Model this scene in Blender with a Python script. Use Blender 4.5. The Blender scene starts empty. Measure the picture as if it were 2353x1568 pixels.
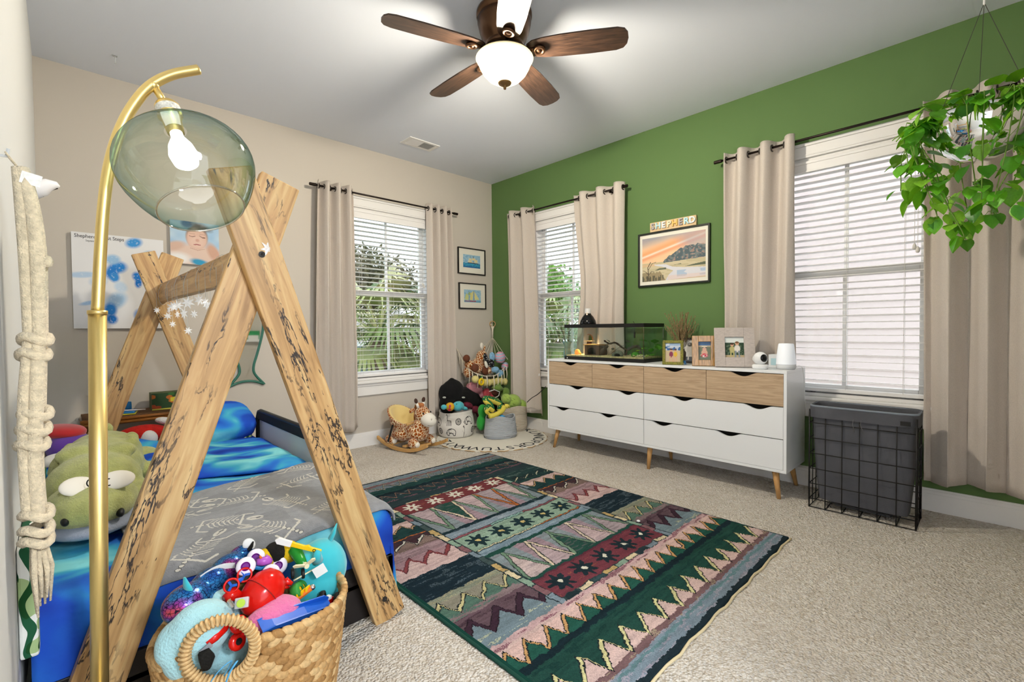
import bpy, bmesh, math, random
import numpy as np
from mathutils import Vector, Matrix, Euler
from math import sin, cos, pi, radians, sqrt

sc = bpy.context.scene
COL = sc.collection
random.seed(7); RNG = np.random.default_rng(7)

# ------------------------------------------------------------------ camera
CAM = Vector((-3.598, -4.0415, 1.066)); FPX = 1071.95
_yaw, _pit, _rol = 0.76817, -0.0240, -0.008466
_F = Vector((sin(_yaw)*cos(_pit), cos(_yaw)*cos(_pit), sin(_pit)))
_R0 = Vector((cos(_yaw), -sin(_yaw), 0)); _U0 = _R0.cross(_F)
_R = _R0*cos(_rol)+_U0*sin(_rol); _U = _U0*cos(_rol)-_R0*sin(_rol)
cd = bpy.data.cameras.new('camera'); cam = bpy.data.objects.new('camera', cd); COL.objects.link(cam)
cam.matrix_world = Matrix(((_R.x,_U.x,-_F.x,CAM.x),(_R.y,_U.y,-_F.y,CAM.y),(_R.z,_U.z,-_F.z,CAM.z),(0,0,0,1)))
cd.sensor_width = 36; cd.lens = 36*FPX/2353; cd.clip_start = 0.02; cd.clip_end = 200
sc.camera = cam
def PX(x, y, ax, v):
    """point where the sight line of pixel (x, y) meets the plane ax = v"""
    d = _F+_R*((x-1176.5)/FPX)-_U*((y-784)/FPX); i = 'xyz'.index(ax)
    return CAM+d*((v-CAM[i])/d[i])

# ------------------------------------------------------------------ light, exposure
w = bpy.data.worlds.new('sky'); sc.world = w; w.use_nodes = True
nt = w.node_tree; bg = nt.nodes['Background']
sky = nt.nodes.new('ShaderNodeTexSky'); sky.sky_type = 'HOSEK_WILKIE'
sky.sun_direction = Vector((0.5, 0.35, 0.8)).normalized(); sky.turbidity = 3.0; sky.ground_albedo = .5
mixn = nt.nodes.new('ShaderNodeMix'); mixn.data_type = 'RGBA'
mixn.inputs[0].default_value = .55; mixn.inputs[7].default_value = (1.0, 1.04, 1.12, 1)
nt.links.new(sky.outputs[0], mixn.inputs[6]); nt.links.new(mixn.outputs[2], bg.inputs[0])
bg.inputs[1].default_value = 3.0
sl = bpy.data.lights.new('sun', 'SUN'); sl.energy = 1.0; sl.angle = radians(3); sl.color = (1, .95, .86)
so = bpy.data.objects.new('sun', sl); COL.objects.link(so)
so.rotation_euler = Vector((-0.35, -0.2, -0.8)).to_track_quat('-Z', 'Y').to_euler()
vs = sc.view_settings
vs.view_transform = 'Standard'; vs.look = 'None'; vs.gamma = 1; vs.use_curve_mapping = False
vs.exposure = 0.86
cy = sc.cycles
cy.use_denoising = True; cy.max_bounces = 7; cy.diffuse_bounces = 3; cy.glossy_bounces = 3; cy.use_adaptive_sampling = True; cy.adaptive_threshold = .08; cy.adaptive_min_samples = 12
cy.transmission_bounces = 8; cy.transparent_max_bounces = 16
cy.sample_clamp_indirect = 6; cy.caustics_reflective = False; cy.caustics_refractive = False

# ------------------------------------------------------------------ helpers
def lin(c):
    if isinstance(c, str):
        c = c.lstrip('#'); c = [int(c[i:i+2], 16)/255 for i in (0, 2, 4)]
    return tuple(((x/12.92) if x <= .04045 else ((x+.055)/1.055)**2.4) for x in c[:3])
MATS = {}
def mat(name, color='#888888', rough=.6, metal=0, var=0., vscale=12, bump=0., bscale=150, stretch=None,
        spec=.4, alpha=1, emis=None, estr=0, trans=0, ior=1.45, sheen=0, attr=False, coat=0, sss=0):
    if name in MATS: return MATS[name]
    m = bpy.data.materials.new(name); m.use_nodes = True; N = m.node_tree.nodes; L = m.node_tree.links
    b = N['Principled BSDF']; c = lin(color)
    b.inputs['Base Color'].default_value = (*c, 1); b.inputs['Roughness'].default_value = rough
    b.inputs['Metallic'].default_value = metal; b.inputs['Specular IOR Level'].default_value = spec
    b.inputs['IOR'].default_value = ior
    if trans: b.inputs['Transmission Weight'].default_value = trans
    if alpha < 1: b.inputs['Alpha'].default_value = alpha
    if sheen: b.inputs['Sheen Weight'].default_value = sheen; b.inputs['Sheen Roughness'].default_value = .6
    if coat: b.inputs['Coat Weight'].default_value = coat
    if emis: b.inputs['Emission Color'].default_value = (*lin(emis), 1); b.inputs['Emission Strength'].default_value = estr
    tc = None
    def coord():
        nonlocal tc
        if tc is None:
            tc = N.new('ShaderNodeTexCoord')
            if stretch:
                mp = N.new('ShaderNodeMapping'); mp.inputs['Scale'].default_value = stretch
                L.new(tc.outputs['Object'], mp.inputs[0]); tc = mp; return mp.outputs[0]
            return tc.outputs['Object']
        return tc.outputs[0] if stretch else tc.outputs['Object']
    src = None
    if attr:
        a = N.new('ShaderNodeAttribute'); a.attribute_name = 'Col'; src = a.outputs['Color']
    if var:
        n = N.new('ShaderNodeTexNoise'); n.inputs['Scale'].default_value = vscale; n.inputs['Detail'].default_value = 5
        L.new(coord(), n.inputs['Vector'])
        mr = N.new('ShaderNodeMapRange'); mr.inputs['From Min'].default_value = .3; mr.inputs['From Max'].default_value = .7
        mr.inputs['To Min'].default_value = 1-var; mr.inputs['To Max'].default_value = 1+var
        L.new(n.outputs[0], mr.inputs[0])
        vm = N.new('ShaderNodeVectorMath'); vm.operation = 'SCALE'
        if src: L.new(src, vm.inputs[0])
        else: vm.inputs[0].default_value = c
        L.new(mr.outputs[0], vm.inputs['Scale']); src = vm.outputs[0]
    if src: L.new(src, b.inputs['Base Color'])
    if bump:
        n2 = N.new('ShaderNodeTexNoise'); n2.inputs['Scale'].default_value = bscale; n2.inputs['Detail'].default_value = 3
        L.new(coord(), n2.inputs['Vector'])
        bp = N.new('ShaderNodeBump'); bp.inputs['Strength'].default_value = min(1, bump); bp.inputs['Distance'].default_value = .004
        L.new(n2.outputs[0], bp.inputs['Height']); L.new(bp.outputs[0], b.inputs['Normal'])
    MATS[name] = m
    return m

def tag(o, label=None, cat=None, group=None, kind=None):
    if label: o['label'] = label
    if cat: o['category'] = cat
    if group: o['group'] = group
    if kind: o['kind'] = kind
    return o
def thing(name, loc=(0,0,0), label=None, cat=None, group=None, kind=None, rz=0):
    o = bpy.data.objects.new(name, None); COL.objects.link(o); o.empty_display_size = .05
    o.location = Vector(loc); o.rotation_euler = (0, 0, rz)
    return tag(o, label, cat, group, kind)
def wloc(o):
    """sum of the parents' positions (world-built things are not rotated)"""
    v = Vector((0,0,0))
    while o is not None: v += o.location; o = o.parent
    return v
def add(name, me, m=None, parent=None, M4=None, local=False):
    """link mesh data as an object; M4 in world (or in the parent's space when local)"""
    o = bpy.data.objects.new(name, me); COL.objects.link(o)
    if m is not None and not me.materials: me.materials.append(m)
    if parent is not None: o.parent = parent
    M4 = M4 or Matrix.Identity(4)
    if parent is not None and not local: M4 = Matrix.Translation(-wloc(parent)) @ M4
    o.matrix_basis = M4
    return o

class MB:
    """collects shapes, then build() links them as ONE mesh object"""
    def __init__(s): s.v = []; s.f = []; s.n = 0; s.m = []; s.cm = 0
    def raw(s, V, Fc):
        V = np.asarray(V, float).reshape(-1, 3); s.v.append(V)
        s.f += [tuple(i+s.n for i in f) for f in Fc]; s.m += [s.cm]*len(Fc); s.n += len(V); return s
    def box(s, c, d, M=None):
        x, y, z = (np.asarray(d)/2)
        V = np.array([[a*x, b*y, e*z] for a in (-1,1) for b in (-1,1) for e in (-1,1)])
        if M is not None: V = V @ np.array(M.to_3x3()).T
        return s.raw(V+np.asarray(c), [(0,1,3,2),(4,6,7,5),(0,4,5,1),(2,3,7,6),(0,2,6,4),(1,5,7,3)])
    def box2(s, a, b):
        a = np.asarray(a, float); b = np.asarray(b, float); return s.box((a+b)/2, np.abs(b-a))
    def tube(s, pts, r, n=8, closed=False, flat=1.0):
        P = np.asarray([tuple(p) for p in pts], float); k = len(P)
        rr = np.full(k, r, float) if np.isscalar(r) else np.asarray(r, float)
        T = np.gradient(P, axis=0) if not closed else (np.roll(P,-1,0)-np.roll(P,1,0))
        T /= np.maximum(np.linalg.norm(T, axis=1, keepdims=True), 1e-9)
        up = np.array([0,0,1.]) if abs(T[0][2]) < .9 else np.array([1.,0,0])
        A = np.cross(T[0], up); A /= np.linalg.norm(A); V = []
        for i in range(k):
            A = A-T[i]*(A@T[i]); A /= max(np.linalg.norm(A), 1e-9); B = np.cross(T[i], A)
            for j in range(n):
                a = 2*pi*j/n; V.append(P[i]+rr[i]*(A*cos(a)+B*sin(a)*flat))
        Fc = []
        for i in range(k if closed else k-1):
            i2 = (i+1) % k
            for j in range(n): Fc.append((i*n+j, i*n+(j+1)%n, i2*n+(j+1)%n, i2*n+j))
        if not closed: Fc += [tuple(range(n))[::-1], tuple((k-1)*n+j for j in range(n))]
        return s.raw(V, Fc)
    def cyl(s, a, b, r0, r1=None, n=16):
        return s.tube([a, b], [r0, r0 if r1 is None else r1], n)
    def lathe(s, prof, n=24, M=None, c=(0,0,0), cap0=False, cap1=False, sx=1, sy=1):
        V = []
        for r, z in prof:
            for j in range(n): V.append((r*cos(2*pi*j/n)*sx, r*sin(2*pi*j/n)*sy, z))
        V = np.array(V)
        if M is not None: V = V @ np.array(M.to_3x3()).T
        k = len(prof); Fc = [(i*n+j, i*n+(j+1)%n, (i+1)*n+(j+1)%n, (i+1)*n+j) for i in range(k-1) for j in range(n)]
        if cap0: Fc.append(tuple(range(n))[::-1])
        if cap1: Fc.append(tuple((k-1)*n+j for j in range(n)))
        return s.raw(V+np.asarray(c), Fc)
    def ell(s, c, r, M=None, nu=16, nv=10, pw=1.0):
        r = np.asarray(r if not np.isscalar(r) else (r,r,r), float); V = [(0,0,-1.)]
        for i in range(1, nv):
            t = -pi/2+pi*i/nv
            for j in range(nu): V.append((cos(t)*cos(2*pi*j/nu), cos(t)*sin(2*pi*j/nu), sin(t)))
        V.append((0,0,1.)); V = np.array(V)
        if pw != 1: V = np.sign(V)*np.abs(V)**pw
        V = V*r
        if M is not None: V = V @ np.array(M.to_3x3()).T
        Fc = [(0, 1+(j+1)%nu, 1+j) for j in range(nu)]
        for i in range(nv-2):
            for j in range(nu): Fc.append((1+i*nu+j, 1+i*nu+(j+1)%nu, 1+(i+1)*nu+(j+1)%nu, 1+(i+1)*nu+j))
        l = len(V)-1; o = 1+(nv-2)*nu
        Fc += [(l, o+j, o+(j+1)%nu) for j in range(nu)]
        return s.raw(V+np.asarray(tuple(c)), Fc)
    def prism(s, poly, t, M=None):
        """2-d outline in x, z given thickness t along y (centred)"""
        k = len(poly); V = [(x, -t/2, z) for x, z in poly]+[(x, t/2, z) for x, z in poly]
        V = np.array(V, float)
        if M is not None: V = np.array([tuple(M @ Vector(q)) for q in V])
        Fc = [tuple(range(k)), tuple(range(2*k-1, k-1, -1))]+[(i, k+i, k+(i+1)%k, (i+1)%k) for i in range(k)]
        return s.raw(V, Fc)
    def grid(s, fn, nu, nv, cu=False, cv=False):
        V = [fn(i/(nu if cu else nu-1), j/(nv if cv else nv-1)) for i in range(nu) for j in range(nv)]
        Fc = [(i*nv+j, ((i+1)%nu)*nv+j, ((i+1)%nu)*nv+(j+1)%nv, i*nv+(j+1)%nv) for i in range(nu if cu else nu-1) for j in range(nv if cv else nv-1)]
        return s.raw([tuple(q) for q in V], Fc)
    def mesh(s, name, mats, smooth=False, org=None):
        V = np.concatenate(s.v) if s.v else np.zeros((0,3))
        if org is not None: V = V-np.asarray(tuple(org))
        me = bpy.data.meshes.new(name); me.from_pydata(V.tolist(), [], s.f)
        for mm in (mats if isinstance(mats, (list, tuple)) else [mats]): me.materials.append(mm)
        if max(s.m, default=0) > 0: me.polygons.foreach_set('material_index', s.m)
        if smooth: me.polygons.foreach_set('use_smooth', [True]*len(me.polygons))
        me.update(); return me
    def build(s, name, mats, parent=None, smooth=False, bevel=0, solid=0, sub=0, remesh=0, world=True, fix=True, ms=0, label=None):
        V = np.concatenate(s.v); lo, hi = V.min(0), V.max(0); org = Vector(((lo[0]+hi[0])/2, (lo[1]+hi[1])/2, lo[2]))
        me = s.mesh(name, mats, smooth, org)
        if fix:
            bm = bmesh.new(); bm.from_mesh(me); bmesh.ops.recalc_face_normals(bm, faces=bm.faces); bm.to_mesh(me); bm.free()
        o = add(name, me, None, parent, Matrix.Translation(org), local=not world)
        if remesh:
            md = o.modifiers.new('Remesh', 'REMESH'); md.mode = 'VOXEL'; md.voxel_size = remesh; md.use_smooth_shade = True
            if ms:
                m2 = o.modifiers.new('Smooth', 'SMOOTH'); m2.factor = .5; m2.iterations = ms
        if solid:
            md = o.modifiers.new('Solidify', 'SOLIDIFY'); md.thickness = solid; md.offset = 0
        if sub:
            md = o.modifiers.new('Subdivision', 'SUBSURF'); md.levels = sub; md.render_levels = sub
        if bevel:
            md = o.modifiers.new('Bevel', 'BEVEL'); md.width = bevel; md.segments = 2; md.limit_method = 'ANGLE'
        if label: o['label'] = label
        return o
def inst(name, me, parent, M4, local=False):
    return add(name, me, None, parent, M4, local)
def copy_thing(root, loc, rz=None, label=None, group=None):
    r = root.copy(); COL.objects.link(r); r.location = Vector(loc)
    if rz is not None: r.rotation_euler = (0, 0, rz)
    if label: r['label'] = label
    if group: r['group'] = group
    for ch in list(root.children):
        c = ch.copy(); COL.objects.link(c); c.parent = r
        for g in list(ch.children):
            d = g.copy(); COL.objects.link(d); d.parent = c
    return r
def basis(X, Y, Z, o=(0,0,0)):
    return Matrix(((X[0],Y[0],Z[0],o[0]),(X[1],Y[1],Z[1],o[1]),(X[2],Y[2],Z[2],o[2]),(0,0,0,1)))
def frame_to(d, up=(0,0,1)):
    """matrix whose z axis runs along d"""
    return Vector(d).to_track_quat('Z', 'Y').to_matrix().to_4x4()
def RX(a): return Matrix.Rotation(radians(a), 4, 'X')
def RY(a): return Matrix.Rotation(radians(a), 4, 'Y')
def RZ(a): return Matrix.Rotation(radians(a), 4, 'Z')
def T(*a): return Matrix.Translation(Vector(a))
def text_mesh(txt, size, depth=0.0, m=None, name='letter', bevel=0):
    cu = bpy.data.curves.new(name, 'FONT'); cu.body = txt; cu.size = size; cu.extrude = depth/2; cu.align_x = 'CENTER'; cu.align_y = 'CENTER'
    cu.bevel_depth = bevel; cu.resolution_u = 3
    o = bpy.data.objects.new(name, cu); COL.objects.link(o)
    dg = bpy.context.evaluated_depsgraph_get()
    me = bpy.data.meshes.new_from_object(o.evaluated_get(dg)); me.name = name
    bpy.data.objects.remove(o); bpy.data.curves.remove(cu)
    me.materials.clear()
    if m: me.materials.append(m)
    return me

# ---- flat prints: a fine grid whose vertices carry the colours of a small drawing
class Ras:
    def __init__(s, nx, ny, bg, asp=1.0):
        s.a = np.zeros((ny, nx, 3)); s.a[:] = lin(bg)
        s.U, s.V = np.meshgrid((np.arange(nx)+.5)/nx*asp, (np.arange(ny)+.5)/ny); s.nx, s.ny = nx, ny
    def put(s, mask, c, k=1.0):
        c = np.array(lin(c)) if not isinstance(c, np.ndarray) else c
        mm = (np.asarray(mask, float)*k)[..., None]; s.a = s.a*(1-mm)+c*mm; return s
    def ell(s, cx, cy, rx, ry, c, ang=0, soft=0, k=1.0):
        dx, dy = s.U-cx, s.V-cy; ca, sa = cos(ang), sin(ang)
        d = np.sqrt(((dx*ca+dy*sa)/rx)**2+((-dx*sa+dy*ca)/ry)**2)
        return s.put(d < 1 if not soft else np.clip((1+soft-d)/(2*soft), 0, 1), c, k)
    def poly(s, pts, c, k=1.0):
        ins = np.zeros_like(s.U, bool); n = len(pts); j = n-1
        for i in range(n):
            xi, yi = pts[i]; xj, yj = pts[j]
            if yi != yj: ins ^= ((yi > s.V) != (yj > s.V)) & (s.U < (xj-xi)*(s.V-yi)/(yj-yi)+xi)
            j = i
        return s.put(ins, c, k)
    def line(s, pts, wd, c, k=1.0):
        m = np.zeros_like(s.U, bool)
        for (x0,y0),(x1,y1) in zip(pts[:-1], pts[1:]):
            dx, dy = x1-x0, y1-y0; l2 = dx*dx+dy*dy+1e-12
            t = np.clip(((s.U-x0)*dx+(s.V-y0)*dy)/l2, 0, 1)
            m |= (s.U-x0-t*dx)**2+(s.V-y0-t*dy)**2 < wd*wd/4
        return s.put(m, c, k)
    def noise(s, sx, sy, seed=0):
        r = np.random.default_rng(seed); nx = max(2, int(sx))+2; ny = max(2, int(sy))+2
        g = r.random((ny, nx)); x = np.linspace(0, nx-1.001, s.nx); y = np.linspace(0, ny-1.001, s.ny)
        xi, yi = x.astype(int), y.astype(int); fx, fy = x-xi, y-yi; fx = fx*fx*(3-2*fx); fy = fy*fy*(3-2*fy)
        a = g[np.ix_(yi, xi)]*(1-fx)+g[np.ix_(yi, np.minimum(xi+1, nx-1))]*fx
        b = g[np.ix_(np.minimum(yi+1, ny-1), xi)]*(1-fx)+g[np.ix_(np.minimum(yi+1, ny-1), np.minimum(xi+1, nx-1))]*fx
        return a*(1-fy[:,None])+b*fy[:,None]
    def mesh(s, name, w, h, m, zf=None):
        """grid in x (0..w) and z (0..h), v runs upwards"""
        nx, ny = s.nx, s.ny
        X, Z = np.meshgrid(np.linspace(0, w, nx+1), np.linspace(0, h, ny+1))
        P = np.stack([X.ravel(), np.zeros(X.size) if zf is None else zf(X, Z).ravel(), Z.ravel()], 1)
        i = np.arange(nx*ny); r_, c_ = i//nx, i % nx; a = r_*(nx+1)+c_
        Fc = np.stack([a, a+1, a+nx+2, a+nx+1], 1)
        me = bpy.data.meshes.new(name); me.vertices.add(len(P)); me.vertices.foreach_set('co', P.ravel())
        me.loops.add(4*len(Fc)); me.loops.foreach_set('vertex_index', Fc.ravel())
        me.polygons.add(len(Fc)); me.polygons.foreach_set('loop_start', np.arange(0, 4*len(Fc), 4)); me.polygons.foreach_set('loop_total', np.full(len(Fc), 4))
        me.update(calc_edges=True)
        at = me.color_attributes.new('Col', 'FLOAT_COLOR', 'CORNER')
        colr = np.concatenate([s.a.reshape(-1, 3), np.ones((nx*ny, 1))], 1); at.data.foreach_set('color', np.repeat(colr, 4, 0).astype(np.float32).ravel())
        me.materials.append(m); return me
def paint(o, cols, dom='POINT'):
    at = o.data.color_attributes.new('Col', 'FLOAT_COLOR', dom)
    c = np.concatenate([np.asarray(cols), np.ones((len(cols), 1))], 1); at.data.foreach_set('color', c.astype(np.float32).ravel())
# ------------------------------------------------------------------ materials used widely
M_white = mat('white_trim_paint', '#eceae8', .4)
M_ceil = mat('ceiling_paint', '#e6ebf5', .9, bump=.08, bscale=300)
M_beige = mat('beige_wall_paint', '#cbc3b8', .85, bump=.06, bscale=260)
M_green = mat('green_wall_paint', '#5f7c49', .8, bump=.06, bscale=260)
M_left = mat('off_white_wall_paint', '#dcdddc', .85, bump=.06, bscale=260)
M_black = mat('black_satin', '#141313', .45)
M_rod = mat('dark_bronze_rod', '#2a211d', .35, metal=.7)
M_col = mat('printed_colour', attr=True, rough=.7)
M_colgl = mat('glossy_print', attr=True, rough=.25)
def carpet_mat():
    m = bpy.data.materials.new('beige_carpet_pile'); m.use_nodes = True; N = m.node_tree.nodes; L = m.node_tree.links
    b = N['Principled BSDF']; b.inputs['Roughness'].default_value = .95; b.inputs['Specular IOR Level'].default_value = .1
    b.inputs['Sheen Weight'].default_value = .15
    tc = N.new('ShaderNodeTexCoord')
    n1 = N.new('ShaderNodeTexNoise'); n1.inputs['Scale'].default_value = 80; n1.inputs['Detail'].default_value = 4; n1.inputs['Roughness'].default_value = .7
    n2 = N.new('ShaderNodeTexNoise'); n2.inputs['Scale'].default_value = 2.2; n2.inputs['Detail'].default_value = 2
    n3 = N.new('ShaderNodeTexVoronoi'); n3.inputs['Scale'].default_value = 110; n3.inputs['Randomness'].default_value = 1
    for n in (n1, n2, n3): L.new(tc.outputs['Object'], n.inputs['Vector'])
    r = N.new('ShaderNodeValToRGB'); e = r.color_ramp.elements
    e[0].position = .3; e[0].color = (*lin('#d6c6b0'), 1); e[1].position = .62; e[1].color = (*lin('#fff8ee'), 1)
    L.new(n1.outputs[0], r.inputs[0])
    mr = N.new('ShaderNodeMapRange'); mr.inputs['From Min'].default_value = .35; mr.inputs['From Max'].default_value = .65
    mr.inputs['To Min'].default_value = .93; mr.inputs['To Max'].default_value = 1.04; L.new(n2.outputs[0], mr.inputs[0])
    vm = N.new('ShaderNodeVectorMath'); vm.operation = 'SCALE'; L.new(r.outputs[0], vm.inputs[0]); L.new(mr.outputs[0], vm.inputs['Scale'])
    L.new(vm.outputs[0], b.inputs['Base Color'])
    ad = N.new('ShaderNodeMath'); ad.operation = 'SUBTRACT'; L.new(n1.outputs[0], ad.inputs[0]); L.new(n3.outputs['Distance'], ad.inputs[1])
    bp = N.new('ShaderNodeBump'); bp.inputs['Strength'].default_value = 1.0; bp.inputs['Distance'].default_value = .016
    L.new(ad.outputs[0], bp.inputs['Height']); L.new(bp.outputs[0], b.inputs['Normal'])
    return m
def glass_mat(name, tint='#ffffff', refl=.06, rough=.02):
    m = bpy.data.materials.new(name); m.use_nodes = True; N = m.node_tree.nodes; L = m.node_tree.links
    N.remove(N['Principled BSDF']); t = N.new('ShaderNodeBsdfTransparent'); t.inputs[0].default_value = (*lin(tint), 1)
    g = N.new('ShaderNodeBsdfGlossy'); g.inputs['Roughness'].default_value = rough
    lw = N.new('ShaderNodeLayerWeight'); lw.inputs[0].default_value = .35
    mr = N.new('ShaderNodeMapRange'); mr.inputs['To Min'].default_value = refl; mr.inputs['To Max'].default_value = min(1, refl*6+.1)
    L.new(lw.outputs['Facing'], mr.inputs[0])
    x = N.new('ShaderNodeMixShader'); L.new(mr.outputs[0], x.inputs[0]); L.new(t.outputs[0], x.inputs[1]); L.new(g.outputs[0], x.inputs[2])
    L.new(x.outputs[0], N['Material Output'].inputs[0]); return m
M_glass = glass_mat('window_glass', '#f4f8f8', .03)
M_carpet = carpet_mat()

# ------------------------------------------------------------------ shell
XL, YB, H = -3.686, -4.75, 2.74
def struct(name, mb, m, **k):
    o = mb.build(name, m, **k); o['kind'] = 'structure'; return o
struct('floor', MB().box2((XL-.15, YB-1.6, -.12), (.15, .15, 0)), M_carpet)
struct('ceiling', MB().box2((XL-.15, YB-.15, H), (.15, .15, H+.12)), M_ceil)
OW, OZ0, OZ1 = .43, .61, 2.19
WC = {1: -1.293, 2: -1.10, 3: -3.36}          # window centres: x on the back wall, y on the green wall
b = MB()
b.box2((XL-.15, 0, 0), (WC[1]-OW, .15, H)).box2((WC[1]+OW, 0, 0), (.15, .15, H))
b.box2((WC[1]-OW, 0, 0), (WC[1]+OW, .15, OZ0)).box2((WC[1]-OW, 0, OZ1), (WC[1]+OW, .15, H))
struct('wall_back', b, M_beige)
b = MB()
ys = [0, WC[2]+OW, WC[2]-OW, WC[3]+OW, WC[3]-OW, YB]
for i in (0, 2, 4): b.box2((0, ys[i], 0), (.15, ys[i+1], H))
for c in (WC[2], WC[3]):
    b.box2((0, c+OW, 0), (.15, c-OW, OZ0)).box2((0, c+OW, OZ1), (.15, c-OW, H))
struct('wall_right', b, M_green)
struct('wall_left', MB().box2((XL-.15, YB, 0), (XL, 0, H)), M_left)
# wall behind the camera with an open doorway
b = MB(); b.box2((-2.6, YB-.12, 0), (.15, YB, H)).box2((XL-.15, YB-.12, 2.05), (-2.6, YB, H))
struct('wall_front', b, M_beige)
def base(name, a, bb, n):
    """baseboard from a to bb, n = direction into the room"""
    a, bb, n = Vector(a), Vector(bb), Vector(n); mb = MB()
    for t, z0, z1 in ((.015, 0, .10), (.012, .10, .118), (.008, .118, .13)):
        p = bb+n*t; mb.box2((a.x, a.y, z0), (p.x, p.y, z1))
    return struct(name, mb, M_white)
base('baseboard_back', (XL, 0, 0), (0, 0, 0), (0, -1, 0))
base('baseboard_right', (0, YB, 0), (0, -.016, 0), (-1, 0, 0))
base('baseboard_left', (XL, YB, 0), (XL, -.016, 0), (1, 0, 0))

# ------------------------------------------------------------------ windows
def window(n, loc, rz):
    t = thing('window_%d' % n, loc, kind='structure', rz=rz)
    def B(name, mb, m=M_white, par=t, **k): return mb.build(name, m, par, world=False, **k)
    W = OW
    b = MB(); b.box2((-W, .0, OZ0), (-W+.02, .15, OZ1)).box2((W-.02, 0, OZ0), (W, .15, OZ1)).box2((-W, 0, OZ1-.02), (W, .15, OZ1)).box2((-W, 0, OZ0-.001), (W, .15, OZ0+.02))
    B('jamb', b)
    for s in (-1, 1):
        B('side_casing', MB().box2((s*W, -.02, OZ0), (s*(W+.09), 0, OZ1)), bevel=.004)
    B('head_casing', MB().box2((-W-.09, -.022, OZ1), (W+.09, 0, OZ1+.075)).box2((-W-.10, -.032, OZ1+.075), (W+.10, 0, OZ1+.095)).box2((-W-.092, -.026, OZ1+.012), (W+.092, 0, OZ1+.02)), bevel=.002)
    B('stool', MB().box2((-W-.11, -.05, OZ0-.03), (W+.11, .0, OZ0)), bevel=.008)
    B('apron', MB().box2((-W-.09, -.02, OZ0-.14), (W+.09, 0, OZ0-.03)).box2((-W-.09, -.03, OZ0-.052), (W+.09, 0, OZ0-.03)), bevel=.003)
    zm = 1.42
    for nm, z0, z1, y in (('upper_sash', zm-.02, OZ1-.02, .115), ('lower_sash', OZ0+.02, zm+.03, .085)):
        s = B(nm, MB().box2((-W+.02, y-.015, z0), (-W+.06, y+.015, z1)).box2((W-.06, y-.015, z0), (W-.02, y+.015, z1))
              .box2((-W+.06, y-.015, z0), (W-.06, y+.015, z0+(.055 if nm[0] == 'l' else .045))).box2((-W+.06, y-.015, z1-.045), (W-.06, y+.015, z1)), bevel=.003)
        B('muntin', MB().box2((-.011, y-.008, z0+.05), (.011, y+.008, z1-.045)), par=s).location -= s.location
        for sg in (-1, 1):
            B('pane', MB().box2((sg*.011, y-.002, z0+.05), (sg*(W-.06), y+.002, z1-.045)), M_glass, par=s).location -= s.location
    return t
window(1, (WC[1], 0, 0), 0); window(2, (0, WC[2], 0), -pi/2); window(3, (0, WC[3], 0), -pi/2)

# ------------------------------------------------------------------ blinds
M_slat = mat('white_faux_wood_slat', '#eeeceb', .35)
M_cord = mat('white_cord', '#dcd8d2', .8)
def blind(loc, rz, label):
    t = thing('window_blind', loc, label, 'blind', 'white slat blinds', rz=rz)
    W = OW-.026; B = lambda n, mb, m=M_slat, **k: mb.build(n, m, t, world=False, **k)
    B('valance', MB().box2((-W, -.012, OZ1-.095), (W, .006, OZ1-.022)).box2((-W, -.018, OZ1-.04), (W, -.01, OZ1-.022)).box2((-W, -.016, OZ1-.095), (W, -.01, OZ1-.084)), bevel=.002)
    B('headrail', MB().box2((-W, .01, OZ1-.075), (W, .065, OZ1-.022)))
    sm = MB().box((0, 0, 0), (2*W, .05, .0032)).mesh('slat', M_slat)
    z = OZ1-.115; k = 0
    while z > OZ0+.085:
        inst('slat', sm, t, T(0, .036, z) @ RX(-4+random.uniform(-1.2, 1.2)), True); z -= .0425; k += 1
    B('bottom_rail', MB().box2((-W, .012, OZ0+.03), (W, .06, OZ0+.052)), bevel=.003)
    for u in (-W+.1, W-.1, 0.02):
        B('ladder_cord', MB().tube([(u, .0105, OZ0+.05), (u, .0105, OZ1-.08)], .0011, 5).tube([(u, .0615, OZ0+.05), (u, .0615, OZ1-.08)], .0011, 5), M_cord)
    for u, zz in ((W-.055, 1.52), (W-.04, 1.50)):
        p = B('pull_cord', MB().tube([(u, .004, OZ1-.09), (u, .003, zz+.03)], .0012, 5), M_cord)
        B('cord_tassel', MB().lathe([(.003, zz+.032), (.009, zz+.02), (.011, zz+.004), (.006, zz-.004), (.001, zz-.005)], 10, c=(u, .003, 0)), M_cord, smooth=True)
blind((WC[1], 0, 0), 0, 'white slat blind with palm fronds behind it on beige wall')
blind((0, WC[2], 0), -pi/2, 'white slat blind behind the lidded glass tank')
blind((0, WC[3], 0), -pi/2, 'white slat blind above wire laundry hamper with siding behind')

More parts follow.
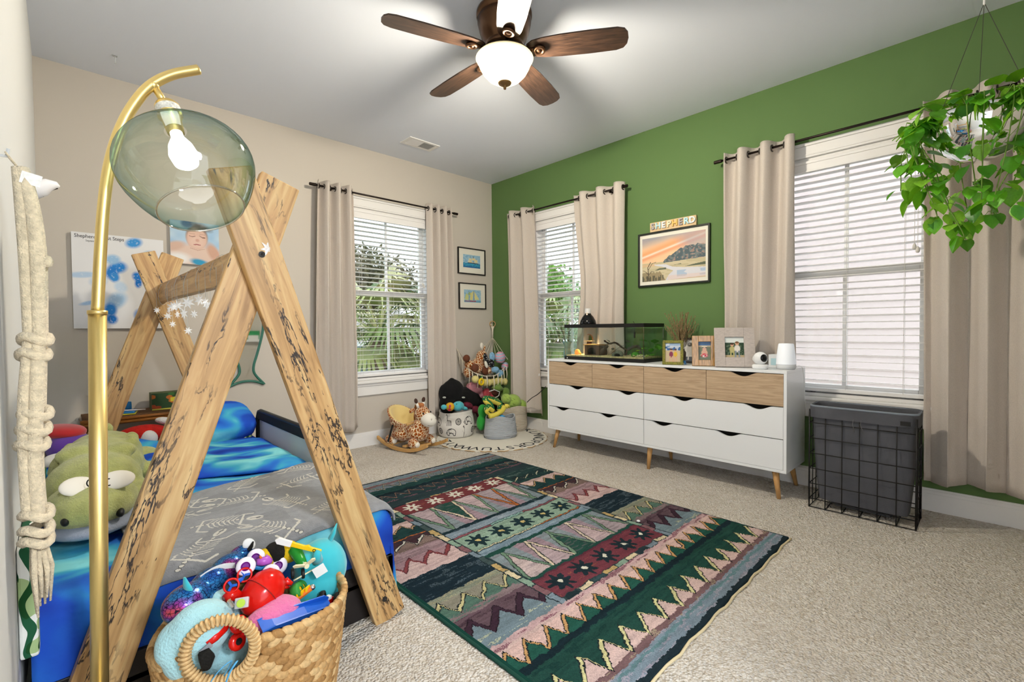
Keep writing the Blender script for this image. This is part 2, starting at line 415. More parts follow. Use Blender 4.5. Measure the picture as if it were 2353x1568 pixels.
# ------------------------------------------------------------------ curtains and rods
def linen(name, c):
    m = mat(name, c, .9, var=.10, vscale=240, bump=.3, bscale=900, sheen=.15, spec=.1)
    N = m.node_tree.nodes; L = m.node_tree.links; out = N['Material Output']; p = N['Principled BSDF']
    tr = N.new('ShaderNodeBsdfTranslucent'); tr.inputs[0].default_value = (*lin('#e8d6c4'), 1)
    mx = N.new('ShaderNodeMixShader'); mx.inputs[0].default_value = .22
    L.new(p.outputs[0], mx.inputs[1]); L.new(tr.outputs[0], mx.inputs[2]); L.new(mx.outputs[0], out.inputs[0]); return m
M_linen = linen('oatmeal_linen', '#dfd5cb')
M_grom = mat('bronze_grommet', '#4a4440', .3, metal=.9)
ROD_Z, ROD_Y = 2.292, -.085
def rod(loc, rz, u0, u1, label):
    t = thing('curtain_rod', loc, label, 'curtain rod', 'curtain rods', rz=rz); B = lambda n, mb, m=M_rod, **k: mb.build(n, m, t, world=False, **k)
    B('rod', MB().cyl((u0, ROD_Y, ROD_Z), (u1, ROD_Y, ROD_Z), .008, n=12), smooth=True)
    for u, s in ((u0, -1), (u1, 1)):
        B('finial', MB().cyl((u-s*.01, ROD_Y, ROD_Z), (u+s*.045, ROD_Y, ROD_Z), .0125, n=14), bevel=.003)
    for u in (u0+.13, u1-.13):
        B('bracket', MB().box2((u-.012, -.006, ROD_Z-.05), (u+.012, 0, ROD_Z+.03)).box2((u-.006, ROD_Y, ROD_Z-.022), (u+.006, 0, ROD_Z-.01)).cyl((u-.006, ROD_Y, ROD_Z-.012), (u+.006, ROD_Y, ROD_Z-.012), .014, n=10))
def curtain(loc, rz, tl, tr, bl, br, zb, n, ph, label, amp=.05, pinch=None, ampb=None, kick=0, twist=0):
    t = thing('curtain', loc, label, 'curtain', 'oatmeal linen curtain panels', rz=rz)
    zt = ROD_Z+.045; ampb = ampb or amp*.8
    def fn(s, v):
        e = v**.7; l = tl+(bl-tl)*e; r = tr+(br-tr)*e
        if pinch:
            g = math.exp(-((v-pinch[0])/.28)**2); l += pinch[1]*g; r += pinch[2]*g
        a = 2*pi*n*s+ph+twist*v; q = sin(a); q = math.copysign(abs(q)**.75, q)
        am = amp+(ampb-amp)*v
        wob = .006*sin(5*v+9*s)+.004*sin(11*v+3*s)
        u = l+(r-l)*s+.25*am*sin(2*a)*v
        y = ROD_Y+am*q*(1-.1*v)+wob*v
        z = zt+(zb-zt)*v-.012*v*sin(a*.5)+kick*s*v
        return (u, min(y, -.012), z)
    o = MB().grid(fn, int(26*n)+8, 40).build('panel', M_linen, t, world=False, smooth=True, solid=.003)
    k = math.ceil(ph/pi+.01)
    gm = MB().tube([(0, .021*cos(a), .021*sin(a)) for a in np.linspace(0, 2*pi, 21)[:-1]], .0048, 6, closed=True).mesh('grommet', M_grom, True)
    while True:
        s = (k*pi-ph)/(2*pi*n)
        if s > .985: break
        if s > .015: inst('grommet', gm, t, T(tl+(tr-tl)*s, ROD_Y, ROD_Z-.004), True)
        k += 1
W1, W2, W3 = (WC[1],0,0), (0,WC[2],0), (0,WC[3],0)
rod(W1, 0, -.755, .69, 'dark curtain rod on the beige wall'); rod(W2, -pi/2, -.69, .70, 'dark curtain rod on green wall near the room corner')
rod(W3, -pi/2, -.735, .86, 'dark curtain rod on green wall behind hanging plant')
curtain(W1, 0, -.735, -.405, -.785, -.385, .185, 3.5, -.6, 'straight linen curtain left of the beige wall window', .05)
curtain(W1, 0, .355, .63, .36, .68, .2, 3.2, 2.6, 'linen curtain between beige wall window and ship pictures', .045, kick=.06)
curtain(W2, -pi/2, -.785, -.345, -.76, -.25, .2, 2.5, .6, 'linen curtain left of green wall window, beside toy hammock', .045, ampb=.06)
curtain(W2, -pi/2, .145, .71, .17, .69, .815, 3, .3, 'linen curtain behind the lidded glass tank', .045, pinch=(.55, .06, 0))
curtain(W3, -pi/2, -.70, -.245, -.71, -.25, .815, 3, -.4, 'linen curtain behind the big silver photo frame', .05, twist=.8)
curtain(W3, -pi/2, .385, .77, .405, .79, .19, 2.6, .2, 'linen curtain right of the hamper below hanging plant', .05, ampb=.045)

# ------------------------------------------------------------------ ceiling: register, hook, fan
t = thing('ceiling_vent', (-1.245, -.445, H), 'white rectangular air register in the ceiling', 'vent')
B = lambda n, mb, m=M_white, **k: mb.build(n, m, t, world=False, **k)
B('frame', MB().box2((-.155, -.085, -.008), (.155, -.058, 0)).box2((-.155, .058, -.008), (.155, .085, 0)).box2((-.155, -.058, -.008), (-.12, .058, 0)).box2((.12, -.058, -.008), (.155, .058, 0)).box2((-.006, -.058, -.007), (.006, .058, 0)), bevel=.002)
B('duct', MB().box2((-.12, -.058, -.0015), (.12, .058, -.0005)), mat('duct_shadow_grey', '#33424e', .9))
sm = MB().box((0, 0, 0), (.0012, .114, .009)).mesh('louvre', M_white)
for i in range(26):
    x = -.113+i*.00905
    inst('louvre', sm, t, T(x, 0, -.0055) @ RY(-38 if x < 0 else 38), True)
t = thing('ceiling_hook', (PX(264, 128, 'z', H).x, PX(264, 128, 'z', H).y, H), 'small clear adhesive hook stuck on ceiling', 'hook')
M_clear = mat('clear_plastic', '#dfe2e4', .15, alpha=.6)
MB().box2((-.012, -.012, -.004), (.012, .012, 0)).build('base', M_clear, t, world=False, bevel=.002)
MB().tube([(0, 0, -.004), (0, .004, -.03), (.003, .012, -.042), (.0, .022, -.036), (0, .024, -.026)], .003, 8).build('hook', M_clear, t, world=False, smooth=True)

FX, FY = -1.88, -2.225
t = thing('ceiling_fan', (FX, FY, H), 'bronze five-blade ceiling fan with lit frosted glass bowl', 'ceiling fan')
B = lambda n, mb, m, **k: mb.build(n, m, t, world=False, **k)
M_brz = mat('oil_rubbed_bronze', '#5f4431', .32, metal=.85, var=.15, vscale=6)
B('motor_housing', MB().lathe([(.0, 0), (.142, 0), (.146, -.008), (.146, -.028), (.138, -.032), (.137, -.04), (.142, -.046), (.141, -.06), (.132, -.1), (.118, -.14), (.1, -.165), (.098, -.172), (.104, -.178), (.1, -.19), (.07, -.2), (.07, -.21), (0, -.21)], 48), M_brz, smooth=True)
B('collar_light_baffle', MB().lathe([(.0, -.205), (.085, -.205), (.09, -.213), (.088, -.222), (.143, -.229), (.143, -.246), (.14, -.246), (.138, -.233), (0, -.233)], 36), mat('matte_dark_pan', '#1d1712', .8), smooth=True)  # wide dark pan and skirt added to block the bulbs' upward light
def wood_dark():
    m = bpy.data.materials.new('walnut_blade_veneer'); m.use_nodes = True; N = m.node_tree.nodes; L = m.node_tree.links; b = N['Principled BSDF']
    tc = N.new('ShaderNodeTexCoord'); mp = N.new('ShaderNodeMapping'); mp.inputs['Scale'].default_value = (3, 40, 40); L.new(tc.outputs['Object'], mp.inputs[0])
    n = N.new('ShaderNodeTexNoise'); n.inputs['Scale'].default_value = 4; n.inputs['Detail'].default_value = 6; n.inputs['Distortion'].default_value = .6; L.new(mp.outputs[0], n.inputs['Vector'])
    r = N.new('ShaderNodeValToRGB'); e = r.color_ramp.elements; e[0].position = .35; e[0].color = (*lin('#2a1d17'), 1); e[1].position = .68; e[1].color = (*lin('#4e382a'), 1)
    L.new(n.outputs[0], r.inputs[0]); L.new(r.outputs[0], b.inputs['Base Color']); b.inputs['Roughness'].default_value = .38; return m
M_blade = wood_dark()
def blade_outline():
    top = [(.12, .03), (.15, .052), (.2, .063), (.3, .071), (.45, .074), (.58, .071), (.615, .06), (.632, .035), (.637, 0)]
    return top+[(x, -y) for x, y in top[-2::-1]]
bl = MB().prism(blade_outline(), .007, Matrix(((1,0,0,0),(0,0,1,0),(0,1,0,0),(0,0,0,1)))).mesh('blade', M_blade)
ir = MB(); ir.tube([(.085, 0, .01), (.115, .0, .0), (.15, 0, -.002), (.185, 0, -.004)], [.013, .011, .012, .014], 10, flat=.5)
ir.tube([(.185+.024*cos(a), .024*sin(a), -.008) for a in np.linspace(0, 2*pi, 19)[:-1]], .009, 8, closed=True)
irm = ir.mesh('blade_arm', M_brz, True)
rs = MB().lathe([(0, .004), (.0, -.009), (.012, -.008), (.015, -.002), (.015, .004)], 16).mesh('screw_cap', M_brz, True)
for k in range(5):
    a = radians(161.6+72*k); Mk = RZ(math.degrees(a)) @ T(0, 0, -.205)
    bo = inst('blade', bl, t, Mk @ RX(-11), True); inst('blade_arm', irm, t, Mk @ T(0, 0, -.006) @ RX(-11), True)
    inst('screw_cap', rs, t, Mk @ RX(-11) @ T(.185, 0, -.012), True)
def bowl_glass():
    m = bpy.data.materials.new('frosted_amber_bowl_glass'); m.use_nodes = True; N = m.node_tree.nodes; L = m.node_tree.links; N.remove(N['Principled BSDF'])
    d = N.new('ShaderNodeBsdfTranslucent'); d.inputs[0].default_value = (*lin('#3d3626'), 1)
    tr = N.new('ShaderNodeBsdfTransparent'); tr.inputs[0].default_value = (*lin('#fff2dc'), 1)
    df = N.new('ShaderNodeBsdfDiffuse'); df.inputs[0].default_value = (*lin('#332e24'), 1)
    em = N.new('ShaderNodeEmission'); em.inputs[0].default_value = (*lin('#ffe6b4'), 1); em.inputs[1].default_value = .30
    m1 = N.new('ShaderNodeMixShader'); m1.inputs[0].default_value = .5; L.new(d.outputs[0], m1.inputs[1]); L.new(df.outputs[0], m1.inputs[2])
    m2 = N.new('ShaderNodeMixShader'); m2.inputs[0].default_value = .6; L.new(m1.outputs[0], m2.inputs[1]); L.new(tr.outputs[0], m2.inputs[2])
    ad = N.new('ShaderNodeAddShader'); L.new(m2.outputs[0], ad.inputs[0]); L.new(em.outputs[0], ad.inputs[1])
    L.new(ad.outputs[0], N['Material Output'].inputs[0]); return m
M_bowl = bowl_glass()
B('glass_bowl', MB().lathe([(.112, -.228), (.146, -.236), (.152, -.244), (.148, -.252), (.14, -.262), (.132, -.285), (.115, -.315), (.09, -.342), (.06, -.36), (.03, -.37), (.004, -.372)], 48), M_bowl, smooth=True)
B('finial', MB().lathe([(.036, -.367), (.033, -.374), (.018, -.381), (.008, -.388), (.007, -.4), (.0, -.404)], 20), mat('bronze_finial', '#8a6a42', .4, metal=.7), smooth=True)
FAN_W = 62
for i, (dx, dy) in enumerate(((.055, -.02), (-.05, .03))):
    lb = bpy.data.lights.new('fan_bulb', 'POINT'); lb.energy = FAN_W; lb.color = (.955, .98, 1); lb.shadow_soft_size = .06
    lo = bpy.data.objects.new('fan_bulb', lb); COL.objects.link(lo); lo.parent = t; lo.location = (dx, dy, -.282)
# fill lamp added out of view behind the camera to brighten the room
t = thing('fill_lamp', (-3.0, YB-.9, 2.35), 'added round fill lamp out of view beyond doorway', 'lamp')
MB().lathe([(0, 0), (.16, 0), (.165, -.02), (.15, -.05), (.1, -.075), (0, -.085)], 32).build('diffuser', mat('fill_lamp_diffuser', '#ffffff', .5, emis='#fffaf4', estr=6), t, world=False, smooth=True)
lb = bpy.data.lights.new('fill_lamp_bulb', 'POINT'); lb.energy = 128; lb.color = (.86, .935, 1); lb.shadow_soft_size = .2
lo = bpy.data.objects.new('fill_lamp_bulb', lb); COL.objects.link(lo); lo.parent = t; lo.location = (0, 0, -.22)
# ------------------------------------------------------------------ area rug
def rug():
    x0, x1, y0, y1 = -2.62, -.985, -3.335, -1.035
    nx, ny = 450, 640
    R = Ras(nx, ny, '#28383c')
    X = x0+(np.arange(nx)+.5)/nx*(x1-x0); Y = y0+(np.arange(ny)+.5)/ny*(y1-y0); X, Y = np.meshgrid(X, Y)
    wv = (R.noise(60, 40, 1)-.5)*.014+(R.noise(160, 220, 21)-.5)*.007; wx = (R.noise(40, 60, 2)-.5)*.012+(R.noise(160, 220, 22)-.5)*.006
    Yw = Y+wv; Xw = X+wx
    sp = RNG.random((ny, nx)); st = R.noise(30, 230, 3); st2 = R.noise(20, 235, 4)
    S = Xw; col = lambda c: np.array(lin(c))
    def band(ya, yb, c, c2=None, thr=.7, xa=-9, xb=9, streak=True):
        m = (Yw >= ya) & (Yw < yb) & (X >= xa) & (X < xb); R.put(m, c)
        if c2: R.put(m & ((st > thr) & (sp > .35) if streak else (sp > thr)), c2)
    def tri(x, per, ph=0): return np.abs(((x/per+ph) % 1)*2-1)
    def step(x, per, ph=0):
        t_ = ((x/per+ph) % 1); return np.where(t_ < .72, t_/.72, (1-t_)/.28)
    def zig(ya, yb, per, c, wd, xa=-9, xb=9, near=None, far=None, ph=0, ln='#1c2226'):
        f = ya+(yb-ya)*step(Xw, per, ph); xm = (X >= xa) & (X < xb)
        if near: R.put(xm & (Yw >= ya-.004) & (Yw < f), near)
        if far: R.put(xm & (Yw >= f) & (Yw < yb+.004), far)
        d = np.abs(Yw-f); R.put(xm & (d < wd+.006), ln); R.put(xm & (d < wd), c)
    NAVY, GRN, PINK, BLUE, MAR, SAGE, TAN, MAUVE, BRN, CRM = '#1d2a30', '#20423b', '#c3a9a4', '#74838f', '#6e3a40', '#7f9787', '#b09766', '#94808a', '#6b5550', '#cbbd9d'
    # end borders, near end then mirrored far end (far one darker and narrower)
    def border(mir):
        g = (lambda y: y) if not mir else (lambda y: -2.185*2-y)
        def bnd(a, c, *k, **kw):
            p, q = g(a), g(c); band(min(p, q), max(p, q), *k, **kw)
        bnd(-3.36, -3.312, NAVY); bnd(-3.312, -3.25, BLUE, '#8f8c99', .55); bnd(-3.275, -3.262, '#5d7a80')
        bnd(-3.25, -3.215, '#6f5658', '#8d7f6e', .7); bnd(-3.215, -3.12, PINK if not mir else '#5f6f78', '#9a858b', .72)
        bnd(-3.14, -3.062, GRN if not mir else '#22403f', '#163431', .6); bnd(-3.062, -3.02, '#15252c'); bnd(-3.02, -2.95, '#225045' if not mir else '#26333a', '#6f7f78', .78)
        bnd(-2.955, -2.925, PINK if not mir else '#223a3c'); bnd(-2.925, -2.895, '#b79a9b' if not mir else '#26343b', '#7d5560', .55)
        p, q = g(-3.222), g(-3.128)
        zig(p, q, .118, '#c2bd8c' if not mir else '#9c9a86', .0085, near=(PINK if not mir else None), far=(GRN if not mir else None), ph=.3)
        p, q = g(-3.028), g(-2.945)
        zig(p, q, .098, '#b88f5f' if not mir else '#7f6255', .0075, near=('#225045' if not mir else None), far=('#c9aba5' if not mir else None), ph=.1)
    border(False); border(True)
    # side columns
    for xa, xb in ((-9, -2.235), (-1.365, 9)):
        k = dict(xa=xa, xb=xb)
        band(-2.895, -2.81, '#6c7d86', '#a3a893', .72, **k); band(-2.82, -2.70, '#5d4a52', '#46333d', .6, **k)
        band(-2.70, -2.63, '#7d6d70', '#4d6a60', .6, **k); band(-2.63, -2.52, '#7f8475', '#969177', .6, **k)
        band(-2.525, -2.335, '#182730', '#43515a', .66, **k); band(-2.335, -2.19, '#bfa6a3', '#a8908f', .7, **k)
        band(-2.20, -2.10, '#9a8287', '#7d676d', .6, **k); band(-2.10, -2.03, '#6f5d57', '#82706a', .6, **k)
        band(-2.03, -1.96, '#3d2a30', '#1d2930', .5, **k); band(-1.975, -1.967, '#a8642f', **k); band(-1.96, -1.86, '#1d3a3a', '#13262b', .6, **k)
        band(-1.87, -1.79, PINK, '#a08a86', .7, **k); band(-1.79, -1.66, '#1f3033', '#2b5048', .6, **k); band(-1.66, -1.56, '#243b3c', '#5a6a66', .75, **k)
        zig(-2.83, -2.74, .125, '#382632', .016, near='#6c7d86', far='#5d4a52', ph=.2, ln='#241a22', **k)
        zig(-2.66, -2.57, .118, '#b9b083', .0075, near='#4f6b60', far='#837f72', ph=.6, **k)
        zig(-2.26, -2.18, .11, '#7c3f43', .010, near='#bfa6a3', far='#96797f', ph=.15, ln='#4e2a30', **k)
        zig(-2.07, -2.0, .115, '#c8c3b8', .006, near='#77655f', far='#3d2a30', ph=.5, **k)
        zig(-1.9, -1.83, .105, '#a98d68', .006, near='#1d3a3a', far=PINK, ph=.7, **k)
        zig(-1.74, -1.68, .11, '#b9b79f', .0055, ph=.35, **k)
    # segmented strips beside the centre and along its ends
    for xs in (-2.225, -1.385):
        for i in range(16):
            c = (CRM, SAGE, '#7c5a5f', BLUE, '#3b4b4c', TAN)[(i*5+3) % 6]; ya = -2.9+i*.0835
            R.put((Xw > xs-.016) & (Xw < xs+.016) & (Yw >= ya) & (Yw < ya+.078), c)
        R.put((np.abs(np.abs(Xw-xs)-.0175) < .0025) & (Y > -2.9) & (Y < -1.56), NAVY)
    k = dict(xa=-2.206, xb=-1.403)
    band(-2.9, -1.56, '#2b3b3e', **k)
    for ya, yb in ((-2.897, -2.872), (-1.572, -1.558)):
        for i in range(9):
            R.put((Yw > ya) & (Yw < yb) & (Xw > -2.2+i*.088) & (Xw < -2.2+i*.088+.08), (NAVY, CRM, '#31454a', TAN, SAGE, CRM, '#253339', BLUE, CRM)[i])
    band(-2.868, -2.718, '#6b3640', '#7d4a3e', .86, **k); band(-2.718, -2.706, '#5b2d38', **k)
    band(-2.70, -2.685, '#20463d', **k); band(-2.425, -2.40, '#1f443c', **k); band(-2.40, -2.35, '#6f8290', '#8495a0', .6, **k)
    band(-2.345, -2.336, CRM, xa=-2.2, xb=-1.75); band(-2.345, -2.336, '#a35f33', xa=-1.75, xb=-1.41)
    band(-2.334, -2.17, SAGE, '#8ea494', .6, **k); band(-2.165, -2.15, '#7c4a52', xa=-2.2, xb=-1.95); band(-2.165, -2.15, '#7fa39a', xa=-1.95, xb=-1.7); band(-2.165, -2.15, '#7c4a52', xa=-1.7, xb=-1.41)
    band(-2.147, -2.09, '#7888940'[:7], '#8e98a4', .6, **k); band(-2.09, -2.06, '#182a31', '#3c4c55', .7, **k)
    band(-1.72, -1.572, '#6a3337', '#7d4a3e', .86, **k)
    # triangles
    def tris(ya, yb, flip):
        n = 5; wd = .79/n
        g = R.noise(40, 300, 9)
        m0 = (Yw >= ya) & (Yw < yb) & (X > -2.2) & (X < -1.41)
        R.put(m0, '#8d8389'); sx = (Xw+2.2)/wd
        fi = np.floor(sx).astype(int); fr = sx-fi; h = (Yw-ya)/(yb-ya); h = 1-h if flip else h
        for i in range(n):
            mi = m0 & (fi == i)
            lean = fr*.5+ (h*.5 if i % 2 else (1-h)*.5)
            R.put(mi, ('#7b878d', '#95808a', '#7d898f', '#93818c', '#78868d')[i])
            up = np.abs(fr-.5) < .5*(1-h)
            R.put(mi & up, ('#b8a6a5', '#a8959a', '#24473f', '#b39fa2', '#9c8f95')[i if not flip else (i+1) % 5])
            e = np.abs(np.abs(fr-.5)-.5*(1-h))
            R.put(mi & (e < .075), '#26312f'); R.put(mi & (e < .05), ('#66806c', '#c9b9a4', '#6d8671', '#a35f33' if flip else '#c2b3a2', '#66806c')[i])
            R.put(mi & (g > .66) & (e > .08), '#6d6168', .35)
    tris(-2.685, -2.425, False); tris(-2.06, -1.725, True)
    def star(cx, cy, r, c, hole=None):
        dx, dy = Xw-cx, Yw-cy; an = np.arctan2(dy, dx); d = np.hypot(dx, dy)
        rr = r*(.52+.48*np.abs(np.cos(an*4))**2.2); R.put(d < rr, c)
        if hole: R.put(d < r*.2, hole)
    for i in range(5):
        x = -2.12+i*.16
        star(x, -2.79, .068, '#1c2a31', '#cfcdbd'); star(x, -2.252, .068, '#1b2e33', '#b9a76f'); star(x, -1.645, .062, '#c9c5b9', '#7b3f40')
    # weave mottling and the green binding of the long edges
    mot = (sp-.5)*.34+(st2-.5)*.34
    R.a *= (1+mot)[..., None]
    R.put((X < x0+.014), '#143f36'); R.put((X > x1-.012), '#1c3236'); R.put(Y > y1-.018, '#26302f')
    hgt = (R.noise(90, 120, 12)-.5)*.0016
    g = np.zeros((ny+1, nx+1)); g[:ny, :nx] = hgt; g += .0115; g[0, :] = g[-1, :] = .001; g[:, 0] = g[:, -1] = .001
    lum = R.a.mean(2); g[1:ny, 1:nx] += np.clip(lum[1:, 1:], 0, .5)*.004
    me = R.mesh('pile', x1-x0, y1-y0, mat('wool_rug_pile', attr=True, rough=.95, spec=.1, bump=.5, bscale=420), zf=lambda a, c: g)
    t = thing('area_rug', ((x0+x1)/2, (y0+y1)/2, 0), 'dark green, maroon and pink rug with zigzag and star bands', 'rug')
    # grid is (x, y=height, z=length) -> lay it down
    o = add('pile', me, None, t, Matrix(((1,0,0,x0),(0,0,1,y0),(0,1,0,0),(0,0,0,1))))
    # the matrix above mirrors, so turn the faces
    me.flip_normals()
    pts = [(x0, y0+(y1-y0)*i/60, .006) for i in range(61)]
    MB().tube(pts, .0065, 8).build('edge_binding', mat('green_rug_binding', '#15453a', .9, bump=.5, bscale=300), t, smooth=True)
    MB().tube([(x0+(x1-x0)*i/40, y0-.003-.004*sin(i*1.3), .004+.002*sin(i*2.1)) for i in range(41)], .005, 7).build('fold_edge', mat('cream_rug_backing', '#d2c39d', .9), t, smooth=True)
rug()
tag(MB().lathe([(0, 0), (.009, .0), (.011, .003), (.007, .007), (0, .008)], 12, c=(0, 0, 0)).build('button', mat('pale_button', '#e8e8ea', .4), smooth=True), 'tiny pale disc lying on the rug', 'button').location = PX(1467, 1199, 'z', .016)

# ------------------------------------------------------------------ dresser
def oak_mat():
    m = bpy.data.materials.new('sonoma_oak_laminate'); m.use_nodes = True; N = m.node_tree.nodes; L = m.node_tree.links; b = N['Principled BSDF']
    tc = N.new('ShaderNodeTexCoord'); mp = N.new('ShaderNodeMapping'); mp.inputs['Scale'].default_value = (8, 1.6, 30); L.new(tc.outputs['Object'], mp.inputs[0])
    n = N.new('ShaderNodeTexNoise'); n.inputs['Scale'].default_value = 2.2; n.inputs['Detail'].default_value = 7; n.inputs['Roughness'].default_value = .62; n.inputs['Distortion'].default_value = 1.2; L.new(mp.outputs[0], n.inputs['Vector'])
    r = N.new('ShaderNodeValToRGB'); e = r.color_ramp.elements; e[0].position = .3; e[0].color = (*lin('#a58a6e'), 1); e[1].position = .7; e[1].color = (*lin('#d2b999'), 1)
    L.new(n.outputs[0], r.inputs[0]); L.new(r.outputs[0], b.inputs['Base Color']); b.inputs['Roughness'].default_value = .5; return m
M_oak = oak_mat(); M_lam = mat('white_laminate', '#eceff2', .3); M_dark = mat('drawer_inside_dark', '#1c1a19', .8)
M_leg = mat('beech_leg', '#c3965f', .45, var=.12, vscale=10, stretch=(20, 20, 2))
DX, DY0, DY1, DZ0, DZ1 = -.43, -1.222, -3.166, .168, .80      # front plane, left end, right end, bottom, top
t = thing('dresser', (DX+.2, (DY0+DY1)/2, 0), 'long white dresser with oak top drawers and scooped pulls', 'dresser')
th = .018; xb = DX+.395
b = MB(); b.box2((DX, DY0, DZ1-th), (xb, DY1, DZ1)).box2((DX, DY0, DZ0), (xb, DY1, DZ0+th)).box2((DX, DY0, DZ0+th), (xb, DY0-th, DZ1-th)).box2((DX, DY1+th, DZ0+th), (xb, DY1, DZ1-th)).box2((xb-.006, DY0-th, DZ0+th), (xb, DY1+th, DZ1-th))
ym = (DY0+DY1)/2
b.box2((DX+.022, ym+.009, DZ0+th), (xb-.006, ym-.009, DZ1-th))
b.build('carcass', M_lam, t, bevel=.0015)
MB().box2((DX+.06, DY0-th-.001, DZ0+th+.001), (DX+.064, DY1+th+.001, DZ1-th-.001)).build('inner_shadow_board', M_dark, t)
def drawer(ya, yb, z0, z1, m, cuts):
    """front panel from ya (left) to yb (right) with scooped finger cut-outs in its top edge"""
    g = .0018; ya -= g; yb += g; z0 += g; z1 -= .0035; W = ya-yb; hw = .088; dp = .027
    pts = [(0, z0), (0, z1)]
    for c in cuts:
        u = ya-c
        for i in range(15):
            s = -1+2*i/14; pts.append((u+s*hw, z1-dp*(.5+.5*cos(pi*s))**.8))
    pts += [(W, z1), (W, z0)]
    # prism lies in x,z ; map x->-y
    M4 = Matrix(((0,1,0,DX+.011),(-1,0,0,ya),(0,0,1,0),(0,0,0,1)))
    d = MB().prism(pts, .018, M4).build('drawer', m, t)
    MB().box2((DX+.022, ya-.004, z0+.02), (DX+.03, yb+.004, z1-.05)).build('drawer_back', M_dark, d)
zr = [DZ0+th, .377, .578, DZ1-th]; L0, R0 = DY0-th, DY1+th
yq = [L0, (L0+ym)/2, ym, (ym+R0)/2, R0]
for i in range(4): drawer(yq[i], yq[i+1], zr[2], zr[3], M_oak, [(yq[i]+yq[i+1])/2+(-.0+.06*(1.5-i)*-.0)])
for i in (0, 2):
    for r_ in (0, 1):
        a, c = yq[i], yq[i+2]; w4 = (a-c)/4
        drawer(a, c, zr[r_], zr[r_+1], M_lam, [a-w4*1.3, c+w4*.62+.0] if r_ == 1 else [a-w4*.62, a-w4*2.62])
lg = MB().lathe([(.0, 0), (.011, 0), (.014, .02), (.021, DZ0-.006), (.021, DZ0), (0, DZ0)], 16)
for yy, sy in ((DY0-.09, 1), (ym-.03, 0), (DY1+.075, -1)):
    for xx, sx in ((DX+.045, -1), (xb-.045, 1)):
        base_ = Vector((xx+sx*.028, yy+sy*.03, 0)); top = Vector((xx, yy, DZ0+.004))
        MB().cyl(base_, top, .0115, .021, 16).build('leg', M_leg, t, smooth=True)

# ------------------------------------------------------------------ bed
def spalt():
    m = bpy.data.materials.new('spalted_maple'); m.use_nodes = True; N = m.node_tree.nodes; L = m.node_tree.links; b = N['Principled BSDF']; b.inputs['Roughness'].default_value = .45
    tc = N.new('ShaderNodeTexCoord'); oi = N.new('ShaderNodeObjectInfo')
    va = N.new('ShaderNodeVectorMath'); va.operation = 'ADD'; cmb = N.new('ShaderNodeCombineXYZ')
    mu = N.new('ShaderNodeMath'); mu.operation = 'MULTIPLY'; mu.inputs[1].default_value = 9; L.new(oi.outputs['Random'], mu.inputs[0])
    for i in range(3): L.new(mu.outputs[0], cmb.inputs[i])
    L.new(tc.outputs['Object'], va.inputs[0]); L.new(cmb.outputs[0], va.inputs[1])
    def mapn(s):
        mp = N.new('ShaderNodeMapping'); mp.inputs['Scale'].default_value = s; L.new(va.outputs[0], mp.inputs[0]); return mp.outputs[0]
    def noi(v, sc_, det, dist=0, ro=.5):
        n = N.new('ShaderNodeTexNoise'); n.inputs['Scale'].default_value = sc_; n.inputs['Detail'].default_value = det; n.inputs['Distortion'].default_value = dist; n.inputs['Roughness'].default_value = ro; L.new(v, n.inputs['Vector']); return n.outputs[0]
    def ramp(f, *st):
        r = N.new('ShaderNodeValToRGB'); e = r.color_ramp.elements
        while len(e) < len(st): e.new(.5)
        for q, (p, c) in zip(e, st): q.position = p; q.color = (*(lin(c) if isinstance(c, str) else (c,)*3), 1)
        L.new(f, r.inputs[0]); return r.outputs[0]
    def mth(op, a, c):
        n = N.new('ShaderNodeMath'); n.operation = op
        for i, x in enumerate((a, c)):
            if isinstance(x, (int, float)): n.inputs[i].default_value = x
            else: L.new(x, n.inputs[i])
        return n.outputs[0]
    grain = noi(mapn((30, 30, 2.2)), 1.4, 6, 1.0)
    colr = ramp(grain, (.28, '#9c7444'), (.5, '#c49a63'), (.72, '#d9b880'))
    lines = noi(mapn((14, 14, 2.6)), 1.1, 5, .35, .62)
    d = mth('ABSOLUTE', mth('SUBTRACT', lines, .5), 0); ln = ramp(d, (.0, 1.0), (.008, 1.0), (.016, 0.0))
    msk = ramp(noi(mapn((7, 7, 2.4)), 1.0, 3), (.50, 0.0), (.60, 1.0))
    l2 = noi(mapn((34, 34, 7)), 1.0, 4, .8); d2 = mth('ABSOLUTE', mth('SUBTRACT', l2, .5), 0); ln2 = ramp(d2, (0, 1.0), (.012, 1.0), (.022, 0.0))
    msk2 = ramp(noi(mapn((9, 9, 2.6)), 1.3, 3), (.58, 0.0), (.66, 1.0))
    tot = mth('MAXIMUM', mth('MULTIPLY', ln, msk), mth('MULTIPLY', ln2, msk2))
    mx = N.new('ShaderNodeMix'); mx.data_type = 'RGBA'; L.new(tot, mx.inputs[0]); L.new(colr, mx.inputs[6]); mx.inputs[7].default_value = (*lin('#2a1d14'), 1)
    L.new(mx.outputs[2], b.inputs['Base Color']); return m
M_spalt = spalt(); M_espr = mat('espresso_board', '#1f1a19', .5, var=.15, vscale=8); M_screw = mat('black_screw', '#2a2622', .5)
BX0, BX1, BY0, BY1 = -3.672, -2.692, -2.43, -.42
bed = thing('bed', ((BX0+BX1)/2, (BY0+BY1)/2, 0), 'low black bed with spalted wood tepee frame and ridge beam', 'bed')
b = MB()
b.box2((BX0, BY0, .0), (BX1, BY0+.022, .2)).box2((BX0, BY1-.022, 0), (BX1, BY1, .2)).box2((BX0, BY0, 0), (BX0+.022, BY1, .2)).box2((BX1-.022, BY0, 0), (BX1, BY1, .2)).box2((BX0, BY0, .12), (BX1, BY1, .14))
b.build('bed_box', M_espr, bed, bevel=.003)
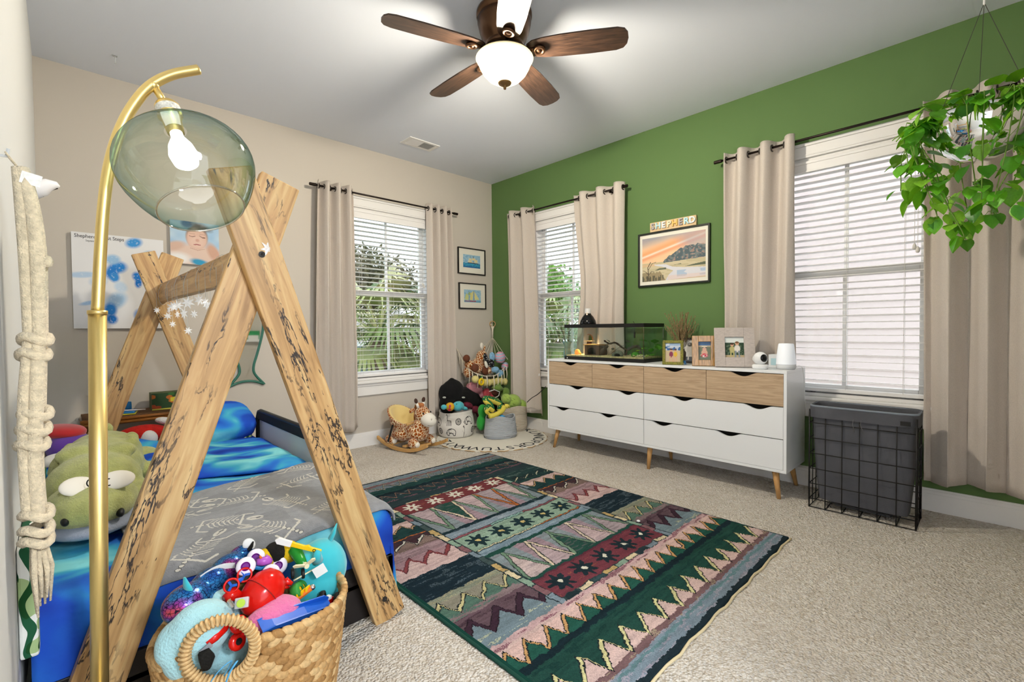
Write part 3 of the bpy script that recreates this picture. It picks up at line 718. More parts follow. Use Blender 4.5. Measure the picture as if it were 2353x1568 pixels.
def board(name, p0, p1, wd, thk, nrm, m, par, cut=0):
    """plank from p0 to p1; nrm = direction of its face"""
    p0, p1, nrm = Vector(p0), Vector(p1), Vector(nrm); z = (p1-p0).normalized(); y = (nrm-z*nrm.dot(z)).normalized(); x = y.cross(z); l = (p1-p0).length
    me = MB().box((0, 0, l/2), (wd, thk, l)).mesh(name, m)
    o = add(name, me, None, par, basis(x, y, z, p0)); md = o.modifiers.new('Bevel', 'BEVEL'); md.width = .004; md.segments = 2; return o
def aframe(y, yl, yr):
    # right leg leans to the left towards its top, and the other way round
    r0, r1 = Vector((-2.742, yr, .0)), Vector((-3.235, yr, 1.545)); l0, l1 = Vector((-3.608, yl, 0)), Vector((-3.085, yl, 1.545))
    a = board('tepee_leg', r0, r1, .118, .034, (0, -1, 0), M_spalt, bed); c = board('tepee_leg', l0, l1, .118, .034, (0, -1, 0), M_spalt, bed)
    for z in (1.30, .085):
        x = r0.x+(r1.x-r0.x)*z/1.545; MB().lathe([(0, 0), (.0095, 0), (.0095, .003), (.004, .004), (0, .002)], 14, M=RX(90), c=(x, yr-.0168, z)).build('bolt', M_screw, bed)
aframe(0, -2.449, -2.484); aframe(1, -.465, -.50)
board('ridge_beam', (-3.163, -2.43, 1.285), (-3.150, -.483, 1.305), .036, .105, (0, 0, 1), M_spalt, bed)
# ------------------------------------------------------------------ bedding
def warp(me, fn):
    n = len(me.vertices); P = np.empty(n*3); me.vertices.foreach_get('co', P); P = P.reshape(-1, 3)
    Q = np.array([fn(p[0], p[2]) for p in P]); me.vertices.foreach_set('co', Q.ravel())
    me.polygons.foreach_set('use_smooth', [True]*len(me.polygons)); me.update()
def recalc(me):
    bm = bmesh.new(); bm.from_mesh(me); bmesh.ops.recalc_face_normals(bm, faces=bm.faces); bm.to_mesh(me); bm.free()
tag(MB().box2((BX0+.012, BY0+.03, .142), (BX1-.026, BY1-.03, .36)).build('mattress', mat('white_ticking', '#dfe2e8', .9), bevel=.03), 'white twin mattress under the blue duvet', 'mattress')
def ocean_mat():
    m = bpy.data.materials.new('ocean_dyed_cotton'); m.use_nodes = True; N = m.node_tree.nodes; L = m.node_tree.links; b = N['Principled BSDF']; b.inputs['Roughness'].default_value = .85; b.inputs['Specular IOR Level'].default_value = .15
    tc = N.new('ShaderNodeTexCoord'); mp = N.new('ShaderNodeMapping'); mp.inputs['Scale'].default_value = (1.6, 3.2, 1.5); mp.inputs['Rotation'].default_value = (0, 0, .5); L.new(tc.outputs['Object'], mp.inputs[0])
    n = N.new('ShaderNodeTexNoise'); n.inputs['Scale'].default_value = 1.7; n.inputs['Detail'].default_value = 2; n.inputs['Distortion'].default_value = .7; L.new(mp.outputs[0], n.inputs['Vector'])
    r = N.new('ShaderNodeValToRGB'); e = r.color_ramp.elements; e[0].position = .32; e[0].color = (*lin('#1c3a9e'), 1); e[1].position = .64; e[1].color = (*lin('#86d8e0'), 1)
    for p, c in ((.42, '#2452c0'), (.49, '#2f7ad2'), (.56, '#45aacc')): q = e.new(p); q.color = (*lin(c), 1)
    L.new(n.outputs[0], r.inputs[0]); L.new(r.outputs[0], b.inputs['Base Color'])
    n2 = N.new('ShaderNodeTexNoise'); n2.inputs['Scale'].default_value = 14; n2.inputs['Detail'].default_value = 3; L.new(tc.outputs['Object'], n2.inputs['Vector'])
    bp = N.new('ShaderNodeBump'); bp.inputs['Strength'].default_value = .35; bp.inputs['Distance'].default_value = .02; L.new(n2.outputs[0], bp.inputs['Height']); L.new(bp.outputs[0], b.inputs['Normal']); return m
M_ocean = ocean_mat()
TX0, TX1, TY0, TY1 = BX0+.004, BX1+.006, BY0+.022, BY1-.05
from mathutils import noise as mnoise
def wr(x, y, s=1.0): return mnoise.noise(Vector((x*3.1*s, y*5.2*s, .3)))*.014+mnoise.noise(Vector((x*9*s, y*11*s, 2.3)))*.006
def drape(a, b, z0, off=0.0, rr=.05):
    """a, b = position over the bed plan; past the right or foot edge the cloth hangs"""
    x, y, z = a, b, z0+wr(a, b)
    ex, ey = a-(TX1-rr), (TY0+rr)-b
    if ex > 0:
        th_ = min(ex/rr, pi/2); x = TX1-rr+(rr+off)*sin(th_); z -= rr*(1-cos(th_))+max(0, ex-rr*pi/2)
    if ey > 0:
        th_ = min(ey/rr, pi/2); y = TY0+rr-(rr+off)*sin(th_); z -= rr*(1-cos(th_))+max(0, ey-rr*pi/2)
    if ex > 0 or ey > 0:
        hang = max(0, ex-rr, ey-rr); x += .012*sin(b*26)*min(1, hang*8) if ex > 0 else 0; y += -.008+.006*sin(a*23)*min(1, hang*8) if ey > 0 else 0
    return (x, y, z)
o = MB().grid(lambda s, v: drape(TX0+s*(TX1-TX0+.20), TY0-.225+v*(TY1-TY0+.10), .385), 70, 120).build('duvet', M_ocean, smooth=True, solid=.008)
tag(o, 'blue and turquoise dyed duvet spread over the low bed', 'duvet')
def fold(s, v):
    a = TX0+.01+s*(TX1-TX0+.0); y = -1.60+.10*sin(s*5)+.06*s+v*.86; g = sin(pi*min(1, max(0, v)))
    edge = min(1, v*9)*min(1, (1-v)*6)
    z = .398+edge*(1-.78*min(1, max(0, (s-.35)/.4)))*(.05+.035*abs(sin(v*9+s*4))+.03*mnoise.noise(Vector((a*4, y*7, 1))))
    e = a-(TX1-.07)
    if e > 0: z -= e*e*9
    return (a, y, z)
tag(MB().grid(fold, 60, 60).build('folded_duvet', M_ocean, smooth=True, solid=.01), 'rumpled blue duvet layer pushed towards the head of bed', 'bedding')
# grey fossil throw
def throw():
    w, h = .80, .86; R = Ras(380, 410, '#7c7d80', asp=w/h)
    R.put(R.noise(60, 60, 5), '#939497', .6); R.put(R.noise(9, 9, 6) > .62, '#6a6b6e', .5)
    bone = '#c6c1b6'; dk = '#5c5b5c'
    def rib(cx, cy, ang, L_, n):
        ca, sa = cos(ang), sin(ang)
        for i in range(n):
            t_ = (i/n-.5)*L_; x = cx+t_*ca; y = cy+t_*sa; R.ell(x, y, .010, .009, dk); R.ell(x, y, .0075, .0065, bone)
            if n*.25 < i < n*.75:
                for s in (-1, 1): R.line([(x, y), (x-s*sa*.035+ca*.015, y+s*ca*.035+sa*.015), (x-s*sa*.05+ca*.03, y+s*ca*.05+sa*.03)], .0045, bone)
        x, y = cx+(.5*L_+.03)*ca, cy+(.5*L_+.03)*sa; R.ell(x, y, .034, .02, bone, ang); R.ell(x+.012*ca, y+.012*sa, .01, .008, dk); R.line([(x-.02*ca, y-.02*sa), (x+.05*ca, y+.05*sa)], .005, dk)
        for d in (-.07, .08):
            px_, py_ = cx+d*ca, cy+d*sa; R.line([(px_, py_), (px_-sa*.05, py_+ca*.05), (px_-sa*.05+ca*.035, py_+ca*.05+sa*.035)], .008, bone); R.line([(px_, py_), (px_+sa*.06, py_-ca*.06), (px_+sa*.08+ca*.04, py_-ca*.08+sa*.04)], .009, bone)
    for cx, cy, an, L_, n in ((.16, .14, .9, .24, 13), (.42, .12, 2.2, .22, 12), (.68, .2, .6, .24, 13), (.28, .38, -.4, .2, 11), (.56, .4, 1.9, .24, 13), (.84, .45, 1.2, .2, 11), (.14, .6, .3, .22, 12), (.42, .66, 2.6, .22, 12), (.7, .68, .2, .22, 12), (.2, .86, -.5, .22, 11), (.5, .9, .9, .2, 11), (.8, .9, 2.4, .2, 11)): rib(cx, cy, an, L_, n)
    me = R.mesh('fossil_throw', w, h, mat('grey_plush_throw', attr=True, rough=.95, sheen=.3, bump=.6, bscale=260, spec=.05))
    def f(u, v):
        s, q = u/w, v/h; a = -3.475+s*.80+(.0 if q < .5 else .0)+.03*(1-q)-.0; b = TY0-.035+q*(.745-.16*(1-s)**2)+.04*s
        p = drape(a, b, .405, .012); return (p[0], p[1]-.004, p[2]+.008*mnoise.noise(Vector((a*6, b*8, 7))))
    warp(me, f); recalc(me); o = add('fossil_throw', me); o.modifiers.new('Solidify', 'SOLIDIFY').thickness = .008
    tag(o, 'grey plush throw with cream dinosaur fossils over the bed foot', 'blanket')
throw()
# pillows at the head
def pillow(name, c, r, M, m, label, cat='pillow', pw=.55):
    V = MB().ell(c, r, M, 28, 16, pw=pw); o = V.build(name, m, smooth=True); tag(o, label, cat); return o
pillow('pillow', (-2.90, -.66, .50), (.20, .15, .075), RZ(12) @ RX(32), M_ocean, 'bright blue pillow with pointed corner at bed head')
def leafprint():
    m = mat('leaf_print_cotton', '#eeeee6', .9); N = m.node_tree.nodes; L = m.node_tree.links; b = N['Principled BSDF']; tc = N.new('ShaderNodeTexCoord')
    wv = N.new('ShaderNodeTexWave'); wv.inputs['Scale'].default_value = 9; wv.inputs['Distortion'].default_value = 6; wv.inputs['Detail'].default_value = 1; wv.inputs['Detail Scale'].default_value = 1.4; L.new(tc.outputs['Object'], wv.inputs['Vector'])
    n = N.new('ShaderNodeTexNoise'); n.inputs['Scale'].default_value = 11; L.new(tc.outputs['Object'], n.inputs['Vector'])
    r = N.new('ShaderNodeValToRGB'); r.color_ramp.interpolation = 'CONSTANT'; e = r.color_ramp.elements; e[0].color = (*lin('#1f5a3a'), 1); e[1].position = .46; e[1].color = (*lin('#eeeee6'), 1); L.new(wv.outputs[0], r.inputs[0])
    r2 = N.new('ShaderNodeValToRGB'); r2.color_ramp.interpolation = 'CONSTANT'; e = r2.color_ramp.elements; e[0].color = (1,1,1,1); e[1].position = .54; e[1].color = (*lin('#9fc46a'), 1); L.new(n.outputs[0], r2.inputs[0])
    mx = N.new('ShaderNodeMix'); mx.data_type = 'RGBA'; mx.blend_type = 'MULTIPLY'; mx.inputs[0].default_value = .8; L.new(r.outputs[0], mx.inputs[6]); L.new(r2.outputs[0], mx.inputs[7]); L.new(mx.outputs[2], b.inputs['Base Color']); return m
M_leafp = leafprint()
pillow('printed_pillow', (-2.85, -.62, .40), (.14, .12, .05), RZ(-5), M_leafp, 'white pillow with green leaf print beside bed rail')
tag(MB().box2((XL+.001, -2.47, .30), (XL+.034, -2.18, .565)).build('leaf_panel', M_leafp, bevel=.006), 'palm leaf print panel wedged between bed and left wall', 'panel')
# plain plush cushions beyond the crocodile
M_purp = mat('purple_velour', '#5b2f96', .8, sheen=.3); M_redv = mat('red_velour', '#b3171c', .8, sheen=.3, var=.1); M_grnv = mat('lime_velour', '#4aa32c', .8, sheen=.3)
M_whitev = mat('white_velour', '#e9e8e4', .9, sheen=.2); M_flesh = mat('cream_velour', '#d9b79b', .85)
t = thing('round_cushion', (-3.60, -.80, .42), 'red topped purple round cushion in the corner at bed head', 'cushion')
MB().ell((-3.585, -.80, .50), (.085, .1, .07), None, 24, 14, .8).build('cover', M_purp, t, smooth=True)
MB().ell((-3.60, -.78, .572), (.088, .1, .035), RY(8), 24, 12, .85).build('top_panel', M_redv, t, smooth=True)
t = thing('stripe_cushion', (-3.60, -1.05, .40), 'lime and white striped cushion behind the crocodile plush', 'cushion')
MB().ell((-3.60, -1.05, .435), (.075, .13, .055), None, 24, 12, .6).build('cover', M_grnv, t, smooth=True)
MB().ell((-3.60, -1.05, .482), (.07, .12, .02), None, 24, 8, .6).build('piping', M_whitev, t, smooth=True)
t = thing('red_plush', (-3.22, -.62, .41), 'red and white fluffy plush lying across bed head', 'plush toy')
MB().ell((-3.27, -.6, .475), (.13, .08, .055), RZ(12), 20, 12).ell((-3.08, -.63, .485), (.075, .07, .06), None, 16, 10).build('body', mat('red_fur', '#b51a12', .95, var=.2, vscale=40, bump=.8, bscale=220), t, remesh=.008)
MB().ell((-3.25, -.66, .455), (.045, .045, .05), None, 16, 10).ell((-3.16, -.57, .535), (.05, .03, .022), RY(15), 14, 8).build('white_patch', mat('white_fur', '#d8d5d2', .95, bump=.8, bscale=220), t, smooth=True)

# crocodile plush
M_croc = mat('olive_fur', '#a9ac68', .95, var=.16, vscale=30, bump=1.0, bscale=190, sheen=.35, spec=.05)
t = thing('crocodile_plush', (-3.51, -1.65, .40), 'large olive green crocodile plush lying on the bed', 'plush toy')
b = MB()
b.ell((-3.535, -1.93, .495), (.125, .155, .078), RZ(-8)).ell((-3.52, -1.74, .52), (.14, .12, .105), RZ(-8)).ell((-3.50, -1.50, .525), (.15, .20, .115)).ell((-3.47, -1.24, .515), (.14, .2, .105)).ell((-3.42, -1.0, .49), (.1, .16, .08))
b.ell((-3.41, -1.82, .46), (.055, .10, .055), RZ(-25)).ell((-3.34, -1.52, .465), (.085, .05, .05), RZ(-20)).ell((-3.63, -1.72, .47), (.04, .09, .06)).ell((-3.33, -1.15, .46), (.08, .055, .05), RZ(20))
b.ell((-3.555, -1.665, .615), (.075, .05, .035), RZ(12)).ell((-3.455, -1.68, .61), (.065, .05, .033), RZ(-14))
for sx, ys in ((-3.60, (-1.62, -1.5, -1.38)), (-3.395, (-1.52, -1.4, -1.28)), (-3.45, (-1.05,))):
    for i, y in enumerate(ys): b.ell((sx+.01*i, y, .60-.01*i), (.028, .032, .032), None, 10, 8)
b.build('body', M_croc, t, remesh=.0085, ms=3)
MB().ell((-3.535, -1.955, .437), (.115, .15, .03), RZ(-8), 24, 10).build('lower_jaw', mat('grey_blue_fleece', '#8f97a8', .9, bump=.5), t, smooth=True)
for px, py, rz in ((178, 1118, 30), (268, 1103, -14)):
    p = PX(px, py, 'z', .572); MB().ell(p, (.05, .012, .034), RZ(rz) @ RX(-42), 20, 12).build('eye_patch', mat('cream_fleece', '#ece6da', .9), t, smooth=True)
for px, py in ((206, 1114), (250, 1112)):
    p = PX(px, py, 'z', .579)+Vector((0, -.012, .008)); MB().tube([p+Vector((.007*cos(a), 0, .011*sin(a))) for a in np.linspace(1.2, 5.2, 9)], .002, 6).build('pupil', M_black, t)
for px, py in ((150, 1198), (276, 1177)):
    p = PX(px, py, 'y', -2.045); MB().ell(p, (.012, .03, .015), RZ(0), 14, 10).build('nostril', M_black, t, smooth=True)

# bed guard rail
t = thing('bed_rail', (-2.69, -1.2, .2), 'black framed bed guard rail with white mesh panel', 'bed rail')
x = -2.668; pts = [(x, -.63, .17), (x, -.63, .49), (x, -.66, .535), (x, -.70, .548), (x, -1.6, .548), (x, -1.68, .53), (x, -1.70, .48), (x, -1.70, .17)]
MB().tube(pts, .013, 10).build('tube_frame', M_black, t, smooth=True)
M_blkf = mat('black_nylon', '#17171a', .7, bump=.6, bscale=60, stretch=(1, 14, 1))
MB().box2((x-.012, -1.69, .488), (x+.012, -.65, .55)).build('top_sleeve', M_blkf, t, bevel=.01)
MB().box2((x-.011, -.68, .17), (x+.011, -.628, .5)).build('end_sleeve', M_blkf, t, bevel=.008); MB().box2((x-.011, -1.705, .17), (x+.011, -1.655, .5)).build('end_sleeve', M_blkf, t, bevel=.008)
MB().box2((x-.002, -1.66, .2), (x+.002, -.675, .492)).build('mesh_panel', mat('white_mesh', '#dfe0e6', .8, alpha=.92), t)

# clear star garland wound along the ridge beam
M_star = mat('clear_acrylic_star', '#f4f7fb', .1, alpha=.55, spec=.8, emis='#ffffff', estr=.12)
t = thing('star_garland', (-3.157, -1.4, 1.2), 'string of clear plastic stars hanging from the ridge beam', 'garland')
def starmesh(r):
    b = MB(); k = 7; P = [(0, -.004, 0), (0, .004, 0)]
    for i in range(2*k):
        a = pi*i/k; q = r if i % 2 == 0 else r*.42; P.append((q*sin(a), 0, q*cos(a)))
    F_ = []
    for i in range(2*k): j = (i+1) % (2*k); F_ += [(0, 2+i, 2+j), (1, 2+j, 2+i)]
    return b.raw(P, F_).mesh('star', M_star)
smesh = [starmesh(r) for r in (.022, .027, .03)]
cord = MB(); path = []
for i in range(90):
    f = i/89; a = f*2*pi*7; path.append((-3.155+.03*cos(a), -2.36+f*1.85, 1.295+.062*sin(a)))
cord.tube(path, .0012, 5)
for i in range(20):
    y = -.56-.088*i+random.uniform(-.03, .03); L_ = random.choice((.03, .045, .06, .09, .13)) if i != 7 else .17; x = -3.16+random.choice((-.026, .026)); zt = 1.245
    cord.tube([(x, y, zt+.06), (x, y, zt-L_+.02)], .0008, 4)
    inst('star', random.choice(smesh), t, T(x, y, zt-L_) @ RZ(random.uniform(-70, 70)) @ RY(random.uniform(-20, 20)))
p = PX(616, 572, 'y', -2.50); cord.tube([p+Vector((-.05, .045, .16)), p+Vector((-.02, .01, .06)), p+Vector((0, 0, .02))], .0012, 5); inst('star', smesh[1], t, T(*p) @ RZ(20))
p = PX(598, 515, 'y', -2.48); inst('star', smesh[0], t, T(*p) @ RZ(60))
cord.build('cord', M_clear, t)

# ------------------------------------------------------------------ brass floor lamp
M_brass = mat('satin_brass', '#e8cd86', .36, metal=.9)
LY = -2.6; Lp = lambda x, y: PX(x, y, 'y', LY)
t = thing('floor_lamp', (Lp(222, 1500).x, LY, 0), 'brass arc floor lamp with smoky glass globe beside the bed', 'lamp')
lx = Lp(222, 1500).x; zj = Lp(224, 720).z
MB().lathe([(0, 0), (.118, 0), (.122, .006), (.118, .018), (.03, .026), (.02, .034), (0, .034)], 40, c=(lx, LY, 0)).build('base', M_brass, t, smooth=True)
MB().cyl((lx, LY, .03), (Lp(224, 720).x, LY, zj), .0168, n=24).build('pole', M_brass, t, smooth=True)
MB().lathe([(.012, zj-.003), (.0185, zj-.003), (.0185, zj+.006), (.0125, zj+.007)], 24, c=(Lp(224, 720).x, LY, 0)).build('collar', M_brass, t, smooth=True)
ctrl = [(224, 718), (232, 560), (241, 450), (254, 370), (276, 300), (306, 243), (345, 198), (395, 172), (456, 160)]
P3 = [Lp(*c) for c in ctrl]
def smooth_path(P, n=8):
    P = [Vector(tuple(p)) for p in P]; out = []
    for i in range(len(P)-1):
        p0 = P[max(i-1, 0)]; p1 = P[i]; p2 = P[i+1]; p3 = P[min(i+2, len(P)-1)]
        for k in range(n):
            s = k/n; out.append(.5*((2*p1)+(p2-p0)*s+(2*p0-5*p1+4*p2-p3)*s*s+(3*p1-p0-3*p2+p3)*s**3))
    return out+[P[-1]]
MB().tube(smooth_path(P3), .0118, 20).build('arc_arm', M_brass, t, smooth=True)
nk = Lp(384, 246); ax = (_R0*sin(radians(24))*1.0-Vector((0, 0, 1))*cos(radians(24))-_F*.20).normalized(); jt = Lp(352, 196)
MB().cyl(jt, nk, .0085, n=14).ell(jt, .0125, None, 14, 8).build('arm_joint', M_brass, t, smooth=True)
MA = frame_to(ax)
sock = MB().lathe([(.0, -.006), (.024, -.006), (.027, 0), (.027, .03), (.022, .034), (.018, .08), (0, .08)], 24, M=MA, c=nk); sock.build('socket', M_brass, t, smooth=True)
MB().lathe([(.0275, .006), (.0275, .026)], 24, M=MA, c=nk).build('warning_sticker', mat('printed_sticker', '#d9d6cc', .7, var=.35, vscale=160), t, smooth=True, label='white printed warning sticker')
M_smoke = glass_mat('smoky_green_glass', '#c6d8cc', .05, .03)
_N = M_smoke.node_tree.nodes; _L = M_smoke.node_tree.links; _r = _N.new('ShaderNodeValToRGB'); _e = _r.color_ramp.elements
_e[0].position = .12; _e[0].color = (*lin('#f3f7f1'), 1); _e[1].position = .85; _e[1].color = (*lin('#86aea0'), 1); _q = _e.new(.45); _q.color = (*lin('#dde9df'), 1)
_lw = _N.new('ShaderNodeLayerWeight'); _lw.inputs[0].default_value = .5; _L.new(_lw.outputs['Facing'], _r.inputs[0]); _L.new(_r.outputs[0], _N['Transparent BSDF'].inputs[0])
gl = [(r_, z_+.033) for r_, z_ in ((.024, .042), (.062, .050), (.103, .070), (.133, .103), (.145, .138), (.142, .175), (.126, .215), (.107, .248), (.090, .268))]
o = MB().lathe([tuple(q) for q in [(p.x, p.y) for p in smooth_path([Vector((r, z, 0)) for r, z in gl], 4)]], 48, M=MA, c=nk).build('glass_globe', M_smoke, t, smooth=True)
MB().tube([nk+MA.to_3x3() @ Vector((.090*cos(a), .090*sin(a), .302)) for a in np.linspace(0, 2*pi, 49)[:-1]], .0022, 8, closed=True).build('globe_rim', glass_mat('pale_glass_rim', '#f2efe0', .35, .05), t, smooth=True)
MB().lathe([(.013, .075), (.014, .095), (.026, .12), (.031, .145), (.026, .17), (.012, .182), (0, .184)], 24, M=MA, c=nk).build('bulb', mat('opal_bulb', '#ffffff', .3, emis='#ffffff', estr=2.2), t, smooth=True)

# ------------------------------------------------------------------ macrame and fixture on the left wall
M_mac = mat('cream_cotton_rope', '#d8c7a8', .95, var=.2, vscale=90, bump=1, bscale=260, sheen=.3)
MY = -2.66
t = thing('macrame_hanger', (-3.655, MY, .55), 'long cream macrame rope hanging on the left wall', 'macrame')
def mz(py): return PX(90, py, 'y', MY).z
def mx_(px, py): return PX(px, py, 'y', MY).x
for k in range(4):
    dx, dy = .009*cos(k*pi/2+.6), .02*sin(k*pi/2+.6)
    pts = [(mx_(48, 395)+dx*.3, MY+dy*.3, mz(395)), (mx_(64, 480)+dx, MY+dy, mz(480)), (mx_(76, 590)+dx*1.3, MY+dy*1.5, mz(590)), (mx_(82, 760)+dx, MY+dy, mz(760)), (mx_(80, 800)+dx, MY+dy, mz(800)), (mx_(74, 930)+dx*1.3, MY+dy*1.3, mz(930)), (mx_(72, 1060)+dx, MY+dy, mz(1060)), (mx_(80, 1180)+dx, MY+dy, mz(1180))]
    MB().tube(smooth_path(pts, 6), .012, 10).build('strand', M_mac, t, smooth=True)
for px, py, n in ((82, 780, 3), (78, 815, 3), (82, 950, 3), (78, 985, 2), (74, 1020, 2), (84, 1180, 3), (84, 1215, 3), (84, 1240, 2), (84, 600, 1)):
    c = Vector((mx_(px, py), MY, mz(py))); r = .020 if py not in (600,) else .016
    MB().tube([c+Vector((r*cos(a), 1.3*r*sin(a), .007*sin(2*a))) for a in np.linspace(0, 2*pi, 17)[:-1]], .0095, 8, closed=True).build('knot', M_mac, t, smooth=True)
for k in range(9):
    a = k*2.4; q = .004+.0018*k
    MB().tube([(mx_(84, 1235)+q*.5*cos(a), MY+q*sin(a), mz(1235)), (mx_(92, 1310)+q*cos(a), MY+1.6*q*sin(a), mz(1310)), (mx_(97, 1390)+q*.7*cos(a), MY+1.8*q*sin(a), mz(1350+random.uniform(0, 60)))], [.005, .0048, .002], 7).build('tassel_strand', M_mac, t, smooth=True)
MB().box2((XL, MY-.012, mz(375)), (XL+.006, MY+.012, mz(330))).tube([(XL+.006, MY, mz(372)), (XL+.018, MY, mz(372)), (XL+.02, MY, mz(355))], .003, 6).build('wall_hook', M_clear, t)
MB().tube([(XL+.016, MY-.01, mz(365)), (mx_(48, 395), MY, mz(400)), (XL+.016, MY+.01, mz(365))], .0018, 6).build('hanging_loop', M_mac, t)
MB().box((mx_(72, 417), MY-.02, mz(420)), (.03, .001, .024), RY(12)).build('paper_tag', mat('printed_paper_tag', '#e9e6e0', .7, var=.12, vscale=120), t, label='small white printed tag')
FY2 = -1.9
p = PX(64, 435, 'y', FY2)
t = thing('wall_fixture', (XL, FY2, p.z), 'white curved fixture with dark underside on left wall', 'wall fixture')
q = lambda px, py: PX(px, py, 'y', FY2)
MB().tube([(XL, FY2, q(64, 438).z), q(78, 438), q(95, 432), q(112, 425), q(130, 426), q(137, 430)], [.034, .034, .032, .024, .014, .004], 18, flat=.8).build('shell', mat('gloss_white_plastic', '#eceaec', .2), t, smooth=True)
MB().tube([q(97, 452), q(101, 443), q(110, 438), q(132, 432)], .0035, 8).build('dark_rim', M_black, t, smooth=True)

# ------------------------------------------------------------------ wall art above the bed
M_canvas = mat('canvas_print', attr=True, rough=.8, bump=.15, bscale=500); M_edge = mat('canvas_edge_white', '#e4e3e2', .8)
def canvas(name, x0, x1, z0, z1, R, label, cat, th=.03):
    t = thing(name, ((x0+x1)/2, 0, z0), label, cat)
    MB().box2((x0, -th, z0), (x1, -.001, z1)).build('stretcher', M_edge, t, bevel=.003)
    me = R.mesh('print', x1-x0, z1-z0, M_canvas); add('print', me, None, t, T(x0, -th-.0012, z0)); return t
R = Ras(150, 190, '#e8e8ea', .46/.605)
for cx, cy, rx, ry, an, c in ((.36, .66, .075, .06, .3, '#2f86d6'), (.31, .60, .05, .07, -.3, '#2a7fd2'), (.33, .55, .04, .05, 0, '#3b8fd8'), (.32, .74, .06, .05, .2, '#9cc3e6'), (.5, .94, .07, .05, .4, '#3f97de'),
        (.52, .57, .04, .05, .3, '#1f7fd8'), (.53, .50, .03, .05, -.1, '#1b78d2'), (.34, .30, .07, .10, -.7, '#a9c8e4'), (.29, .2, .05, .07, 0, '#2f86d6'), (.3, .1, .045, .05, .2, '#1f77cc'), (.55, .14, .06, .07, .4, '#2480d6'), (.55, .05, .04, .05, 0, '#1c72ca'),
        (.63, .82, .05, .045, .2, '#a3c4e2'), (.7, .76, .06, .03, -.6, '#bcd3ea'), (.08, .56, .12, .03, .1, '#b7cfe8'), (.2, .5, .07, .05, .3, '#c3d6ea'), (.13, .27, .08, .02, .25, '#a9c7e6'), (.6, .3, .05, .05, 0, '#c6d9ec'), (.69, .6, .06, .04, -.3, '#c0d6ea'), (.38, .45, .05, .06, .5, '#c8dbee')):
    R.ell(cx, cy, rx, ry, c, an, soft=.3, k=1.0); R.put((R.noise(60, 80, int(cx*100)) > .78) & (np.hypot((R.U-cx)/rx, (R.V-cy)/ry) < .9), '#dfe8f2', .35)
cv = canvas('footprint_canvas', -3.54, -3.075, 1.097, 1.705, R, 'white canvas with blue painted footprints and handwriting', 'canvas art')
M_ink = mat('black_ink', '#15151a', .8)
for txt, sz, x, z in (("Shepherd's First Steps", .032, -3.405, 1.682), ('September 2019', .017, -3.425, 1.655)):
    add('handwriting', text_mesh(txt, sz, .0004, M_ink, 'handwriting'), None, cv, T(x, -.0318, z) @ RX(90) @ Matrix.Scale(.85, 4, (1,0,0)))
R = Ras(110, 100, '#c3d9ea', 1.05)
R.put(R.noise(5, 5, 3), '#8fb9dc', .7); R.ell(.5, .18, .62, .30, '#e3c9ba', 0, .2); R.ell(.08, .40, .22, .10, '#d9b8a6', .3, .3); R.ell(.93, .3, .12, .25, '#d2a893', .5, .3)
R.ell(.56, .66, .235, .27, '#8a7266', 0, .1); R.ell(.56, .61, .225, .25, '#e0bcaa', 0, .12); R.ell(.56, .53, .17, .14, '#e6c6b6', 0, .3)
R.ell(.35, .95, .12, .10, '#3f6f9e', 0, .3); R.ell(.66, .90, .2, .07, '#6d5a52', -.3, .5)
for sx in (.46, .68): R.line([(sx-.06, .665+.02*(sx > .5)), (sx, .65), (sx+.06, .67-.02*(sx > .5))], .012, '#6e4a40'); R.line([(sx-.06, .73), (sx+.05, .72)], .012, '#b38f7e', .7)
R.ell(.57, .575, .04, .035, '#d6a795', 0, .4); R.line([(.5, .47), (.56, .478), (.63, .47)], .022, '#b06a66'); R.line([(.42, .38), (.57, .34), (.72, .38)], .014, '#c69c8a', .8)
R.ell(.15, .12, .25, .13, '#f0eeec', 0, .4); R.ell(.62, .05, .2, .08, '#3d9cc6', -.2, .3)
canvas('baby_canvas', -3.035, -2.74, 1.556, 1.86, R, 'square canvas print of a sleeping newborn on blue', 'canvas print')

# ------------------------------------------------------------------ tail shaped mirror
t = thing('tail_mirror', (-2.57, 0, .62), 'tail shaped wall mirror with green rim beside the curtain', 'mirror')
cx = -2.572; L_ = [(-.128, .648), (-.055, .735), (-.05, .80), (-.085, .90), (-.12, 1.04), (-.125, 1.15), (-.09, 1.27), (0, 1.32)]
Rr = [(.126, .652), (.06, .735), (.052, .80), (.08, .90), (.118, 1.05), (.125, 1.15), (.09, 1.27), (0, 1.32)]
bot = [(.126, .652), (.06, .678), (0, .685), (-.06, .676), (-.128, .648)]
left = smooth_path([Vector((x, 0, z)) for x, z in L_], 5); right = smooth_path([Vector((x, 0, z)) for x, z in Rr], 5); bott = smooth_path([Vector((x, 0, z)) for x, z in bot], 5)
loop = left+right[::-1][1:]+bott[1:-1]
MB().prism([(p.x, p.z) for p in loop], .008, T(cx, -.008, 0)).build('mirror_glass', mat('silvered_mirror', '#e6ebea', .03, metal=1.0), t)
MB().tube([p+Vector((cx, -.013, 0)) for p in loop], .0095, 10, closed=True).build('rim', mat('sea_green_paint', '#3a7363', .4), t, smooth=True)
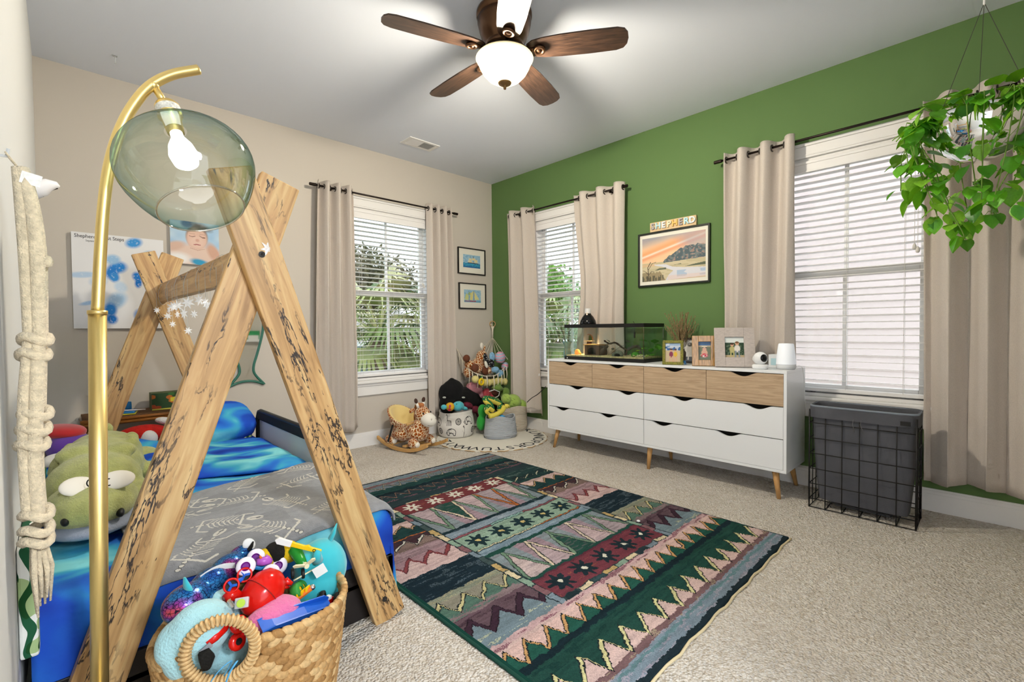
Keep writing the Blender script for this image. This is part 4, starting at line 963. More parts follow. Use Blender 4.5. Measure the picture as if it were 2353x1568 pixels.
# small wall ledge with two books that the mirror shows
t = thing('book_ledge', (-1.35, YB+.06, .9), 'small white picture ledge on wall behind the camera', 'shelf')
MB().box2((-1.6, YB, .9), (-1.1, YB+.09, .915)).box2((-1.6, YB+.085, .915), (-1.1, YB+.095, .94)).build('ledge', M_white, t)
for i, (x, w_, h_, c, lb_) in enumerate(((-1.5, .2, .22, '#d8567a', 'pink picture book on the small wall ledge'), (-1.26, .2, .17, '#2f9a5e', 'green and white picture book on small wall ledge'))):
    b = thing('picture_book', (x, YB+.05, .915), lb_, 'book'); MB().box2((x-w_/2, YB+.03, .915), (x+w_/2, YB+.045, .915+h_)).build('cover', mat('book_cover_%d' % i, c, .5), b); MB().box2((x-w_/2+.02, YB+.045, .93), (x+w_/2-.02, YB+.0465, .915+h_*.55)).build('cover_art', mat('book_art_white', '#ece8e4', .5), b)

# ------------------------------------------------------------------ bamboo shelf and things on it behind the bed head
SZ = .555; M_bamb = mat('bamboo_edge', '#9a6128', .4, var=.25, vscale=9, stretch=(2, 30, 30)); M_mat = mat('woven_brown_top', '#6b4a2e', .8, var=.4, vscale=80)
fl, fr = PX(262, 972, 'z', SZ), PX(410, 944, 'z', SZ)
t = thing('bamboo_shelf', (-3.15, -.14, 0), 'low bamboo shelf against wall behind the bed head', 'shelf')
MB().box2((-3.52, -.33, SZ-.008), (-2.80, -.03, SZ)).build('woven_top', M_mat, t)
for z in (SZ-.012, SZ-.033): MB().tube([(-3.53, -.335, z), (-2.79, -.335, z)], .0105, 10).build('bamboo_pole', M_bamb, t, smooth=True)
for x in (-3.5, -2.82):
    for y in (-.3, -.06): MB().cyl((x, y, 0), (x, y, SZ-.01), .014, n=12).build('leg', M_bamb, t, smooth=True)
p = PX(310, 945, 'z', SZ)
t = thing('toy_tablet', (-3.34, -.22, SZ), 'blue and yellow toy tablet lying on the bamboo shelf', 'toy')
MB().box((-3.34, -.22, SZ+.012), (.15, .12, .016), RZ(-10)).build('case', mat('toy_blue_plastic', '#2f7fc4', .35), t, bevel=.006); MB().box((-3.34, -.22, SZ+.004), (.16, .13, .007), RZ(-10)).build('base', mat('toy_yellow_plastic', '#d7cf2e', .4), t, bevel=.003)
MB().box((-3.345, -.165, SZ+.045), (.13, .01, .055), RZ(-10) @ RX(20)).build('flap', mat('toy_sky_plastic', '#4a97cc', .35), t, bevel=.004)
tag(MB().tube([(-3.42, -.255, SZ+.03), (-3.40, -.258, SZ+.031), (-3.37, -.262, SZ+.03), (-3.22, -.27, SZ+.022)], [.006, .013, .004, .003], 10).build('toy_wand', mat('white_plastic', '#e6e4e6', .3), smooth=True), 'white stick with round tip beside toy tablet', 'toy')
t = thing('patterned_box', (-3.08, -.16, SZ), 'small box with orange and green pattern on bamboo shelf', 'box')
R = Ras(60, 40, '#2d4a2a', 1.5)
for i in range(16): R.ell(random.random()*1.5, random.random(), .13, .12, random.choice(('#c06a28', '#b8502a', '#d58a3a', '#3d6b32')))
R.poly([(.75, .45), (1.2, .5), (1.2, .75), (.75, .7)], '#d9c93a'); R.put(R.V < .08, '#c9c34a')
MB().box2((-3.18, -.2, SZ), (-2.98, -.08, SZ+.11)).build('carton', mat('carton_green', '#4a5a2a', .6), t); add('front_print', R.mesh('front_print', .2, .11, M_col), None, t, T(-3.18, -.2012, SZ))
t = thing('navy_pail', (-2.95, -.2, SZ), 'navy toy pail at the end of bamboo shelf', 'pail')
MB().lathe([(0, 0), (.06, 0), (.068, .08), (.085, .15), (.092, .155), (.088, .165), (.078, .155), (.06, .02), (0, .015)], 28, c=(-2.93, -.2, SZ)).build('bucket', mat('navy_plastic', '#26324f', .35), t, smooth=True)
MB().tube([(-2.93+.085*cos(a), -.2, SZ+.16+.09*sin(a)) for a in np.linspace(0, pi, 15)], .005, 8).build('handle', mat('navy_plastic', '#26324f', .35), t, smooth=True)
# ------------------------------------------------------------------ pictures on the two walls
M_matb = mat('cream_mat_board', '#e6e3d6', .8); M_frm = mat('black_frame', '#1d1b1a', .4); M_fgrn = mat('dark_green_frame', '#20251f', .4); M_pane = glass_mat('picture_glass', '#ffffff', .02)
def picture(name, loc, rz, w, h, fw, mx, mz_, R, label, frame=None, cat='picture', th=.022):
    """framed picture hanging flat; loc = lower middle of its back"""
    t = thing(name, loc, label, cat, rz=rz); B = lambda n, mb, m, **k: mb.build(n, m, t, world=False, **k); fm = frame or M_frm
    B('frame', MB().box2((-w/2, -th, 0), (-w/2+fw, -.001, h)).box2((w/2-fw, -th, 0), (w/2, -.001, h)).box2((-w/2+fw, -th, 0), (w/2-fw, -.001, fw)).box2((-w/2+fw, -th, h-fw), (w/2-fw, -.001, h)), fm, bevel=.0015)
    B('mat_board', MB().box2((-w/2+fw, -.010, fw), (w/2-fw, -.004, h-fw)), M_matb)
    add('print', R.mesh('print', w-2*fw-2*mx, h-2*fw-2*mz_, M_col), None, t, T(-w/2+fw+mx, -.0112, fw+mz_), local=True)
    return t
def ship(kind):
    R = Ras(90, 84, '#8fbcd6', 1.0); R.put(R.noise(6, 9, 3+kind), '#b9cfd6', .6); R.put(R.noise(14, 16, 8+kind) > .68, '#6aa4cc', .6)
    if kind == 0:
        R.put(R.V < .36+.01*np.sin(R.U*30), '#2f7fb0'); R.put((R.V < .34) & (R.noise(12, 20, 5) > .55), '#3f9fbe'); R.put((R.V < .12), '#2d5f9c', .7)
        R.poly([(.3, .36), (.86, .34), (.9, .4), (.24, .42)], '#4a4238'); R.line([(.26, .415), (.9, .4)], .012, '#d8d2c0')
        for x in (.42, .6, .76): R.line([(x, .38), (x, .93 if x < .7 else .8)], .012, '#3a3430')
        for pts in ([(.33, .56), (.5, .56), (.48, .72), (.34, .72)], [(.34, .42), (.52, .42), (.5, .54), (.33, .54)], [(.5, .6), (.72, .6), (.7, .76), (.52, .76)], [(.64, .44), (.84, .44), (.82, .66), (.66, .66)], [(.25, .45), (.33, .45), (.34, .6)]): R.poly(pts, '#e3cf96')
        R.put((R.noise(16, 16, 2) > .6) & (R.V > .42) & (R.V < .76) & (R.U > .28) & (R.U < .85), '#cfd9cc', .5)
    else:
        R.put(R.V < .14+.02*np.sin(R.U*22), '#6fa9c6'); R.poly([(.06, .07), (.68, .06), (.72, .13), (.03, .12)], '#a8323c')
        for pts, c in (([(.03, .2), (.25, .18), (.27, .5), (.12, .72)], '#c9d08a'), ([(.2, .62), (.3, .86), (.4, .7), (.36, .55)], '#a9bd74'), ([(.33, .2), (.5, .16), (.56, .92), (.38, .72)], '#d8cf8a'), ([(.62, .2), (.9, .24), (.6, .9)], '#d9d596')): R.poly(pts, c)
        for x in (.29, .57): R.line([(x, .1), (x, .92)], .03, '#6f86a0')
    return R
picture('ship_picture', (-.3125, 0, 1.682), 0, .388, .287, .011, .062, .062, ship(0), 'small framed painting of a tall ship, upper of two')
picture('ship_picture', (-.306, 0, 1.301), 0, .384, .284, .011, .062, .062, ship(1), 'small framed painting of red-hulled sailboat, lower of two')
R = Ras(210, 150, '#f0c9a0', .56/.40); u, v = R.U, R.V
R.put(np.clip((v-.78)*5+(.35-u)*.9, 0, 1), '#7d93a6', .9); R.put(np.clip(1-np.abs(v-.62-.28*u)*7, 0, 1), '#e89a62', .8); R.put(np.clip(1-np.abs(v-.5-.27*u)*14, 0, 1), '#e58f6a', .75)
R.put(np.clip(1-np.abs(v-.56-.27*u)*30, 0, 1), '#f6ece0', .8); R.put(np.clip((u-.8)*3+(v-.7)*2, 0, 1), '#8c9cb0', .6); R.put(R.noise(5, 14, 4), '#eeb089', .25)
R.put(v < .42, '#cbbf9f'); R.put((v < .42) & (R.noise(5, 22, 6) > .55), '#b7ad8a', .6); R.put((v < .40) & (v > .34) & (u < .35), '#d9b48c', .6)
tl = .42+.30*np.clip((u-.5)/.5, 0, 1)**.7+.05*(R.noise(26, 3, 5)-.5); R.put((v > .395+.04*(u-.5)) & (v < tl) & (u > .5), '#56656b'); R.put((v > .41) & (v < tl) & (u > .5) & (R.noise(30, 22, 7) > .6), '#7d8584', .7); R.put((v > .42) & (v < tl) & (u > .55) & (R.noise(40, 30, 9) > .72), '#c29a88', .5)
R.poly([(.28, .38), (.55, .36), (.7, .29), (.95, .25), (1.4, .22), (1.4, .03), (.55, .0), (.62, .12), (.72, .2), (.5, .3), (.3, .355)], '#d3d3da'); R.put((v < .2) & (v > .05) & (u > .8) & (R.noise(4, 26, 3) > .5), '#94b2cf', .7); R.put((v < .1) & (u > .6), '#e3bfae', .4)
for a_ in ([(.98, .27), (1.4, .27), (1.4, .33), (1.15, .3)], [(.3, .24), (.56, .25), (.56, .285), (.4, .28)], [(.72, .32), (.9, .33), (.88, .345)]): R.poly(a_, '#5d6655')
R.put((v < .17+.06*R.noise(40, 2, 3)) & (u < .55-.6*v), '#8a7a5c', .8); R.put((v < .13) & (u < .5) & (R.noise(70, 6, 4) > .5), '#474a40', .8)
R.line([(.14, .02), (.15, .2), (.13, .32), (.2, .44)], .016, '#4a4038'); R.line([(.14, .17), (.06, .25), (.02, .26)], .011, '#4a4038'); R.line([(.14, .26), (.24, .41), (.33, .43)], .010, '#4a4038'); R.line([(.15, .14), (.22, .23), (.28, .21)], .01, '#4a4038')
pt = picture('marsh_painting', (0, -2.213, 1.42), -pi/2, .617, .452, .014, .022, .03, R, 'framed watercolour of an orange sunset over marsh water', M_fgrn)
t = thing('name_sign', (-.012, -2.218, 1.8725), 'wooden board of raised pastel letters on top of the marsh painting', 'sign', rz=-pi/2)
MB().box2((-.198, -.012, 0), (.198, .008, .078)).build('board', mat('pale_birch_board', '#d9bd92', .6, var=.1, vscale=14), t, world=False, bevel=.003)
for i, (ch, c) in enumerate(zip('SHEPHERD', ('#a9a6aa', '#bfe0e6', '#dfe3e6', '#ece6c8', '#eac36e', '#a7a4a8', '#b9e0ea', '#eceff1'))):
    me = text_mesh(ch, .068, .010, mat('letter_'+c[1:], c, .5), 'letter', .0022); o = add('letter', me, None, t, T(-.168+i*.0484, -.018, .041) @ RX(90), local=True)

# ------------------------------------------------------------------ wire laundry hamper
hx0, hx1, hy0, hy1, hh = -.43, -.205, -3.287, -3.768, .585
t = thing('laundry_hamper', ((hx0+hx1)/2, (hy0+hy1)/2, 0), 'black wire grid laundry hamper with charcoal fabric liner', 'hamper')
wr_ = .0026
def wire(a, b_, r=wr_): MB().cyl(a, b_, r, n=6).build('wire', M_black, t, smooth=True)
nyv = 6; zs = [.006, .055, .145, .235, .325, .415, .505]
for xx in (hx0, hx1):
    for i in range(nyv+1):
        y = hy0+(hy1-hy0)*i/nyv; wire((xx, y, .004), (xx, y, hh), .0042 if i in (0, nyv) else wr_)
    for z in zs: wire((xx, hy0, z), (xx, hy1, z))
for yy in (hy0, hy1):
    for k in (1, 2): x = hx0+(hx1-hx0)*k/3; wire((x, yy, .004), (x, yy, hh))
    for z in zs: wire((hx0, yy, z), (hx1, yy, z))
for i in range(1, nyv): y = hy0+(hy1-hy0)*i/nyv; wire((hx0, y, .005), (hx1, y, .005))
M_liner = mat('charcoal_canvas', '#54555b', .9, var=.14, vscale=7, bump=.3, bscale=400)
def rloop(f, inset, n=48, r=.03):
    a, c = (hx1-hx0)/2-inset, (hy0-hy1)/2-inset; s = f*2*pi; q = lambda v: math.copysign(abs(v)**.32, v)
    return ((hx0+hx1)/2+a*q(cos(s)), (hy0+hy1)/2+c*q(sin(s)))
def liner(fr, v):
    if v < .45:                      # inside wall, bottom to rim
        k = v/.45; z = .05+(hh-.02)*k; ins = .03*(1-k)**2+.006
    else:
        k = (v-.45)/.55; z = hh+.022-(.0 if k < .3 else 0)-abs(k-.12)*.0; ins = .006
        if k < .25: ins = .006-.012*sin(k/.25*pi/2); z = hh+.014+.012*sin(k/.25*pi)
        else: ins = -.007+.002*sin(fr*40); z = hh+.014-(k-.25)/.75*.062
    x, y = rloop(fr, ins); return (x, y, z)
MB().grid(liner, 72, 40, cu=True).build('liner_rim', M_liner, t, smooth=True)
def bag(fr, v):
    z = hh*(1-v)+.02*v; low = max(0, v-.75)/.25; ins = .016+.006*sin(fr*31+v*3)+.028*v*v+.06*low**3
    x, y = rloop(fr, ins); z += .03*low*(.5+.5*sin(fr*12.6+1))*(1 if v < .99 else 1); return (x+.016*mnoise.noise(Vector((cos(fr*6.283)*1.5, sin(fr*6.283)*5, v*4))), y, max(z, .012))
MB().tube([(*rloop(k/72, -.003), hh+.019) for k in range(72)], .0062, 8, closed=True).build('folded_hem', mat('pale_hem', '#7f8792', .85), t, smooth=True)
MB().grid(bag, 72, 26, cu=True).build('bag', M_liner, t, smooth=True)
MB().box2((hx0+.085, hy0-.11, .016), (hx1-.085, hy1+.11, .024)).build('bag_bottom', M_liner, t)
MB().box((hx0-.008, hy1+.045, hh-.028), (.002, .042, .022)).build('care_tag', M_black, t)
for i, dy in enumerate((.0, -.035)):
    MB().tube([(hx0-.009, -3.50+dy, hh-.035), (hx0-.012, -3.497+dy, hh-.06), (hx0-.008, -3.505+dy*1.2, hh-.105)], .0018, 6).build('drawstring', mat('grey_drawstring', '#6a6a6e', .9), t, smooth=True)

# ------------------------------------------------------------------ round alphabet rug
rc = Vector((-.56, -.60, 0)); rr = .545
t = thing('alphabet_rug', rc, 'round cream rug with black alphabet letters around its edge', 'rug')
MB().lathe([(0, .010), (rr-.004, .010), (rr, .006), (rr-.003, .001)], 96, c=rc).build('pile', mat('cream_cotton_rug', '#e6e2d6', .95, bump=.6, bscale=300), t)
MB().tube([rc+Vector(((rr-.002+.006*sin(a*23))*cos(a), (rr-.002+.006*sin(a*23))*sin(a), .0055+.002*sin(a*37))) for a in np.linspace(0, 2*pi, 145)[:-1]], .0045, 6, closed=True).build('stitched_edge', mat('tan_stitching', '#b89a70', .9), t, smooth=True)
M_let = mat('black_rug_ink', '#23262e', .9)
al = 'ABCDEFGHIJKLMNOPQRSTUVWXYZ'
for i, ch in enumerate(al):
    # letter T sits towards the camera; tops point to the middle
    a = radians(236+(19-i)*13.1)
    pos = rc+Vector(((rr-.085)*cos(a), (rr-.085)*sin(a), .0108)); me = text_mesh(ch, .15, .0006, M_let)
    add('letter', me, None, t, T(*pos) @ RZ(math.degrees(a)-90))

# ------------------------------------------------------------------ giraffe rocker
def giraffe_print():
    m = bpy.data.materials.new('giraffe_print_plush'); m.use_nodes = True; N = m.node_tree.nodes; L = m.node_tree.links; b = N['Principled BSDF']; b.inputs['Roughness'].default_value = .95; b.inputs['Sheen Weight'].default_value = .3; b.inputs['Specular IOR Level'].default_value = .1
    tc = N.new('ShaderNodeTexCoord'); n = N.new('ShaderNodeTexNoise'); n.inputs['Scale'].default_value = 14; L.new(tc.outputs['Object'], n.inputs['Vector'])
    va = N.new('ShaderNodeMix'); va.data_type = 'RGBA'; va.inputs[0].default_value = .06; L.new(tc.outputs['Object'], va.inputs[6]); L.new(n.outputs['Color'], va.inputs[7])
    vo = N.new('ShaderNodeTexVoronoi'); vo.feature = 'DISTANCE_TO_EDGE'; vo.inputs['Scale'].default_value = 42; L.new(va.outputs[2], vo.inputs['Vector'])
    r = N.new('ShaderNodeValToRGB'); e = r.color_ramp.elements; e[0].position = .06; e[0].color = (*lin('#ead9b4'), 1); e[1].position = .09; e[1].color = (*lin('#9a4e16'), 1); L.new(vo.outputs['Distance'], r.inputs[0]); L.new(r.outputs[0], b.inputs['Base Color']); return m
M_gir = giraffe_print(); M_yel = mat('butter_yellow_plush', '#e8cd86', .95, bump=.4, bscale=250, sheen=.3); M_rock = mat('pale_beech_rocker', '#c69a5e', .45, var=.12, vscale=8); M_muz = mat('ivory_plush', '#e9e4d8', .95, sheen=.3); M_horn = mat('dark_brown_plush', '#4a342c', .95)
M_mane = mat('ginger_fur', '#b87444', .95, bump=1, bscale=160, var=.2, vscale=60)
fa = math.atan2(-.98, .22)
t = thing('giraffe_rocker', (-1.345, -.40, 0), 'giraffe plush rocking seat on curved wooden rockers', 'rocking toy', rz=fa)
B = lambda n, mb, m, **k: mb.build(n, m, t, world=False, **k)
for s in (-1, 1):
    top = []; bot = []
    for i in range(21):
        x = -.31+.62*i/20; z = .004+.075*(abs(x)/.31)**2.2; bot.append((x, z)); top.append((x, z+.03))
    B('rocker', MB().prism(bot+top[::-1], .026, T(0, s*.125, 0)), M_rock, bevel=.004)
for x in (-.14, .03, .13): B('crossbar', MB().box2((x-.022, -.125, .042), (x+.022, .125, .058)), M_rock, bevel=.003)
# tub seat: outside shell and yellow lining
def tub(r0, r1, zt, inner):
    def fn(f, v):
        a = -pi*.72+f*pi*1.44; back = (cos(a)+1)/2; zz = .13+v*(.085+zt*back**1.1); k = .70+.34*v
        rx, ry = (r0*k, r1*k); return (-.085-rx*cos(a), ry*sin(a), zz)
    return fn
B('seat_shell', MB().grid(tub(.145, .145, .165, False), 40, 14), M_gir, smooth=True, solid=.012)
B('seat_lining', MB().grid(tub(.13, .13, .165, True), 40, 14), M_yel, smooth=True, solid=.022)
B('seat_cushion', MB().ell((-.06, 0, .165), (.13, .11, .045), None, 24, 10), M_yel, smooth=True)
B('body', MB().ell((-.08, 0, .14), (.16, .13, .075)).ell((.06, 0, .165), (.12, .105, .095)).ell((.115, 0, .22), (.075, .075, .09), RY(20)), M_gir, remesh=.008, ms=2)
for x, y in ((-.17, .10), (-.17, -.10), (.115, .10), (.115, -.10)):
    B('foot', MB().ell((x, y, .085), (.052, .042, .045), RZ(0)).ell((x+.03, y, .078), (.032, .036, .034)), M_gir, remesh=.006, ms=2); B('sole', MB().ell((x+.053, y, .076), (.016, .026, .024)), M_muz, smooth=True)
B('head', MB().ell((.135, 0, .325), (.075, .068, .072)).ell((.12, 0, .26), (.055, .055, .07)), M_gir, remesh=.006, ms=2)
B('muzzle', MB().ell((.205, 0, .282), (.072, .068, .062), RY(20), 24, 14), M_muz, smooth=True)
B('smile', MB().tube([(.205+.062*cos(a)*cos(.5), .066*sin(a)*.9, .252-.012*cos(a*1.0)) for a in np.linspace(-.9, .9, 13)], .0018, 5), M_horn)
for s in (-1, 1):
    B('eye', MB().ell((.188, s*.045, .345), .008, None, 10, 8), M_black, smooth=True)
    B('horn', MB().tube([(.115, s*.03, .385), (.108, s*.042, .425)], .012, 10), M_muz, smooth=True); B('horn_tip', MB().ell((.104, s*.047, .447), (.016, .016, .024), RX(-18*s), 12, 8), M_horn, smooth=True)
    B('ear', MB().ell((.085, s*.078, .365), (.012, .035, .02), RX(-20*s), 12, 8), M_gir, smooth=True)
    B('nostril', MB().tube([(.268, s*.026+.006*cos(a), .295+.006*sin(a)) for a in np.linspace(0, 2*pi, 9)[:-1]], .0012, 4, closed=True), M_horn)
    B('grip_peg', MB().cyl((.085, s*.05, .255), (.075, s*.135, .25), .011, n=12), M_rock, smooth=True)
B('mane', MB().ell((.085, 0, .395), (.03, .035, .03)).ell((.06, 0, .35), (.025, .022, .05)).ell((.052, 0, .29), (.02, .02, .05)).ell((.12, 0, .405), (.028, .03, .022)), M_mane, remesh=.006)
B('strap', MB().box((-.115, -.148, .155), (.02, .003, .17), RY(22)), M_black)

# ------------------------------------------------------------------ bins of toys in the corner
def rope_basket(name, c, rx, ry, h, m, label, flare=1.0, dent=0, rz=0, tilt=0):
    t = thing(name, c, label, 'basket'); nr = int(h/.0125)
    def prof(k, f): return flare+(1-flare)*(1-k)+dent*math.exp(-((k-.6)/.2)**2)*max(0, cos(f*2*pi-4.2))
    for i in range(nr):
        k = i/(nr-1); z = .006+k*(h-.012); P = []
        for j in range(40):
            a = 2*pi*j/40; q = prof(k, j/40)*(1-.10*max(0, (.12-k)/.12)); d = Vector((rx*cos(a)*q, ry*sin(a)*q, z)); d.rotate(Euler((0, 0, rz))); P.append(Vector(c)+d+Vector((0, 0, .014*k*sin(a*3+1))))
        MB().tube(P, .0072, 6, closed=True).build('rope_coil', m, t, smooth=True)
    MB().lathe([(0, .004), (1, .004)], 32, c=(0,0,0), sx=rx*.93, sy=ry*.93).build('bottom', m, t, world=False)
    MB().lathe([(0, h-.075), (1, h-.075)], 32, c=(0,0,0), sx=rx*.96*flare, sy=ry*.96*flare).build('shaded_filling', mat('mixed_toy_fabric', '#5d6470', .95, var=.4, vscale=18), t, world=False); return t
M_grope = mat('pale_grey_rope', '#bcc1c8', .9, bump=.6, bscale=500); M_crope = mat('cream_rope', '#d8ccba', .9, bump=.6, bscale=500)
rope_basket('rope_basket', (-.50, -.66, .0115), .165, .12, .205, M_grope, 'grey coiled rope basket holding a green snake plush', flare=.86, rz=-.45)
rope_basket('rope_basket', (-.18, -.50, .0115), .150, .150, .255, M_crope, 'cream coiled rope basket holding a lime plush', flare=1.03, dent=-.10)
def animal_print():
    w, h = 2*pi*.185, .25; R = Ras(420, 92, '#dedad4', w/h); ink = '#454342'; rg = random.Random(4)
    def eleph(x, y, s):
        R.line([(x+.30*s*cos(a), y+.22*s*sin(a)) for a in np.linspace(0, pi, 14)], .024, ink); R.line([(x-.3*s, y), (x-.28*s, y-.25*s), (x-.16*s, y-.25*s), (x-.14*s, y-.1*s), (x+.12*s, y-.1*s), (x+.14*s, y-.25*s), (x+.28*s, y-.25*s), (x+.3*s, y)], .024, ink)
        R.line([(x-.08*s+.1*s*cos(a), y+.05*s+.13*s*sin(a)) for a in np.linspace(.8, 5.6, 14)], .026, ink); R.line([(x-.3*s, y), (x-.38*s, y-.1*s), (x-.36*s, y-.2*s)], .024, ink)
    def gir(x, y, s):
        R.line([(x, y+.42*s), (x-.06*s, y+.36*s), (x+.02*s, y+.35*s), (x+.04*s, y), (x+.3*s, y-.02*s), (x+.32*s, y-.32*s)], .024, ink); R.line([(x+.02*s, y), (x+.01*s, y-.32*s)], .024, ink); R.line([(x+.12*s, y), (x+.12*s, y-.32*s)], .02, ink); R.line([(x+.22*s, y), (x+.22*s, y-.32*s)], .02, ink)
        for i in range(14): R.ell(x+.04*s+rg.random()*.26*s, y-.05*s-rg.random()*.1*s, .008, .01, ink)
    def lion(x, y, s):
        for r in (.2, .16, .09): R.line([(x+r*s*cos(a), y+r*s*sin(a)) for a in np.linspace(0, 2*pi, 20)], .02, ink)
        R.ell(x, y, .03, .03, ink)
    k = 0
    for i in range(9):
        x = .25+i*.52; (eleph, gir, lion)[i % 3](x, .66+.05*sin(i*2), .62); (lion, eleph, gir)[i % 3](x+.22, .24+.04*cos(i), .58)
        for _ in range(6): R.ell(x+rg.uniform(-.25, .25), rg.random(), .02, .006, ink, rg.random()*3)
    me = R.mesh('printed_side', w, h, mat('printed_canvas', attr=True, rough=.9, bump=.2, bscale=300))
    def f(u, z):
        a = u/.185; k = z/h; q = .165*(1.0+.12*sin(pi*min(1, k*1.15)))*(1-.12*math.exp(-((k-.62)/.16)**2)*max(0, cos(a-5.6))**2)*(1 if k > .06 else .93+.07*k/.06); return (q*cos(a), q*sin(a), z+.008*sin(a*2+1)*k)
    warp(me, f); recalc(me); return me
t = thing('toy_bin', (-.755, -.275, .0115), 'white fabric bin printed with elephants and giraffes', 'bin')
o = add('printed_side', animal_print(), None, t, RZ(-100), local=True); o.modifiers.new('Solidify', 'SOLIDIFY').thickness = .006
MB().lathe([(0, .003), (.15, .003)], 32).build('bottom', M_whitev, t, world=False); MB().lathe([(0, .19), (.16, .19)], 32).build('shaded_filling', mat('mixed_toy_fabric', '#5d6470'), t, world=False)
# --- plush pile; K() turns a pixel into a point on an upright plane through the pile
def K(px, py, y): return PX(px, py, 'y', y)
M_blk = mat('black_plush', '#0a0a0c', .95, sheen=.04, bump=.6, bscale=200)
def plush(name, label, parts, m, vox=.009, ms=2, cat='plush toy'):
    lo = Vector(parts[0][0]); t = thing(name, lo, label, cat); b = MB()
    for c, r, M in parts: b.ell(c, r, M, 16, 10)
    b.build('body', m, t, remesh=vox, ms=ms); return t
t = plush('panther_plush', 'big black panther plush slumped behind the animal print bin', [(K(1040, 905, -.16), (.14, .10, .15), None), (K(1075, 915, -.17), (.17, .1, .11), RY(25)), (K(1120, 925, -.2), (.16, .09, .075), RY(22)), (K(1155, 938, -.24), (.09, .07, .06), None), (K(1038, 877, -.16), (.036, .03, .04), None), (K(1022, 905, -.16), (.06, .07, .10), None), (K(1030, 930, -.17), (.1, .09, .1), None)], M_blk, .012)
for px, py in ((1021, 914), (1065, 914)): MB().ell(K(px, py, -.265), (.022, .008, .010), RY(8), 12, 8).build('eye', mat('pale_grey_felt', '#b9bdb4', .8), t, smooth=True)
M_turq = mat('turquoise_plush', '#4fb6c4', .9, sheen=.2); M_gold = mat('mustard_plush', '#d9a526', .9)
t = plush('elephant_toy', 'small turquoise elephant toy with mustard saddle on animal bin', [(K(1053, 934, -.36), (.065, .05, .05), None), (K(1020, 936, -.36), (.03, .03, .025), None), (K(1067, 939, -.37), (.04, .03, .02), RY(15))], M_turq, .006)
MB().ell(K(1034, 935, -.37), (.042, .045, .042), None, 16, 10).build('saddle', M_gold, t, smooth=True); MB().ell(K(1034, 934, -.415), (.012, .004, .014), None, 10, 8).build('badge', mat('magenta_felt', '#b8386c', .9), t, smooth=True)
MB().ell(K(1033, 942, -.41), (.02, .012, .014), None, 10, 8).build('foot', M_redv, t, smooth=True)
for dx in (1049, 1060): MB().ell(K(dx, 929 if dx == 1049 else 938, -.405), .005, None, 8, 6).build('eye', M_black, t, smooth=True)
MB().ell(K(1056, 925, -.36), (.02, .012, .012), None, 10, 8).build('ear', mat('pale_yellow_felt', '#e3cf7a', .9), t, smooth=True)
plush('knit_plush', 'dark red knitted plush tucked behind the turquoise elephant', [(K(1075, 932, -.27), (.06, .05, .035), RY(20)), (K(1094, 942, -.28), (.06, .05, .04), RY(25)), (K(1104, 950, -.28), (.045, .05, .06), None)], mat('maroon_knit', '#6b2434', .95, bump=1, bscale=110), .008)
plush('green_plush', 'bright green round plush between the two rope and fabric bins', [(K(1109, 945, -.45), (.05, .05, .07), None), (K(1106, 972, -.45), (.05, .05, .08), None)], mat('kelly_green_plush', '#2aa33a', .9, sheen=.2), .008)
# snake
t = thing('snake_plush', (-.5, -.62, .2), 'green snake plush with yellow belly coiled on grey basket', 'plush toy')
sn = [(1125, 950, -.66), (1117, 943, -.67), (1122, 935, -.67), (1130, 940, -.66), (1126, 930, -.64), (1114, 918, -.62), (1122, 916, -.6), (1135, 921, -.6), (1148, 927, -.6), (1150, 936, -.62), (1147, 943, -.64)]
def snake_mat():
    m = mat('snake_green_plush', '#1f6b3a', .9); N = m.node_tree.nodes; L = m.node_tree.links; tc = N.new('ShaderNodeTexCoord'); vo = N.new('ShaderNodeTexVoronoi'); vo.inputs['Scale'].default_value = 42; L.new(tc.outputs['Object'], vo.inputs['Vector'])
    r = N.new('ShaderNodeValToRGB'); r.color_ramp.interpolation = 'CONSTANT'; e = r.color_ramp.elements; e[0].color = (*lin('#d8d27a'), 1); e[1].position = .26; e[1].color = (*lin('#1f6b3a'), 1); L.new(vo.outputs['Distance'], r.inputs[0]); L.new(r.outputs[0], N['Principled BSDF'].inputs['Base Color']); return m
P = smooth_path([K(*q) for q in sn], 6); rad = [min(.024, .012+.012*i/8) if i < 8 else .027 for i in range(len(P))]
MB().tube(P, rad, 12).build('body', snake_mat(), t, smooth=True); MB().tube([p+Vector((0, -.006, -.012)) for p in P], [r_*.9 for r_ in rad], 10).build('belly', mat('lemon_plush', '#e3d35a', .9), t, smooth=True)
P = smooth_path([K(1125, 957, -.69), K(1140, 953, -.69), K(1153, 945, -.68), K(1158, 936, -.66)], 6); MB().tube(P, .024, 12).ell(K(1164, 934, -.67), (.038, .028, .024), RY(10), 16, 10).build('neck_and_head', mat('lemon_plush', '#e3d35a', .9), t, smooth=True)
for px, py in ((1159, 931), (1168, 936)): MB().ell(K(px, py, -.697), .004, None, 8, 6).build('eye', M_black, t, smooth=True)
tag(MB().ell(K(1152, 962, -.69), (.042, .04, .036), None, 20, 12).lathe([(.0405, -.002), (.0425, 0), (.0405, .002)], 20, c=K(1152, 962, -.69)).build('blue_ball', mat('sky_blue_vinyl', '#4aa0dc', .35), smooth=True), 'sky blue ball peeking out of the grey basket', 'ball')
def lime():
    m = mat('lime_quilted_plush', '#a3c25a', .9, sheen=.2); return m
t = plush('lime_plush', 'lime green quilted plush on top of the cream basket', [(K(1178, 924, -.52), (.092, .09, .082), None), (K(1195, 933, -.52), (.07, .09, .07), None), (K(1163, 917, -.52), (.05, .06, .055), None)], lime(), .008)
